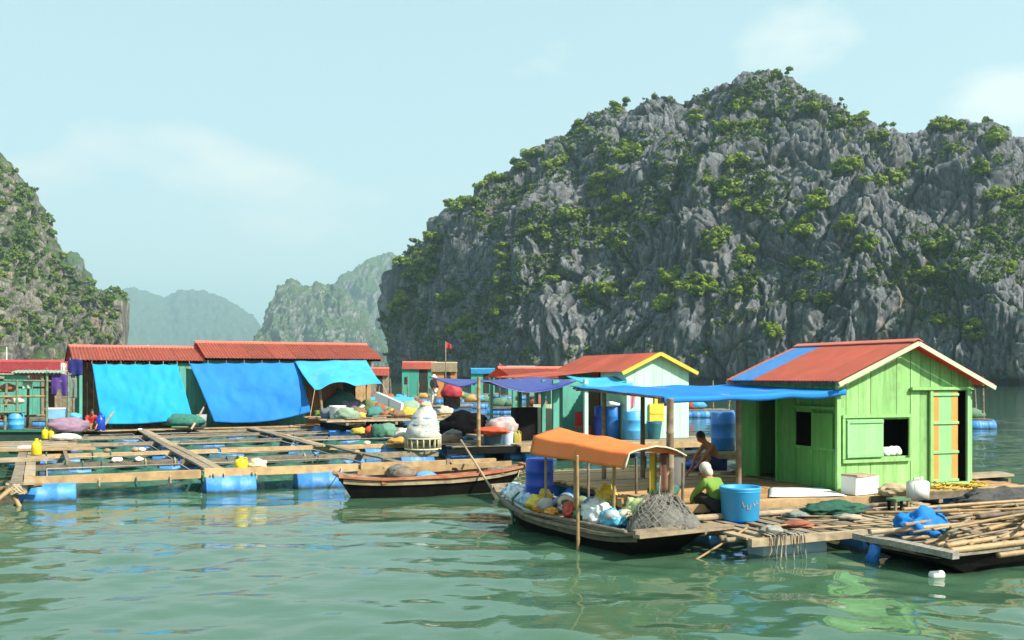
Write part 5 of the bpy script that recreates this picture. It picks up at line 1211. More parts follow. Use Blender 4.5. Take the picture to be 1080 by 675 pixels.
# squatting, leaning forward, hands working on the floor in front
SQUAT = dict(pelvis=(0, 0, .24), spine=(.06, 0, .38), chest=(.17, 0, .56), neck=(.25, 0, .68), head=(.30, 0, .75), crown=(.345, 0, .87), face=(1, 0, -.55),
             shl=(.17, .18, .61), shr=(.17, -.18, .61), ell=(.36, .24, .40), elr=(.36, -.24, .40), wrl=(.52, .15, .20), wrr=(.54, -.12, .22), pml=(.60, .12, .14), pmr=(.62, -.09, .16),
             hipl=(.03, .12, .22), hipr=(.03, -.12, .22), knl=(.40, .20, .42), knr=(.40, -.20, .44), anl=(.22, .17, .06), anr=(.22, -.17, .06), toel=(.40, .19, .03), toer=(.40, -.19, .03))
SIT = dict(SQUAT); SIT.update(pelvis=(0, 0, .30), spine=(.05, 0, .46), chest=(.20, 0, .66), neck=(.32, 0, .76), head=(.38, 0, .82), crown=(.46, 0, .93), face=(1, 0, -.7), shl=(.24, .18, .69), shr=(.24, -.18, .69),
           ell=(.44, .20, .48), elr=(.42, -.22, .44), wrl=(.58, .12, .26), wrr=(.62, -.10, .16), pml=(.66, .10, .19), pmr=(.70, -.08, .09), hipl=(.03, .12, .27), hipr=(.03, -.12, .27), knl=(.42, .18, .44), knr=(.42, -.18, .42))
def people():
    p = P(752, 502, .55); person('bare-backed man in blue shorts squatting and bending forward on the shaded deck', (p.x + .1, p.y, .55), math.radians(200), SIT, legs=flat('navy_shorts', (.02, .04, .16), .85), short=True, scale=1.0)
    p = P(752, 546, .345); person('person in green shirt and white head cloth crouching beside the blue tub', (p.x + .12, p.y + .05, .345), math.radians(128), SQUAT, shirt=flat('olive_green_shirt', (.16, .29, .04), .85, scale=4, bump=.5, bdist=.03), legs=flat('black_trousers', (.012, .012, .014), .85), hat=(flat('white_head_cloth', (.56, .52, .45), .85), 'cloth'), sleeves='long', scale=.98)
people()

# ================================================================== fish pens
FF = Frame(-10.95, 21.9, 0.0, 25.4)
def fish_pens():
    T = FF.thing('fish_pens', 'floating timber fish pens with teal nets and blue drum floats', 'fish pens')
    zt = .38
    rr = random.Random(2)
    def run(u0, v0, u1, v1, w, h, mat, z=zt, n=2, name='beam'):
        for k in range(n):
            a = k / n; b = (k + 1) / n; e = .006
            A = (u0 + (u1 - u0) * a, v0 + (v1 - v0) * a); B = (u0 + (u1 - u0) * (b - e), v0 + (v1 - v0) * (b - e))
            o1, o2 = rr.uniform(-.03, .03), rr.uniform(-.03, .03)
            fin(name, beam(newbm(), (A[0], A[1] + o1, z + rr.uniform(-.02, .02)), (B[0], B[1] + o2, z + rr.uniform(-.02, .02)), w, h, .008, 4), mat, T)
    # beams across: doubled, with a narrow plank on top
    U0, U1 = 0.2, 11.7
    run(U0, 0, U1, 0, .10, .19, W_TAN, zt + .10, 3); run(U0, .22, U1, .22, .16, .05, W_PALE, zt + .12, 3, 'walk_plank')
    for v, u1, m in ((4.8, 11.9, W_GREY), (8.6, 17.0, W_TAN), (13.4, 16.0, W_GREY), (17.6, 15.5, W_GREY), (20.6, 18.5, W_PALE)):
        run(U0 - (.5 if v > 10 else 0), v, u1, v, .12, .13, m, zt - .04, 3)
        if v in (8.6, 20.6): run(U0, v + .2, u1, v + .2, .20, .05, m, zt + .02, 3, 'walk_plank')
        else: run(U0, v + .22, u1, v + .22, .08, .08, W_GREY, zt, 3)
    # walkways along: two or three planks side by side on bearers
    for u, v0, v1, n in ((4.35, .1, 21, 2), (8.95, 8.4, 21, 2), (13.4, 8.4, 21, 2), (9.3, 0.1, 8.6, 1), (16.6, 8.6, 20, 1)):
        for q in range(n): run(u + q * .24, v0, u + q * .24 + .02, v1, .22, .05, W_PALE if q else W_GREY, zt + .065 + .004 * q, 4, 'walk_plank')
    for u in (0.05, .30): run(u, -.7, u, 9.0, .23, .055, W_GREY if u < .2 else W_PALE, zt + .09, 2, 'walk_plank')
    # broad landing at the left
    for q in range(5):
        run(-3.2, 8.9 + q * .30, 1.9 + rr.uniform(-.2, .2), 8.9 + q * .30, .28, .06, W_PALE if q % 2 else W_TAN, zt + .17, 2, 'landing_plank')
    for q in range(10): run(-3.2, 10.42 + q * .31, 1.5 + rr.uniform(-.3, .3), 10.42 + q * .31, .29, .06, W_PALE if q % 3 else W_GREY, zt + .17, 2, 'landing_plank')
    for q in range(3): run(-1.6, 5.0 + q * .28, .9, 5.05 + q * .28, .26, .06, W_PALE, zt + .16, 1, 'landing_plank')
    for u in (-2.5, -.8, 1.2): run(u, 4.8, u, 13.5, .10, .10, W_GREY, zt + .07, 1)
    # lashed corner: posts and knotted rope
    for k, (a, b) in enumerate((((-.05, -.5, .30), (.35, -.75, -.45)), ((.05, -.55, .45), (-.8, -1.3, -.25)), ((-.3, -.35, .35), (.55, -.5, .42)))):
        fin('lashed_pole', bamboo(newbm(), a, b, .055, .045, .01), BAMB, T, True)
    for k in range(7):
        pts = [(.05 + .20 * math.cos(t * 1.1 + k), -.55 + .13 * math.sin(t * 1.1 + k), .36 + .11 * math.sin(t * 2.3 + k * 1.3)) for t in np.linspace(0, 6, 14)]
        fin('lashing', pole(newbm(), pts, .026, 5), ROPE, T, True)
    # small rope ties and cleats along beams
    for k in range(26):
        v = rr.choice((0, 0, 4.8, 8.6, 20.6)); u = rr.uniform(.6, 11.4)
        fin('lashing', lathe(newbm(), [(.13, -.02), (.15, 0), (.13, .02)], 6, (u, v + .04, zt - .02), Matrix.Rotation(math.pi / 2, 3, 'Y'), False), NET_T if k % 3 else ROPE, T)
    # nets: hung inside each pen from a line just under the beams
    ub = [.45, 4.3, 9.0, 13.3, 16.6]; vb = [.45, 4.75, 8.5, 13.3, 17.5, 20.5]
    for i in range(4):
        for j in range(5):
            if i >= 2 and j < 2: continue
            a0, a1, b0, b1 = ub[i] + .22, ub[i + 1] - .25, vb[j] + .22, vb[j + 1] - .22
            ring = [(a0, b0), (a1, b0), (a1, b1), (a0, b1)]
            bm = newbm()
            for q in range(4):
                A, B = ring[q], ring[(q + 1) % 4]
                def nf(u, v, A=A, B=B):
                    x = A[0] + (B[0] - A[0]) * u; y = A[1] + (B[1] - A[1]) * u; inw = .10 * v + .03 * wob(x, y, 1.4, v)
                    cx, cy = (a0 + a1) / 2, (b0 + b1) / 2
                    return Vector((x + (cx - x) * inw * .25, y + (cy - y) * inw * .25, .33 - .13 * abs(math.sin(u * 3.14 * 3 + A[0])) - v * .70))
                cloth(bm, nf, 16, 3, .02)
            fin('net', bm, NET_P, T, True)
            fin('net_line', pole(newbm(), [(x, y, .33) for x, y in ring + ring[:1]], .022, 5), ROPE_G, T, True)
    # drum floats
    big = drum_mesh(1.18, .345, FLOAT_B, name='float_drum')
    for px, py in ((50, 529), (241, 516), (334, 511)):
        p = FF.l(P(px, py + 2, .0)); put_float(T, p.x, .12, -.02 + .10, me=big)
    for v in (4.9, 8.7, 13.5, 17.7, 20.7):
        for u in np.arange(1.2, 16.2, 2.45):
            if v < 8 and u > 11: continue
            put_float(T, u + rr.uniform(-.6, .6), v + .1, .07)
    for u in (4.5, 9.1, 13.5):
        for v in (11, 15.5, 19): put_float(T, u, v, .07, 'y')
    # white sinkers and net corks
    for k in range(12):
        v = rr.choice((4.8, 8.6, 20.6)); u = rr.uniform(1, 11)
        fin('cork', lump(newbm(), (u, v + .1, zt + .10), (.10, .07, .06), 70 + k, .3, 2), FOAM if k % 2 else W_PALE, T, True)
fish_pens()

def jug(name, label, p, mat, h=.42, r=.13, rz=0.):
    t = thing(name, label, 'jug', p, rz)
    fin('body', lathe(newbm(), [(.001, 0), (r * .9, 0), (r, .03), (r, h * .55), (r * .85, h * .72), (r * .35, h * .84), (r * .3, h * .9), (.001, h * .9)], 14, cap=False), mat, t, True)
    fin('cap', lathe(newbm(), [(.001, h * .88), (r * .36, h * .88), (r * .36, h), (.001, h)], 10, cap=False), mat, t)
    fin('handle', pole(newbm(), [(r * .3, 0, h * .86), (r * .8, 0, h * .9), (r * .95, 0, h * .75), (r * .9, 0, h * .6)], .015, 5), mat, t, True)
YP = flat('lemon_yellow_plastic', (.80, .60, .02), .4)
def pen_items():
    jug('yellow_jug', 'yellow jug at the left on the broad landing, left of a matching pair mate', P(48, 463, .55), YP)
    jug('yellow_jug', 'yellow jug standing close to the white sack on the landing', P(55, 463, .55), YP, .38)
    jug('yellow_jug', 'lone tall yellow jug in front of the broad landing', P(38.5, 480, .5), YP, .48, .14)
    p = FF.g(252, 498, .42); w = FF.w(p.x, .25, .53)
    jug('yellow_jug', 'crumpled yellow jug on the front beam of the fish pens', w, YP, .30, .16); q = FF.w(p.x + .38, .25, .40)
    tag(fin('white_bag', lump(newbm(), (q.x, q.y, .62), (.20, .15, .13), 77, .35, 3, floor=.7), flat('cream_bag', (.70, .64, .42), .6), None, True), 'cream bag beside the yellow jug on the front beam', 'bag')
    p = P(72, 461, .6); tag(fin('purple_bundle', lump(newbm(), (p.x, p.y, .98), (.60, .36, .30), 81, .22, 4, 1.4, floor=.6, rz=.3), flat('dusty_mauve_cloth', (.27, .17, .24), .9, scale=5, bump=.5), None, True), 'dusty mauve folded blanket bundle on the left landing', 'bundle')
    p = P(72, 464, .6); tag(fin('white_sack', lump(newbm(), (p.x, p.y - .2, .70), (.46, .28, .13), 83, .25, 3, 1.8, floor=.7, rz=.2), flat('white_sacking', (.72, .66, .58), .85), None, True), 'flat white sack under the mauve blanket bundle', 'sack')
    a = P(6, 458, .6); tag(fin('driftwood_branch', pole(newbm(), [a, a + Vector((.25, 0, .35)), a + Vector((.62, .1, .85))], [.11, .09, .05], 7, .01), BAMB, None, True), 'crooked driftwood branch propped on the left landing', 'branch')
    p = P(26, 478, .42); tub('teal_tray', 'low teal tray beside the lone yellow jug', 'tray', p, .48, .16, flat('turquoise_plastic', (.08, .42, .46), .5), taper=.9)
    tag(fin('pale_cloth', lump(newbm(), (p.x + .05, p.y, .58), (.26, .15, .07), 85, .3, 3, floor=.6), FOAM, None, True), 'pale rag lying in the low teal tray', 'rag')
    p = P(16, 457, .56); tag(fin('tan_rag', lump(newbm(), (p.x, p.y, .64), (.3, .2, .12), 87, .35, 3, floor=.6), flat('tan_cloth', (.50, .36, .20), .9), None, True), 'tan rag heap at the left end of the landing', 'rag')
pen_items()

# ================================================================== long house with hanging tarpaulins
LF = Frame(-18.45, 42.6, 0.0, 27.0)
def plank_wall(T, name, f0, f1, z0, z1, mat, pitch=.28, out=(0, -1), th=.03):
    """vertical boards between two local points, joined where they are too far away to pick apart"""
    (xa, ya), (xb, yb) = f0, f1; L = math.hypot(xb - xa, yb - ya); n = max(1, int(L / pitch)); bm = newbm(); a = math.atan2(yb - ya, xb - xa)
    for k in range(n):
        t = (k + .5) / n; box(bm, (xa + (xb - xa) * t + out[0] * random.uniform(0, .012), ya + (yb - ya) * t + out[1] * random.uniform(0, .012), (z0 + z1) / 2), (L / n - .012, th, z1 - z0), a)
    return fin(name, bm, mat, T)
def gable_roof(T, x0, x1, y0, y1, ze, zr, mat, sheet=1.1, over=.25, name='roof_sheet'):
    ym = (y0 + y1) / 2; n = max(1, round((x1 - x0) / sheet)); sl = (zr - ze) / (ym - y0)
    for k in range(n):
        a = x0 + (x1 - x0) * k / n; b = x0 + (x1 - x0) * (k + 1) / n + .04
        d = random.uniform(0, .006)
        fin(name, corrug(newbm(), (b, y0 - over, ze - sl * over + d), (a, y0 - over, ze - sl * over + d), (a, ym, zr + d), (b, ym, zr + d), max(3, int((b - a) / .13)), .022), mat, T)
        fin(name, corrug(newbm(), (a, y1 + over, ze - sl * over + d), (b, y1 + over, ze - sl * over + d), (b, ym, zr + d), (a, ym, zr + d), max(3, int((b - a) / .13)), .022), mat, T)
    fin('ridge_cap', prism(newbm(), [(ym - .18, zr - .06), (ym, zr + .03), (ym + .18, zr - .06), (ym, zr + .07)], lambda y, z, s: Vector((x0 - .03 if s == 0 else x1 + .06, y, z))), mat, T)
def long_house():
    H = LF.thing('long_house', 'long red roofed floating house with blue tarpaulins hung along its front', 'house')
    W1, W2, D = 5.0, 13.0, 4.6
    gable_roof(H, -.35, W1 + .1, 0, D, 3.52, 4.12, RED_R); gable_roof(H, W1 + .12, W2 + .5, -.1, D + .1, 3.66, 4.38, RED_R)
    plank_wall(H, 'front_wall', (3.7, 0), (5.1, 0), .5, 3.48, TEAL); plank_wall(H, 'front_wall', (5.1, .02), (9.8, .02), .5, 3.5, TEAL)
    plank_wall(H, 'front_wall', (.6, .3), (3.7, .3), .5, 3.3, W_GREY)
    bw = pm('red_brown_boards', (.34, .13, .05), (.24, .085, .03), scale=4, stretch=(3, 3, .4), rough=.7, dirt=.3, var=.1)
    plank_wall(H, 'front_wall', (9.8, .02), (11.6, .02), .5, 3.5, bw); plank_wall(H, 'front_wall', (12.2, .02), (W2, .02), .5, 3.5, W_TAN)
    plank_wall(H, 'back_wall', (0, D), (W2, D), .5, 3.5, W_GREY); plank_wall(H, 'side_wall', (W2, 0.05), (W2, D - .05), .5, 3.55, W_GREY)
    plank_wall(H, 'inner_wall', (3.6, .4), (3.6, D - .05), .5, 3.5, W_DARK)
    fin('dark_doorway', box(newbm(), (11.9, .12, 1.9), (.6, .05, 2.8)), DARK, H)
    fin('gable_board', prism(newbm(), [(0.0, 3.5), (D, 3.5), (D / 2, 4.06)], lambda y, z, s: Vector((3.4 + .03 * s, y, z))), W_DARK, H)
    for y in (0.05, D / 2, D - .05): fin('post', box(newbm(), (0, y, 2.0), (.12, .12, 3.0)), TEAL, H)
    for x in (1.2, 2.4, 3.7, 5.1): fin('post', box(newbm(), (x, -.03, 2.0), (.11, .11, 3.0)), TEAL, H)
    fin('post', bamboo(newbm(), (10.25, -1.25, .5), (10.1, -1.0, 2.75), .07, .06, .01), W_PALE, H, True)
    fin('post', box(newbm(), (12.55, -.8, 1.6), (.14, .14, 2.3)), W_TAN, H)
    fin('eave_beam', beam(newbm(), (-.3, -.12, 3.42), (W1, -.12, 3.42), .08, .12), W_DARK, H); fin('eave_beam', beam(newbm(), (W1 + .1, -.22, 3.54), (W2 + .4, -.22, 3.54), .08, .12), W_DARK, H)
    fin('bargeboard', beam(newbm(), (-.38, -.28, 3.44), (-.38, D / 2, 4.12), .04, .12), W_DARK, H); fin('bargeboard', beam(newbm(), (-.38, D + .28, 3.44), (-.38, D / 2, 4.12), .04, .12), W_DARK, H)
    # platform
    for k in range(8): fin('deck_plank', beam(newbm(), (-.5, -1.35 + k * .28, .48), (W2 + 1.2, -1.35 + k * .28, .48), .26, .05, .01, 3), W_GREY if k % 3 else W_TAN, H)
    fin('floor_slab', box(newbm(), (W2 / 2, D / 2 + .5, .44), (W2, D - .8, .08)), W_GREY, H)
    fin('fascia', beam(newbm(), (-.5, -1.5, .34), (W2 + 1, -1.5, .34), .06, .16, .01, 4), W_DARK, H)
    for x in np.arange(.5, W2 + 1, 2.0): put_float(H, x, -.9, .10); put_float(H, x, 3.4, .10)
    # tarpaulins, tied under the eave and pulled out at the foot
    def tarp(label, px_top, px_bot, mat, zt, y_t, sag, seed):
        (pa, pya), (pb, pyb) = px_top; (pc, pyc), (pd, pyd) = px_bot
        a, za = LF.front(pa, pya, y_t); b, zb = LF.front(pb, pyb, y_t)
        yo = y_t - 1.05
        c, zc = LF.front(pc, pyc, yo); d, zd = LF.front(pd, pyd, yo)
        A, B, C, Dd = Vector((a, y_t, za)), Vector((b, y_t, zb)), Vector((c, yo, zc)), Vector((d, yo, zd))
        t = LF.thing('hanging_tarpaulin', label, 'tarpaulin')
        def fn(u, v):
            p = A.lerp(B, u).lerp(C.lerp(Dd, u), v)
            w = wob(u * 3, v * 2, 1.4, seed); f = .018 * math.sin(u * 26 + 5 * w + v * 2) * (1 - .5 * v) + .05 * w * v + .05 * abs(math.sin(3.1 * (u - .9 * v) + seed)) ** 6
            dip = sag * math.sin(math.pi * u) * v ** 2; sc = .04 * abs(math.sin(u * math.pi * 6)) * (1 - v) ** 6
            f += .035 * (1 - 2 * abs(wob(u * 5 + v * 1.5, v * 1.6, 1.3, seed + 4))) + .012 * wob(u * 16, v * 9, 1.0, seed)
            return Vector((p.x, p.y + f - .12 * math.sin(math.pi * v), p.z - dip - sc))
        fin('sheet', cloth(newbm(), fn, 72, 46, .012), mat, t, True)
        for k in range(7):
            q = fn(k / 6, 0); fin('tie_cord', pole(newbm(), [q + Vector((0, .02, -.02)), q + Vector((0, .03, .12))], .012, 5), ROPE, t)
        return A, B, C, Dd
    tarp('bright cyan tarpaulin hanging at the left half of the long house', ((97, 383.5), (187, 384)), ((107, 447), (203, 441)), T_CYAN, 3.4, -.30, .10, 3)
    tarp('deeper blue tarpaulin hanging beside the teal wall strip, middle of the long house', ((200, 383), (313, 382)), ((226, 445), (328, 434.5)), T_BLUE, 3.5, -.32, .22, 8)
    # awning tarp at the right, pulled out flatter, with a scalloped edge
    t = LF.thing('tarpaulin_awning', 'pale blue tarpaulin stretched out as an awning at the right end of the long house', 'awning')
    a, za = LF.front(311, 381, -.33); b, zb = LF.front(386, 379.5, -.33); yo = -2.0
    c, zc = LF.front(332, 411, yo); d, zd = LF.front(403, 404, yo)
    def aw(u, v):
        p = Vector((a, -.33, za)).lerp(Vector((b, -.33, zb)), u).lerp(Vector((c, yo, zc)).lerp(Vector((d, yo, zd)), u), v)
        rise = .26 * v * math.sin(math.pi * min(1, max(0, (u - .08) / .5))) if u < .58 else 0
        return Vector((p.x, p.y, p.z + rise - .14 * math.sin(math.pi * v) * (.6 + .4 * math.sin(u * 9)) + .05 * wob(u * 4, v * 3, 1.2, 7)))
    fin('sheet', cloth(newbm(), aw, 34, 20, .012), T_SKY, t, True)
    fin('guy_rope', pole(newbm(), [aw(0, 1), aw(0, 1) + Vector((-.3, -.3, -1.2))], .015, 5), ROPE, t); fin('guy_rope', pole(newbm(), [aw(1, 1), aw(1, 1) + Vector((.4, -.3, -1.1))], .015, 5), ROPE, t)
    # struts leaning under the tarps
    for px, x in ((105, .6), (190, 4.2)):
        tag(fin('prop_pole', bamboo(newbm(), LF.w(x, -2.2, .5), LF.w(x + .9, -.6, 1.6), .05, .04, .01), W_PALE, None, True), 'pale prop pole under the foot of the %s tarpaulin' % ('cyan' if px < 150 else 'deeper blue'), 'pole')
    q = LF.w(4.0, -1.3, .55); tag(fin('teal_net_heap', lump(newbm(), (q.x, q.y, .8), (.8, .4, .3), 91, .3, 3, 1.9, floor=.6), NET_T, None, True), 'teal net heap between the two big tarpaulins', 'net')
    q = LF.w(4.75, -1.4, .55); tag(fin('grey_bucket', lathe(newbm(), [(.001, 0), (.2, 0), (.24, .55), (.22, .55), (.18, .04), (.001, .04)], 16, q, cap=False), flat('grey_plastic', (.3, .3, .3), .6), None, True), 'grey bucket at the foot of the deeper blue tarpaulin', 'bucket')
long_house()

# ================================================================== cluttered work raft at the far left
KF = Frame(-19.9, 36.4, 0.0, 16.0)
def work_raft():
    T = KF.thing('work_raft', 'cluttered dark hulled work raft with pole racks at the left edge', 'raft')
    DG = pm('dark_green_hull', (.015, .055, .04), (.008, .03, .022), scale=3, rough=.5, dirt=.3, var=.05)
    bm = newbm(); prism(bm, [(-1.6, .75), (3.6, .70), (3.25, -.2), (-1.6, -.2)], lambda x, z, s: Vector((x, 0 if s == 0 else 2.4, z))); fin('hull', bm, DG, T)
    fin('rail', beam(newbm(), (-1.6, -.04, .78), (3.7, -.04, .74), .10, .09, .008, 3), flat('sea_green_rail', (.03, .16, .10)), T)
    fin('deck', box(newbm(), (.95, 1.2, .765), (5.0, 2.2, .03)), W_GREY, T)
    gp = flat('faded_green_pole', (.16, .22, .14), .8)
    posts = [(px, dy) for px, dy in ((5, .2), (18, .15), (29, 1.9), (49, .1), (50, 2.1), (72, .2), (77, 1.8))]
    for px, dy in posts:
        x, _ = KF.front(px, 430, dy); fin('post', bamboo(newbm(), (x, dy, .75), (x + random.uniform(-.06, .06), dy, 2.75 + random.uniform(-.25, .35)), .055, .045, .01), gp if random.random() < .5 else W_GREY, T, True)
    for z, dy, x0, x1, m in ((2.62, .15, -1.2, 3.2, gp), (1.98, .12, -.9, 2.6, BAMB), (1.45, .1, -.9, 1.9, gp), (2.3, 2.0, -1.2, 3.3, BAMB), (1.2, 1.9, -.8, 3.2, W_GREY), (2.85, 1.2, -.2, 3.3, W_GREY)):
        fin('rack_pole', bamboo(newbm(), (x0, dy, z + random.uniform(-.06, .06)), (x1, dy, z + random.uniform(-.06, .06)), .045, .04, .008), m, T, True)
    pts = [(-1.6, .05, 1.9), (-1.2, .05, 2.45), (-.5, .05, 2.72), (.4, .05, 2.78), (1.2, .05, 2.7)]
    fin('arched_hoop', pole(newbm(), pts, .06, 7), gp, T, True)
    for z, y0, w, x0, x1 in ((1.72, .3, 1.2, -.5, 1.5), (1.15, .5, 1.3, -.6, 1.6), (2.2, .6, .9, -.3, 1.3)):
        for k in range(3): fin('shelf_board', beam(newbm(), (x0, y0 + k * w / 3, z), (x1, y0 + k * w / 3, z), w / 3 - .03, .035), W_GREY if k % 2 else W_PALE, T)
    fin('roof_sheet', corrug(newbm(), (3.2, -.05, 2.9), (1.4, -.05, 2.9), (1.4, 1.6, 3.0), (3.2, 1.6, 3.0), 14, .02), pm('pale_green_sheet', (.45, .58, .48), scale=2, rough=.6), T)
    # things on it
    def at(px, py, dy): x, z = KF.front(px, py, dy); return KF.w(x, dy, z)
    p = at(17, 445, .35); d = thing('blue_drum', 'sky blue drum standing on the work raft by the left edge', 'drum', (p.x, p.y, .78)); o = link('shell', drum_mesh(.62, .28, DRUM_L), None, d); o.location = (0, 0, .31)
    fin('lid', lathe(newbm(), [(.001, .61), (.24, .61), (.24, .625), (.001, .63)], 18, cap=False), DRUM_L, d)
    p = at(60, 432, .5); c = thing('blue_crate', 'pale blue cool box on the rack of the work raft', 'box', (p.x, p.y, 1.17), KF.a)
    fin('body', box(newbm(), (0, 0, .18), (.72, .45, .36), jit=.01), pm('pale_blue_box', (.22, .46, .68), scale=3, rough=.5), c); fin('lid', box(newbm(), (0, 0, .385), (.76, .48, .05), jit=.006), FOAM, c)
    # laundry
    def hang(label, px0, py0, px1, py1, dy, col, legs=False, seed=0, name='hanging_cloth'):
        x0, z0 = KF.front(px0, py0, dy); x1, z1 = KF.front(px1, py1, dy)
        t = KF.thing(name, label, 'cloth')
        def fn(u, v):
            x = x0 + (x1 - x0) * u; gap = .0
            zz = z0 + (z1 - z0) * v * (1 - (.45 * max(0, 1 - abs(u - .5) * 6) if legs else 0))
            return Vector((x, dy + .05 * math.sin(u * 11 + seed) * v + .03 * wob(u * 3, v * 3, 1, seed), zz - .04 * wob(u, v, 3, seed)))
        fin('cloth', cloth(newbm(), fn, 16, 10, .012), flat('laundry_%d' % seed, col, .9, bump=.3), t, True)
        for s in (.15, .85): q = fn(s, 0); fin('peg', box(newbm(), q + Vector((0, 0, .02)), (.03, .04, .10)), W_PALE, t)
    hang('purple trousers hanging from the rack of the work raft', 54, 395, 71, 417, .1, (.085, .04, .24), True, 1)
    hang('navy blue cloth hanging in the gable of the long house', 72, 379, 87, 396, 3.6, (.012, .02, .16), False, 2)
    hang('grey green shirt hanging right of the purple trousers', 73, 399, 81, 420, .3, (.15, .20, .17), False, 3)
    hang('rose cloth hanging at the top of the work raft rack', 32, 394, 42, 401, .3, (.36, .14, .15), False, 4)
    hang('pale mint cloth hanging on the left of the rack', 24, 401, 34, 410, .3, (.35, .52, .40), False, 5)
    hang('white vest hanging beyond the purple trousers', 64, 383, 70, 396, 2.2, (.62, .60, .55), False, 6)
    # clutter
    p = at(78, 442, .6); tub('white_basin', 'white basin with blue rim right of the cool box', 'basin', (p.x, p.y, .78), .30, .30, WHITE, taper=.8)
    tag(fin('blue_bag', lump(newbm(), (p.x, p.y, 1.2), (.26, .22, .15), 101, .3, 3), DRUM_L, None, True), 'light blue bag lying in the white basin on the work raft', 'bag')
    p = at(69, 441, .8); tag(fin('navy_bag', lump(newbm(), (p.x, p.y, .92), (.16, .16, .16), 102, .3, 3, floor=.7), DRUM_D, None, True), 'navy bag left of the white basin on the work raft', 'bag')
    cols = [('tan', (.45, .33, .2)), ('rust', (.36, .13, .07)), ('cream', (.64, .58, .46)), ('grey', (.25, .25, .24)), ('olive', (.15, .18, .08)), ('pale green', (.32, .5, .4)), ('charcoal', (.04, .04, .04))]
    rr = random.Random(8)
    for k in range(22):
        cn, cc = cols[k % 7]; z = (.78, 1.17, 1.74, 2.22)[k % 4]; x = rr.uniform(-.5, 1.5); y = .4 + rr.uniform(0, .8); r = rr.uniform(.10, .22)
        where = ('deck', 'lower shelf', 'middle shelf', 'upper shelf')[k % 4]
        o = KF.thing('gear_bundle', '%s gear bundle on the %s of the work raft' % (cn, where), 'bundle', x, y, z, 0, 'gear on the work raft')
        fin('body', lump(newbm(), (0, 0, r * .6), (r * 1.3, r, r * .8), 110 + k, .4, 2, 2.2, floor=.7), flat('gear_' + cn.replace(' ', '_'), cc, .8), o, True); fin('tie', pole(newbm(), [(-r, 0, r), (0, 0, r * 1.4), (r, 0, r)], .015, 5), ROPE, o, True)
    # person in red and blue jug beside the house
    p = LF.w(.55, -1.1, .52)
    STAND = dict(pelvis=(0, 0, .88), spine=(0, 0, 1.05), chest=(.01, 0, 1.27), neck=(.02, 0, 1.44), head=(.04, 0, 1.50), crown=(.05, 0, 1.62), face=(1, 0, -.1), shl=(0, .18, 1.36), shr=(0, -.18, 1.36), ell=(.04, .25, 1.10), elr=(.04, -.25, 1.10),
                 wrl=(.22, .22, .96), wrr=(.20, -.22, .94), pml=(.29, .20, .93), pmr=(.27, -.20, .91), hipl=(0, .10, .84), hipr=(0, -.10, .84), knl=(.04, .11, .46), knr=(.02, -.11, .46), anl=(0, .11, .07), anr=(-.02, -.11, .07), toel=(.14, .12, .03), toer=(.12, -.12, .03))
    globals()['STAND'] = STAND
    q = PD(96, 440, 41.2); person('person in red shirt squatting beside the cyan tarpaulin', (q.x, 41.2, .52), math.radians(-60), SQUAT, shirt=flat('red_shirt', (.60, .03, .03), .8), legs=flat('tan_trousers', (.30, .2, .1), .85), sleeves=True, scale=.95)
    jug('blue_jug', 'deep blue jug right of the person in red', (q.x + .42, 41.1, .52), DRUM_D, .75, .2)
    # house behind with its red roof
    B = thing('red_roofed_shed', 'low shed with crimson roof at the far left behind the work raft', 'shed', (-27.2, 55.0, 0), math.radians(8))
    gable_roof(B, -3.2, 3.4, 0, 3.4, 3.05, 3.62, pm('crimson_roof', (.42, .055, .06), (.34, .045, .05), scale=1.5, rough=.5, dirt=.3, dirtcol=(.3, .14, .12), var=.06))
    plank_wall(B, 'front_wall', (-3, .1), (1.2, .1), .5, 3.05, TEAL); plank_wall(B, 'front_wall', (1.9, .1), (3.2, .1), .5, 3.05, W_GREY); plank_wall(B, 'back_wall', (-3, 3.3), (3.2, 3.3), .5, 3.05, W_GREY)
    for x in (-3, 1.2, 1.9, 3.2): fin('post', box(newbm(), (x, .04, 1.75), (.12, .12, 2.6)), W_PALE, B)
    fin('platform', box(newbm(), (0, 1.4, .40), (7.4, 4.6, .16)), W_GREY, B)
    for x in (-2.5, -.5, 1.5, 3.0): put_float(B, x, -.6, .10)
work_raft()

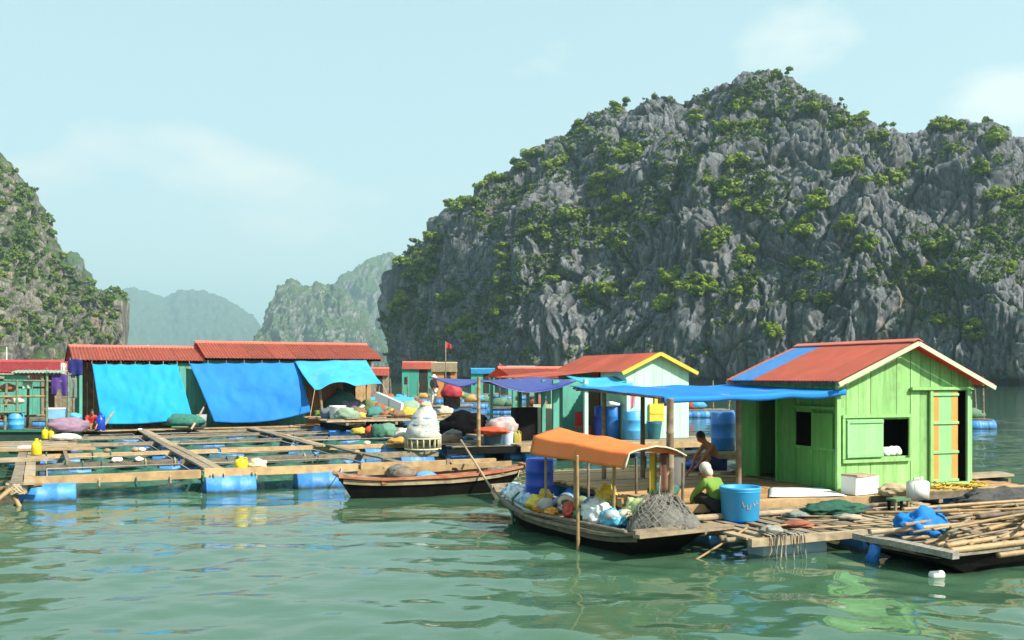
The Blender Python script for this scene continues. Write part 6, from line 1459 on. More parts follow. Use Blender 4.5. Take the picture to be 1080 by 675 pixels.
# ================================================================== mint house and the rafts in the middle distance
MF = Frame(4.03, 35.3, 0.0, 20.0)
def mint_house():
    H = MF.thing('mint_house', 'pale mint plank house with red roof and yellow bargeboards behind the blue awning', 'house')
    W, D, z0, EH, RH = 2.55, 6.2, .55, 2.98, 3.55
    seams = np.linspace(0, W, 8)
    def top(x): return EH + (RH - EH) * (1 - abs(x - W / 2) / (W / 2))
    hx0, hz1 = MF.front(693, 411); hx1, _ = MF.front(700, 411); hz0 = MF.front(693, 425)[1]
    for a, b in zip(seams[:-1], seams[1:]):
        poly = [(a + .006, z0), (b - .006, z0), (b - .006, top(b - .006))]
        if a < W / 2 < b: poly.append((W / 2, RH))
        poly.append((a + .006, top(a + .006))); y0 = random.uniform(-.008, .005)
        fin('wall_plank', prism(newbm(), poly, lambda x, z, s, y0=y0: Vector((x, y0 + .03 * s, z))), MINT, H)
    plank_wall(H, 'side_wall', (0.03, .05), (0.03, 2.1), z0, EH, MINT, out=(-1, 0)); plank_wall(H, 'side_wall', (0.03, 2.9), (0.03, D), z0, EH, TEAL, out=(-1, 0))
    plank_wall(H, 'side_wall', (W - .03, .05), (W - .03, D), z0, EH, MINT); plank_wall(H, 'back_wall', (0.06, D), (W - .06, D), z0, EH, MINT)
    fin('doorway_dark_sheet', box(newbm(), (.35, 2.5, 1.75), (.04, 1.0, 2.4)), DARK, H)  # dark sheet put behind the gap in place of the room's shade
    # small dark window over the yellow hatch
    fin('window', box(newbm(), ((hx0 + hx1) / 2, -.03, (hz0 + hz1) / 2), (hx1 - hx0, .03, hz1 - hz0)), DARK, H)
    for x in (hx0 - .07, hx1 + .07): fin('window_frame', box(newbm(), (x, -.045, (hz0 + hz1) / 2), (.11, .05, hz1 - hz0 + .1)), YELLOW, H)
    for (pa, pb, ya, yb, m, nm) in ((684, 699, 426, 445, YELLOW, 'hatch'),):
        x0, za = MF.front(pa, ya); x1, zb = MF.front(pb, yb); h = fin(nm, box(newbm(), ((x0 + x1) / 2, -.06, (za + zb) / 2), (x1 - x0, .08, za - zb)), m, H)
        fin('hatch_batten', box(newbm(), ((x0 + x1) / 2, -.11, (za + zb) / 2), (x1 - x0 - .06, .02, .06)), m, h)
    gsl = (RH - EH) / (W / 2)
    for s in (-1, 1):
        for k in range(5):
            a, b = -.22 + (D + .4) * k / 5, -.22 + (D + .4) * (k + 1) / 5 + .03; xe = W / 2 + s * (W / 2 + .22); ze = EH - gsl * .22 + .05
            p = [(xe, a, ze), (xe, b, ze), (W / 2, b, RH + .06), (W / 2, a, RH + .06)]
            fin('roof_sheet', corrug(newbm(), *(p if s < 0 else [p[1], p[0], p[3], p[2]]), 10, .02), RED_R, H)
        fin('bargeboard', beam(newbm(), (W / 2 + s * (W / 2 + .24), -.24, EH - gsl * .24 + .0), (W / 2, -.24, RH + .03), .04, .13, .002), YELLOW, H)
    # lean-to roof on the left and its posts
    for k in range(4):
        a, b = 2.2 + 1.3 * k, 2.2 + 1.3 * (k + 1) + .03
        fin('leanto_sheet', corrug(newbm(), (-2.3, a, 2.72), (-2.3, b, 2.72), (-.02, b, 2.95), (-.02, a, 2.95), 9, .02), RED_R, H)
    def aw(u, v): return Vector((-1.9 + 1.9 * u, -.55 + 1.5 * v, 2.52 + .25 * v + .04 * wob(u * 3, v * 3, 1, 5) - .05 * math.sin(math.pi * u)))
    fin('porch_tarp', cloth(newbm(), aw, 14, 10, .02), T_SKY, H, True)
    def hem(u, v): q = aw(u, 0); return Vector((q.x, q.y - .02, q.z - .22 * v))
    fin('porch_hem', cloth(newbm(), hem, 12, 2, .015), T_SKY, H, True)
    for x, y in ((-1.75, -.45), (-.12, -.4), (-1.75, 2.3), (-1.6, 4.6)): fin('post', box(newbm(), (x, y, 1.6), (.13, .13, 2.15)), MINT if y < 0 else TEAL, H)
    fin('inner_panel', box(newbm(), (-1.0, 2.3, 1.6), (.9, .04, 2.1)), TEAL, H); fin('inner_panel', box(newbm(), (-.25, 2.2, 1.6), (.5, .04, 2.1)), pm('brown_boards', (.16, .08, .04), scale=4, stretch=(3, 3, .4)), H)
    for k in range(9): fin('deck_plank', beam(newbm(), (-4.6, -1.5 + k * .30, .52), (3.4, -1.5 + k * .30, .52), .28, .05, .01, 3), W_GREY if k % 3 else W_PALE, H)
    fin('floor_slab', box(newbm(), (-.4, 3.7, .46), (7.6, 5.4, .1)), W_GREY, H)
    fin('fascia', beam(newbm(), (-4.6, -1.68, .42), (3.4, -1.68, .42), .06, .18, .01, 4), W_TAN, H)
    for x in (-3.8, -1.8, .2, 2.4): put_float(H, x, -1.2, .12); put_float(H, x, 4, .12)
    # things in front of it
    def at(px, y, z=.55): x, _ = MF.front(px, 440, y); return MF.w(x, y, z)
    for px, y, m, lb in ((634, .7, DRUM_D, 'deep blue barrel left of its mate on the mint house porch'), (646, .5, DRUM_B, 'blue barrel with white cloth on top on the mint house porch')):
        d = thing('blue_barrel', lb, 'barrel', at(px, y)); o = link('shell', drum_mesh(1.15, .25, m), None, d); o.location = (0, 0, .575); fin('lid', lathe(newbm(), [(.001, 1.13), (.22, 1.13), (.22, 1.15), (.001, 1.16)], 18, cap=False), m, d)
    q = at(645, .45, 1.7); tag(fin('white_cloth', lump(newbm(), (q.x, q.y, 1.77), (.30, .24, .08), 141, .3, 3, 2), FOAM, None, True), 'white cloth draped over the porch barrel', 'cloth')
    d = thing('cyan_drum', 'wide cyan drum standing against the mint wall', 'drum', at(668, -.35)); o = link('shell', drum_mesh(1.0, .36, DRUM_L), None, d); o.location = (0, 0, .5); fin('lid', lathe(newbm(), [(.001, .98), (.3, .98), (.3, 1.0), (.001, 1.01)], 18, cap=False), DRUM_L, d)
    tub('green_bin', 'dark teal bin below the yellow hatch', 'bin', at(690, -.35), .27, .62, flat('dark_teal_plastic', (.03, .16, .20), .5), taper=.78)
    # pink cloth hanging on the wall, red chair on the porch
    x, z = MF.front(668, 414, -.1); t = MF.thing('hanging_cloth', 'pink cloth hanging on the mint wall above the cyan drum', 'cloth')
    fin('cloth', cloth(newbm(), lambda u, v: Vector((x - .12 + .26 * u * (1 - .35 * v), -.10 + .03 * math.sin(8 * u), z - v * (.62 - .15 * u))), 8, 8, .012), flat('pink_cloth', (.58, .22, .26), .85), t, True); fin('peg', box(newbm(), (x, -.08, z + .03), (.05, .05, .06)), W_GREY, t)
    p = at(615, .9); c = thing('red_chair', 'red plastic chair in the shade of the mint house porch', 'chair', p, math.radians(-40))
    rp = flat('red_plastic', (.50, .04, .03), .4)
    fin('seat', box(newbm(), (0, 0, .43), (.42, .42, .04)), rp, c); fin('backrest', box(newbm(), (-.2, 0, .70), (.03, .42, .5)), rp, c)
    for sx in (-.18, .18):
        for sy in (-.18, .18): fin('leg', box(newbm(), (sx, sy, .21), (.04, .04, .42)), rp, c)
    # wall of small houses seen beyond the lean-to
    B = thing('red_roofed_shelter', 'open sided shelter with long rusty red roof left of the mint house', 'shelter', MF.w(0.7, 9.0, 0), MF.a)
    gable_roof(B, -1.8, 4.0, 0, 3.2, 2.75, 3.15, RED_R, 1.2); [fin('post', box(newbm(), (x, y, 1.6), (.12, .12, 2.3)), TEAL, B) for x in (-1.6, .2, 2.0, 3.8) for y in (.1, 3.1)]; fin('rail', beam(newbm(), (-1.6, 3.1, 1.2), (3.8, 3.1, 1.2), .06, .1), W_GREY, B)
    fin('platform', box(newbm(), (1.0, 1.4, .42), (6.4, 4.4, .14)), W_GREY, B)
    for x in (-1.2, .8, 2.8): put_float(B, x, -.4, .12)
mint_house()

def violet_raft():
    T = MF.thing('violet_awning_raft', 'open raft under a violet blue tarpaulin awning left of the mint house', 'raft')
    def aw(u, v):
        x0, z = MF.front(474 + 118 * u, 400, .4); 
        x = x0 - .25 * v; y = -.9 + 3.2 * v
        zz = 2.62 + .13 * v - .38 * math.sin(math.pi * min(1, max(0, (u - .25) / .75))) * (1 - v) ** 1.5 - .10 * math.sin(math.pi * u) * v + (-.18 if u < .2 else 0) * (1 - v) * (1 - u * 5)
        return Vector((x, y, zz + .03 * wob(u * 5, v * 3, 1, 2)))
    fin('tarp', cloth(newbm(), aw, 36, 16, .02), T_NAVY, T, True)
    x, _ = MF.front(505, 440, -1.0); fin('post', bamboo(newbm(), (x, -1.0, .35), (x, -1.0, 2.75), .07, .055, .006), BAMB, T, True)
    for px, y in ((548, 1.6), (573, .6), (586, -.2)):
        x, _ = MF.front(px, 440, y); fin('post', box(newbm(), (x, y, 1.55), (.13 if px < 580 else .22, .13, 2.2)), TEAL, T)
    x0 = MF.front(470, 440, 0)[0]; x1 = MF.front(604, 440, 0)[0]
    for k in range(10): fin('deck_plank', beam(newbm(), (x0, -1.2 + k * .36, .46), (x1, -1.2 + k * .36, .46), .33, .05, .01, 3), W_GREY if k % 2 else W_DARK, T)
    fin('edge_beam', beam(newbm(), (x0 - .4, -1.45, .38), (x1, -1.42, .38), .10, .16, .01, 4), W_DARK, T)
    for x in (x0 + .4, x0 + 2.4, x1 - .6): put_float(T, x, -.9, .06); put_float(T, x, 1.6, .06)
    xa = MF.front(562, 440, 2.0)[0]; xb = MF.front(588, 440, 2.0)[0]; plank_wall(T, 'screen', (xa, 2.0), (xb, 2.0), .6, 1.75, pm('pale_sage_boards', (.42, .47, .34), scale=3, stretch=(3, 3, .4)))
    def at(px, y, z=.49): x, _ = MF.front(px, 440, y); return MF.w(x, y, z)
    tub('white_pail', 'white pail with blue band under the violet awning', 'pail', at(535, -.6), .20, .42, pm('white_blue_pail', (.66, .70, .74), (.3, .42, .6), scale=3, rough=.5))
    tub('slate_tub', 'dark slate blue tub beside the white pail under the violet awning', 'tub', at(521, -.5), .36, .46, flat('slate_blue_plastic', (.05, .12, .17), .5))
    d = thing('dark_cabinet', 'dark cabinet standing under the violet awning', 'cabinet', at(553, .6), MF.a); fin('body', box(newbm(), (0, 0, .6), (.8, .5, 1.2), jit=.01), W_DARK, d)
    for z in (.3, .9): fin('door_panel', box(newbm(), (0, -.26, z), (.7, .02, .5)), W_DARK, d)
    q = at(519, -.9, .9); tag(fin('life_vest', lump(newbm(), (q.x, q.y, .98), (.44, .2, .12), 153, .45, 3, 2.2), flat('orange_red', (.68, .09, .03), .6), None, True), 'orange red life vest draped under the violet awning', 'life vest')
    q = at(529, -.1, 1.0); tag(fin('net_bundle', lump(newbm(), (q.x, q.y, 1.05), (.48, .35, .32), 151, .35, 3, 2.2), pm('dusty_rose_net', (.30, .20, .20), (.5, .44, .42), scale=7, rough=.9, bump=.6), None, True), 'dusty rose net bundle hanging over the life ring', 'net')
    jug('olive_jug', 'olive jug in front of the dark cabinet', at(543, -.4), flat('olive_plastic', (.28, .26, .05)), .5, .12); jug('amber_bottle', 'amber bottle right of the olive jug under the violet awning', at(547, -.35), flat('amber_plastic', (.42, .28, .04)), .46, .09)
    q = P(492, 459, .45); tag(fin('black_net_mound', lump(newbm(), (q.x, q.y + .5, .66), (.98, .6, .62), 155, .22, 4, 1.5, floor=.35), NET_K, None, True), 'big black net mound left of the bamboo awning post', 'net')
    q = P(473, 457, .45); tag(fin('black_net_mound', lump(newbm(), (q.x, q.y, .55), (.3, .3, .26), 156, .3, 3, 1.5, floor=.5), NET_K, None, True), 'small black net lump at the left foot of the big net mound', 'net')
violet_raft()

def trap_and_clutter():
    # white netted trap bundle over a barred basket
    p = P(445, 475, .46); t = thing('fish_trap', 'white and blue netted fish trap bundle on a barred basket', 'fish trap', (p.x, p.y + .35, .46), .3)
    wm = pm('white_blue_netting', (.56, .53, .43), (.30, .33, .35), scale=9, rough=.85, bump=.7, dirt=.4, dirtcol=(.30, .26, .18), var=.04); bmn = pm('blue_netting_band', (.14, .24, .44), (.45, .48, .5), scale=8, rough=.85, bump=.6)
    bm = lathe(newbm(), [(.001, .36), (.54, .36), (.56, .44), (.51, .60), (.49, .68), (.46, .78), (.43, .90), (.37, 1.02), (.31, 1.12), (.24, 1.22), (.19, 1.30), (.16, 1.36), (.001, 1.40)], 24, cap=False)
    bmesh.ops.subdivide_edges(bm, edges=bm.edges[:], cuts=1)
    co = np.array([v.co[:] for v in bm.verts]); dd = fbm(co * 3.2, 3) * .12 + ridged(co * 7, 2) * .05
    for v, k in zip(bm.verts, dd): r_ = math.hypot(v.co.x, v.co.y) + 1e-6; v.co.x *= 1 + k * .5 / max(r_, .3); v.co.y *= 1 + k * .5 / max(r_, .3); v.co.z += k * .25 * (v.co.z > .4); v.co.x += .12 * max(0, v.co.z - .6)
    fin('bundle', bm, wm, t, True)
    for z, r in ((.60, .52), (.80, .465), (1.0, .39)): fin('band', lathe(newbm(), [(r - .02, z - .05), (r + .015, z), (r - .02, z + .05)], 24, (.12 * max(0, z - .6), 0, 0), cap=False), bmn, t, True)
    bsk = pm('pale_cane', (.62, .54, .34), scale=8, rough=.7)
    for z in (.03, .36): fin('basket_rim', pole(newbm(), [(.56 * math.cos(a), .56 * math.sin(a), z) for a in np.linspace(0, 6.2832, 25)], .03, 6), bsk, t, True)
    for k in range(18):
        a = k / 18 * 6.2832; fin('basket_bar', pole(newbm(), [(.56 * math.cos(a), .56 * math.sin(a), .03), (.56 * math.cos(a), .56 * math.sin(a), .36)], .022, 5), bsk, t, True)
    fin('topknot', lump(newbm(), (.09, 0, 1.40), (.16, .15, .10), 161, .3, 3), flat('straw_cap', (.62, .46, .26), .9), t, True)
    # orange buoys, net balls and gear along the pens
    OR = flat('orange_red_buoy', (.70, .07, .02), .4)
    for px, py, z, lb in ((391, 460, .42, 'orange red buoy left on the pen walkway'), (416, 450, .45, 'orange red buoy higher beside the white netted trap')):
        p = P(px, py, z); b = thing('buoy', lb, 'buoy', p); fin('ball', lump(newbm(), (0, 0, .20), (.24, .22, .20), px, .06, 3), OR, b, True); fin('eye', pole(newbm(), [(-.05, 0, .38), (0, 0, .46), (.05, 0, .38)], .02, 5), ROPE, b, True)
    rr = random.Random(31)
    spec = [(340, 436, 'straw basket coil beside the awning post', 'basket', (.52, .38, .18), (.42, .3, .22)), (337, 438, 'green melon-like float inside the straw coil', 'float', (.14, .26, .05), (.2, .18, .16)), (348, 440, 'slate grey sack under the awning', 'sack', (.16, .19, .22), (.35, .28, .26)),
            (367, 428, 'mauve net heap under the pale awning', 'net', (.20, .15, .24), (.55, .4, .45)), (361, 422, 'dark teal net heap behind the mauve net', 'net', (.04, .13, .11), (.7, .4, .45)), (372, 431, 'pale lilac net heap right of the mauve net', 'net', (.36, .34, .40), (.4, .3, .4)), (382, 430, 'cream sack at the right end of the long house', 'sack', (.60, .54, .42), (.36, .3, .28)),
            (390, 427, 'moss green heap right of the cream sack', 'net', (.15, .20, .08), (.42, .3, .3)), (399, 429, 'rusty red gear heap before the white board', 'gear', (.32, .10, .06), (.4, .3, .25)), (408, 432, 'sage green heap right of the rusty gear', 'net', (.22, .30, .20), (.45, .3, .2)), (430, 430, 'pale sage net heap right of the white board', 'net', (.24, .36, .26), (.7, .4, .36)),
            (378, 440, 'yellow bag at the walkway edge', 'bag', (.62, .42, .08), (.26, .2, .16)), (366, 437, 'long yellow sack lying by the white pail', 'sack', (.66, .44, .06), (.62, .3, .22)), (408, 460, 'green netted float ball by the buoys', 'float', (.12, .28, .20), (.36, .3, .3)), (424, 462, 'white rag right of the green netted float', 'rag', (.64, .58, .5), (.24, .2, .22)),
            (398, 461, 'dark green bottle crate heap by the buoys', 'gear', (.03, .12, .08), (.24, .22, .3)), (421, 467, 'orange rope heap beside the netted trap', 'rope', (.62, .30, .06), (.34, .24, .12)), (470, 466, 'brown rope heap right of the netted trap', 'rope', (.30, .20, .12), (.5, .3, .16)), (478, 462, 'grey stone-like net lump near the oar', 'net', (.25, .24, .22), (.3, .24, .2)), (462, 452, 'teal cloth heap behind the netted trap', 'cloth', (.20, .42, .36), (.45, .3, .2)),
            (379, 457, 'yellow jug lying on the pen beam', 'jug', (.68, .48, .06), (.3, .16, .14))]
    for k, (px, py, lb, cat, c, r) in enumerate(spec):
        p = P(px, py, .48); zb = .46
        if py < 442: p = PD(px, py, min(max(1.85 * F / (py - HZ), 43.2), 47.5)); zb = .92; r = (r[0] * 1.1, r[1], max(r[2], (p.z + r[2] - zb) * .55))
        o = thing({'net': 'net_heap', 'sack': 'sack', 'float': 'float_ball', 'gear': 'gear_heap', 'rope': 'rope_heap', 'bag': 'bag', 'basket': 'straw_basket', 'rag': 'rag', 'cloth': 'cloth_heap', 'jug': 'jug'}[cat], lb, cat, (p.x, p.y, zb))
        m = flat('clutter_%d' % k, c, .85, scale=8, bump=.5)
        fin('body', lump(newbm(), (0, 0, r[2] * .6), r, 170 + k, .35, 3, 2.3, floor=.55), m, o, True); fin('fold', lump(newbm(), (r[0] * .5, -r[1] * .3, r[2] * .35), (r[0] * .55, r[1] * .6, r[2] * .5), 190 + k, .4, 2, 2.5, floor=.6), m, o, True)
    p = PD(356, 441, 43.4); p.z = .92; tub('white_pail', 'white pail with rusty rim under the pale awning', 'pail', p, .36, .55, WHITE)
    # plank rafts the gear lies on
    R = LF.thing('gear_raft', 'raised plank raft heaped with gear right of the long house', 'raft')
    for k in range(11): fin('deck_plank', beam(newbm(), (9.6 + rr.uniform(-.5, .3), -5.6 + k * .40, .88 + rr.uniform(-.02, .03)), (16.6 + rr.uniform(-.6, .6), -5.6 + k * .40 + rr.uniform(-.08, .08), .88 + rr.uniform(-.02, .03)), rr.uniform(.25, .38), .06, .01, 2), (W_PALE, W_GREY, W_TAN, W_GREY)[k % 4], R)
    for x in (10, 12.2, 14.4, 16.2): fin('bearer', beam(newbm(), (x, -5.7, .76), (x, -1.4, .76), .12, .16), W_GREY, R); fin('stacked_beam', beam(newbm(), (x, -5.3, .54), (x, -1.8, .54), .14, .24), W_DARK, R); put_float(R, x, -4.8, .16); put_float(R, x, -2.4, .16)
    for k in range(9):
        x = rr.uniform(9.8, 15.5); y = rr.uniform(-5.6, -3.6); tag(fin('loose_plank', beam(newbm(), LF.w(x, y, .95 + .04 * (k % 3)), LF.w(x + rr.uniform(1.0, 2.4), y + rr.uniform(-.5, .5), .97 + .04 * (k % 3)), .2, .04, .008), (W_PALE, W_TAN, W_GREY)[k % 3]), '%s loose plank lying on the raised gear raft' % ('pale', 'tan', 'grey')[k % 3], 'plank', 'loose planks on the gear raft')
    for k in range(14):
        cn_, cc = (('rust', (.34, .12, .06)), ('sage', (.24, .33, .24)), ('cream', (.58, .52, .4)), ('sky blue', (.08, .32, .5)), ('brown', (.2, .12, .06)), ('teal', (.05, .22, .2)), ('yellow', (.6, .42, .05)))[k % 7]
        x = rr.uniform(10, 16); y = rr.uniform(-5.2, -2); r = rr.uniform(.16, .32); o = LF.thing('gear_bundle', '%s %s bundle on the raised gear raft right of the long house' % ('large' if r > .24 else 'little', cn_), 'bundle', x, y, .92, 0, 'bundles on the gear raft')
        fin('body', lump(newbm(), (0, 0, r * .6), (r * 1.4, r, r * .9), 230 + k, .4, 3, 2.3, floor=.6), flat('raft_' + cn_.replace(' ', '_'), cc, .85), o, True); fin('tie', pole(newbm(), [(-r, 0, r), (0, -.05, r * 1.45), (r, 0, r)], .018, 5), ROPE, o, True)
    # slanted white board, blue tarp roofed skiff behind
    a, b = PD(397, 418, 46), PD(424, 430, 44.5); t = thing('white_board', 'slanted long white foam board propped among the gear', 'board', (a + b) / 2)
    fin('board', beam(newbm(), a - (a + b) / 2, b - (a + b) / 2, .12, .42, .01, 3), FOAM, t); fin('cord', pole(newbm(), [(0, -.1, .2), (0, -.12, 0), (0, -.1, -.2)], .02, 5), ROPE, t)
    p = P(418, 428, 0); S = thing('covered_skiff', 'low skiff covered with a sky blue tarpaulin and red bow', 'boat', (p.x * 1.15, p.y * 1.15 - 30, 0), .15)
    S.location = PD(418, 420, 62); S.location.z = 0
    bm = newbm(); prism(bm, [(-2.4, .7), (2.4, .8), (1.8, -.15), (-1.9, -.15)], lambda x, z, s: Vector((x, -.6 if s == 0 else .6, z))); fin('hull', bm, W_DARK, S)
    fin('tarp', cloth(newbm(), lambda u, v: Vector((-2.3 + 3.4 * u, -.8 + 1.6 * v, .95 + .5 * math.sin(math.pi * v) ** .7 + .04 * wob(u * 4, v * 3, 1))), 14, 8, .02), T_SKY, S, True)
    fin('bow_cover', cloth(newbm(), lambda u, v: Vector((1.1 + 1.4 * u, (-.75 + 1.5 * v) * (1 - .6 * u), .95 + .45 * (1 - u) * math.sin(math.pi * v) ** .7)), 8, 6, .02), flat('maroon_cover', (.24, .04, .04), .8), S, True)
    # person standing on a small decked boat
    B = thing('decked_boat', 'small dark decked boat carrying the standing person', 'boat', PD(457, 430, 53), .3); B.location.z = 0
    bm = newbm(); prism(bm, [(-2.0, 1.12), (2.0, 1.12), (1.5, -.15), (-1.6, -.15)], lambda x, z, s: Vector((x, -.7 if s == 0 else .7, z))); fin('hull', bm, pm('blue_hull', (.03, .10, .2), scale=3, rough=.5), B)
    fin('deck', box(newbm(), (0, 0, 1.14), (3.9, 1.36, .04)), W_GREY, B); fin('rail', beam(newbm(), (-2, -.72, 1.2), (2, -.72, 1.2), .06, .1), W_PALE, B)
    person('standing person in black top and white trousers with pale hat, far behind the netted trap', B.location + Vector((0, 0, 1.16)), math.radians(-30), STAND, shirt=flat('black_top', (.012, .012, .014), .85), legs=flat('white_trousers', (.6, .6, .56), .85), hat=(flat('pale_hat', (.62, .58, .48), .8), 'brim'), sleeves='long')
    q = B.location + Vector((1.0, -.3, 1.16)); tag(fin('red_bag', lump(newbm(), (q.x, q.y, 1.9), (.5, .3, .4), 211, .25, 3, floor=.6), flat('crimson_bag', (.42, .03, .05), .6), None, True), 'crimson bag stacked high right of the standing person', 'bag'); tag(fin('stacked_box', box(newbm(), (q.x, q.y, 1.41), (.8, .5, .48), .3), W_DARK), 'dark box under the crimson bag', 'box')
trap_and_clutter()

# ================================================================== far floating houses, floats and masts
def far_village():
    rr = random.Random(77)
    def hut(px0, px1, Y, ze, zr, D, wall, roof, name, label, rz=6, awn=None):
        c = (px0 + px1) / 2; X = (c - 540) / F * Y; W = (px1 - px0) / F * Y / math.cos(math.radians(rz))
        H = thing(name, label, 'house', (X, Y, 0), math.radians(rz))
        gable_roof(H, -W / 2, W / 2, 0, D, ze, zr, roof, W / 3)
        for k in range(4):
            a, b = -W / 2 + W * k / 4, -W / 2 + W * (k + 1) / 4
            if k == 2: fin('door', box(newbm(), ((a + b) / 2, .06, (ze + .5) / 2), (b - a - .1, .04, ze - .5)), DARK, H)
            else: fin('front_wall', box(newbm(), ((a + b) / 2, .03 + .01 * (k % 2), (ze + .5) / 2), (b - a - .02, .05, ze - .5)), wall, H)
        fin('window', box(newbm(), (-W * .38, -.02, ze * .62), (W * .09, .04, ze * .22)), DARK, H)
        for x in (-W / 2 + .05, W / 2 - .05): fin('side_wall', box(newbm(), (x, D / 2, (ze + .5) / 2), (.06, D - .1, ze - .5)), wall, H)
        fin('back_wall', box(newbm(), (0, D - .03, (ze + .5) / 2), (W - .2, .05, ze - .5)), wall, H)
        fin('platform', box(newbm(), (0, D / 2 - .6, .42), (W * 1.35, D + 2.6, .14)), W_GREY, H)
        for x in np.linspace(-W * .6, W * .6, max(3, int(W / 1.8))): put_float(H, x, -1.7, .12)
        if awn is not None: fin('awning', cloth(newbm(), lambda u, v: Vector((-W / 2 + W * u, -1.9 + 2.0 * v, ze - .5 + .4 * v + .05 * wob(u * 4, v * 2, 1))), 10, 6, .02), awn, H, True)
        return H
    tanr = pm('tan_thatch', (.42, .34, .22), (.30, .24, .15), scale=3, rough=.9)
    gr = pm('sea_green_wall', (.05, .34, .26), (.04, .26, .2), scale=2, rough=.7); oc = pm('orange_wall', (.50, .22, .07), scale=2, rough=.8)
    hut(424, 460, 112, 3.6, 4.35, 4, gr, RED_R, 'far_hut', 'far sea green hut with small red roof below the cliff', 4)
    hut(455, 482, 106, 3.3, 4.2, 4, oc, tanr, 'far_hut', 'far orange walled hut with tan roof right of the sea green hut', 4)
    hut(497, 522, 128, 3.1, 3.7, 4, gr, T_SKY, 'far_hut', 'far sea green hut with pale blue roof left of the rusty roof', 3)
    hut(536, 566, 118, 3.2, 3.9, 4, TEAL, pm('grey_sheet_roof', (.36, .42, .42), scale=2, rough=.6), 'far_hut', 'far teal hut with grey roof above the violet awning', 5)
    hut(384, 410, 92, 2.9, 3.5, 3, W_GREY, RED_R, 'far_hut', 'far brown hut with rusty roof right of the long house', 8)
    # rows of far float drums, each row a raft
    for (px0, px1, Y, lb, n) in ((398, 440, 88, 'far raft on blue floats below the sea green hut', 5), (470, 520, 84, 'far raft on blue floats seen behind the bamboo awning post', 5), (516, 590, 72, 'far raft on blue floats under the violet awning', 6), (430, 500, 98, 'long far raft on blue floats below the orange hut', 7), (722, 772, 66, 'far raft on blue floats seen under the blue awning', 5), (1024, 1046, 52, 'far raft on blue and white floats right of the green house', 3)):
        xa, xb = (px0 - 540) / F * Y, (px1 - 540) / F * Y; R = thing('float_raft', lb, 'raft', ((xa + xb) / 2, Y, 0), .05); w = (xb - xa) / 2
        for k in range(4): fin('deck_plank', beam(newbm(), (-w, .1 + k * .5, .50), (w, .1 + k * .5, .50), .42, .07, .01, 2), W_PALE if k % 2 else W_GREY, R)
        for x in np.linspace(-w + .4, w - .4, n): o = put_float(R, x, .1, .12); o.scale = (1.25, 1.25, 1.0)
        for x in np.linspace(-w, w, 4): fin('post', bamboo(newbm(), (x, .8, .4), (x + rr.uniform(-.2, .2), .8, 1.4 + rr.uniform(0, 1.4)), .06, .05, .01), W_GREY, R, True)
        for k in range(4):
            c = rr.choice(((.5, .3, .1), (.06, .3, .5), (.4, .4, .36), (.35, .08, .05), (.1, .2, .12))); x = rr.uniform(-w * .8, w * .8); r = rr.uniform(.25, .5)
            cn = {.5: 'tan', .06: 'blue', .4: 'grey', .35: 'rusty', .1: 'dark green'}[c[0]]
            tag(fin('gear_heap', lump(newbm(), R.location + Vector((x, 1.0, .55 + r * .5)), (r * 1.3, r, r * .8), 300 + k + px0, .35, 2, 2, floor=.6), flat('far_gear_' + cn.replace(' ', '_'), c, .8), None, True), '%s gear heap on the %s' % (cn, lb.replace('on blue floats ', '').replace('on blue and white floats ', '')), 'gear', 'gear on far rafts')
    # masts with flags
    for px, Y, h, flag, lb in ((470, 104, 6.4, True, 'tall thin mast with a red flag above the far huts'), (527, 110, 4.2, True, 'short mast with a dark red flag left of the rusty roof'), (156, 300, 12, False, 'pale lone mast against the farthest hills'), (7, 120, 6.2, False, 'pale mast at the left edge of the limestone hill')):
        p = ((px - 540) / F * Y, Y, 0); t = thing('mast', lb, 'mast', p); fin('pole', pole(newbm(), [(0, 0, -.5), (0, 0, h)], [.09, .05] if Y < 200 else [.2, .12], 6), FOAM if not flag else W_GREY, t, True)
        if flag: fin('flag', cloth(newbm(), lambda u, v: Vector((.05 + .55 * u, .06 * math.sin(6 * u), h - .1 - (.55 + .1 * math.sin(5 * u)) * v - .3 * u)), 8, 6, .02), flat('red_flag', (.55, .03, .05), .8), t, True)
        elif Y > 200: fin('crossarm', pole(newbm(), [(-.8, 0, h * .86), (.8, 0, h * .86)], .06 if Y < 200 else .14, 5), FOAM, t)
    # moored boats far right behind the mint house and far left
    for px, Y, lb, m in ((396, 70, 'small dark blue rowing boat moored left of the covered skiff', flat('blue_boat_paint', (.04, .12, .3))), (440, 74, 'small black rowing boat below the far huts', W_DARK)):
        S = thing('rowing_boat', lb, 'boat', ((px - 540) / F * Y, Y, 0), .2)
        bm = newbm(); prism(bm, [(-1.9, .62), (-1.2, .45), (1.2, .45), (1.9, .62), (1.4, -.15), (-1.4, -.15)], lambda x, z, s: Vector((x, -.5 if s == 0 else .5, z))); fin('hull', bm, m, S); fin('gunwale', beam(newbm(), (-1.9, -.53, .60), (1.9, -.53, .60), .05, .08), W_PALE, S); fin('thwart', box(newbm(), (0, 0, .5), (.25, .95, .04)), W_GREY, S)
far_village()

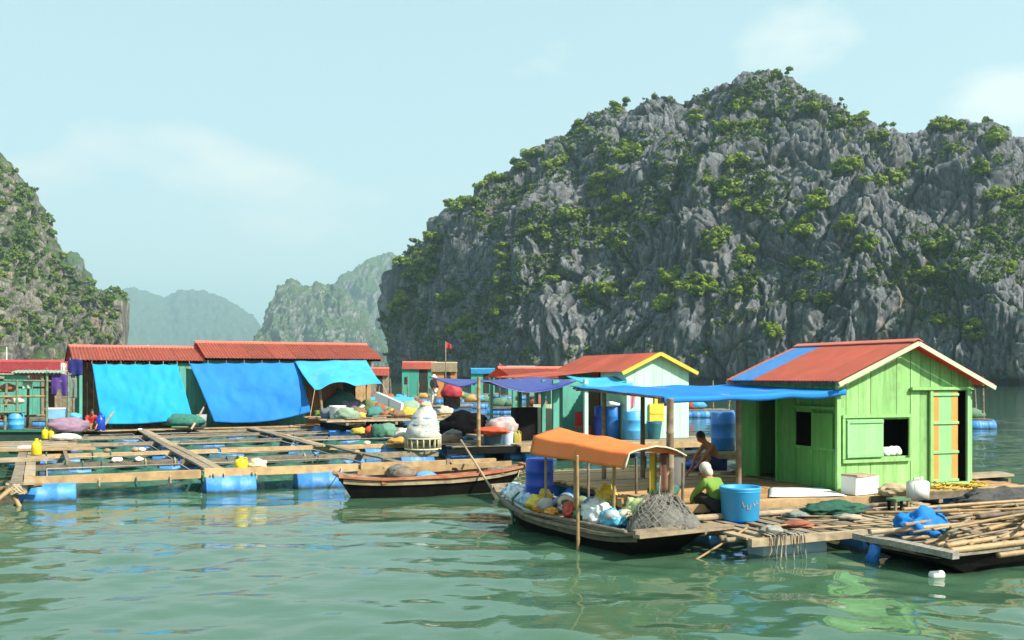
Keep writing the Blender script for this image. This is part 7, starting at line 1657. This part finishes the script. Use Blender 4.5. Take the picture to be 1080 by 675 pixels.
def mooring_ropes():
    def rope(a, b, sag, label, r=.014, m=ROPE):
        a, b = Vector(a), Vector(b); pts = [a.lerp(b, k / 14) - Vector((0, 0, sag * math.sin(math.pi * k / 14))) for k in range(15)]
        tag(fin('mooring_rope', pole(newbm(), pts, r, 5), m, None, True), label, 'rope')
    rope(SF.w(5.2, 0, .72), RF.w(4.5, .1, .55), .25, 'slack rope from the canopied sampan bow to the red trimmed sampan')
    rope(RF.w(.1, .3, .5), FF.w(7.4, .1, .5), .12, 'short rope tying the red trimmed sampan to the front pen beam')
    rope(BF.w(.0, .6, .36), GF.w(-1.9, -3.1, -.2), .10, 'short rope tying the punt to the low work platform')
    rope(SF.w(.1, -.7, .45), GF.w(-4.1, -1.4, -.2), .10, 'short rope tying the canopied sampan stern to the work platform', .016, ROPE_G)
    rope(LF.w(-.3, -.2, 3.2), KF.w(3.2, 1.2, 2.85), .18, 'sagging clothes line between the work raft and the long house', .012, ROPE_G)
mooring_ropes()
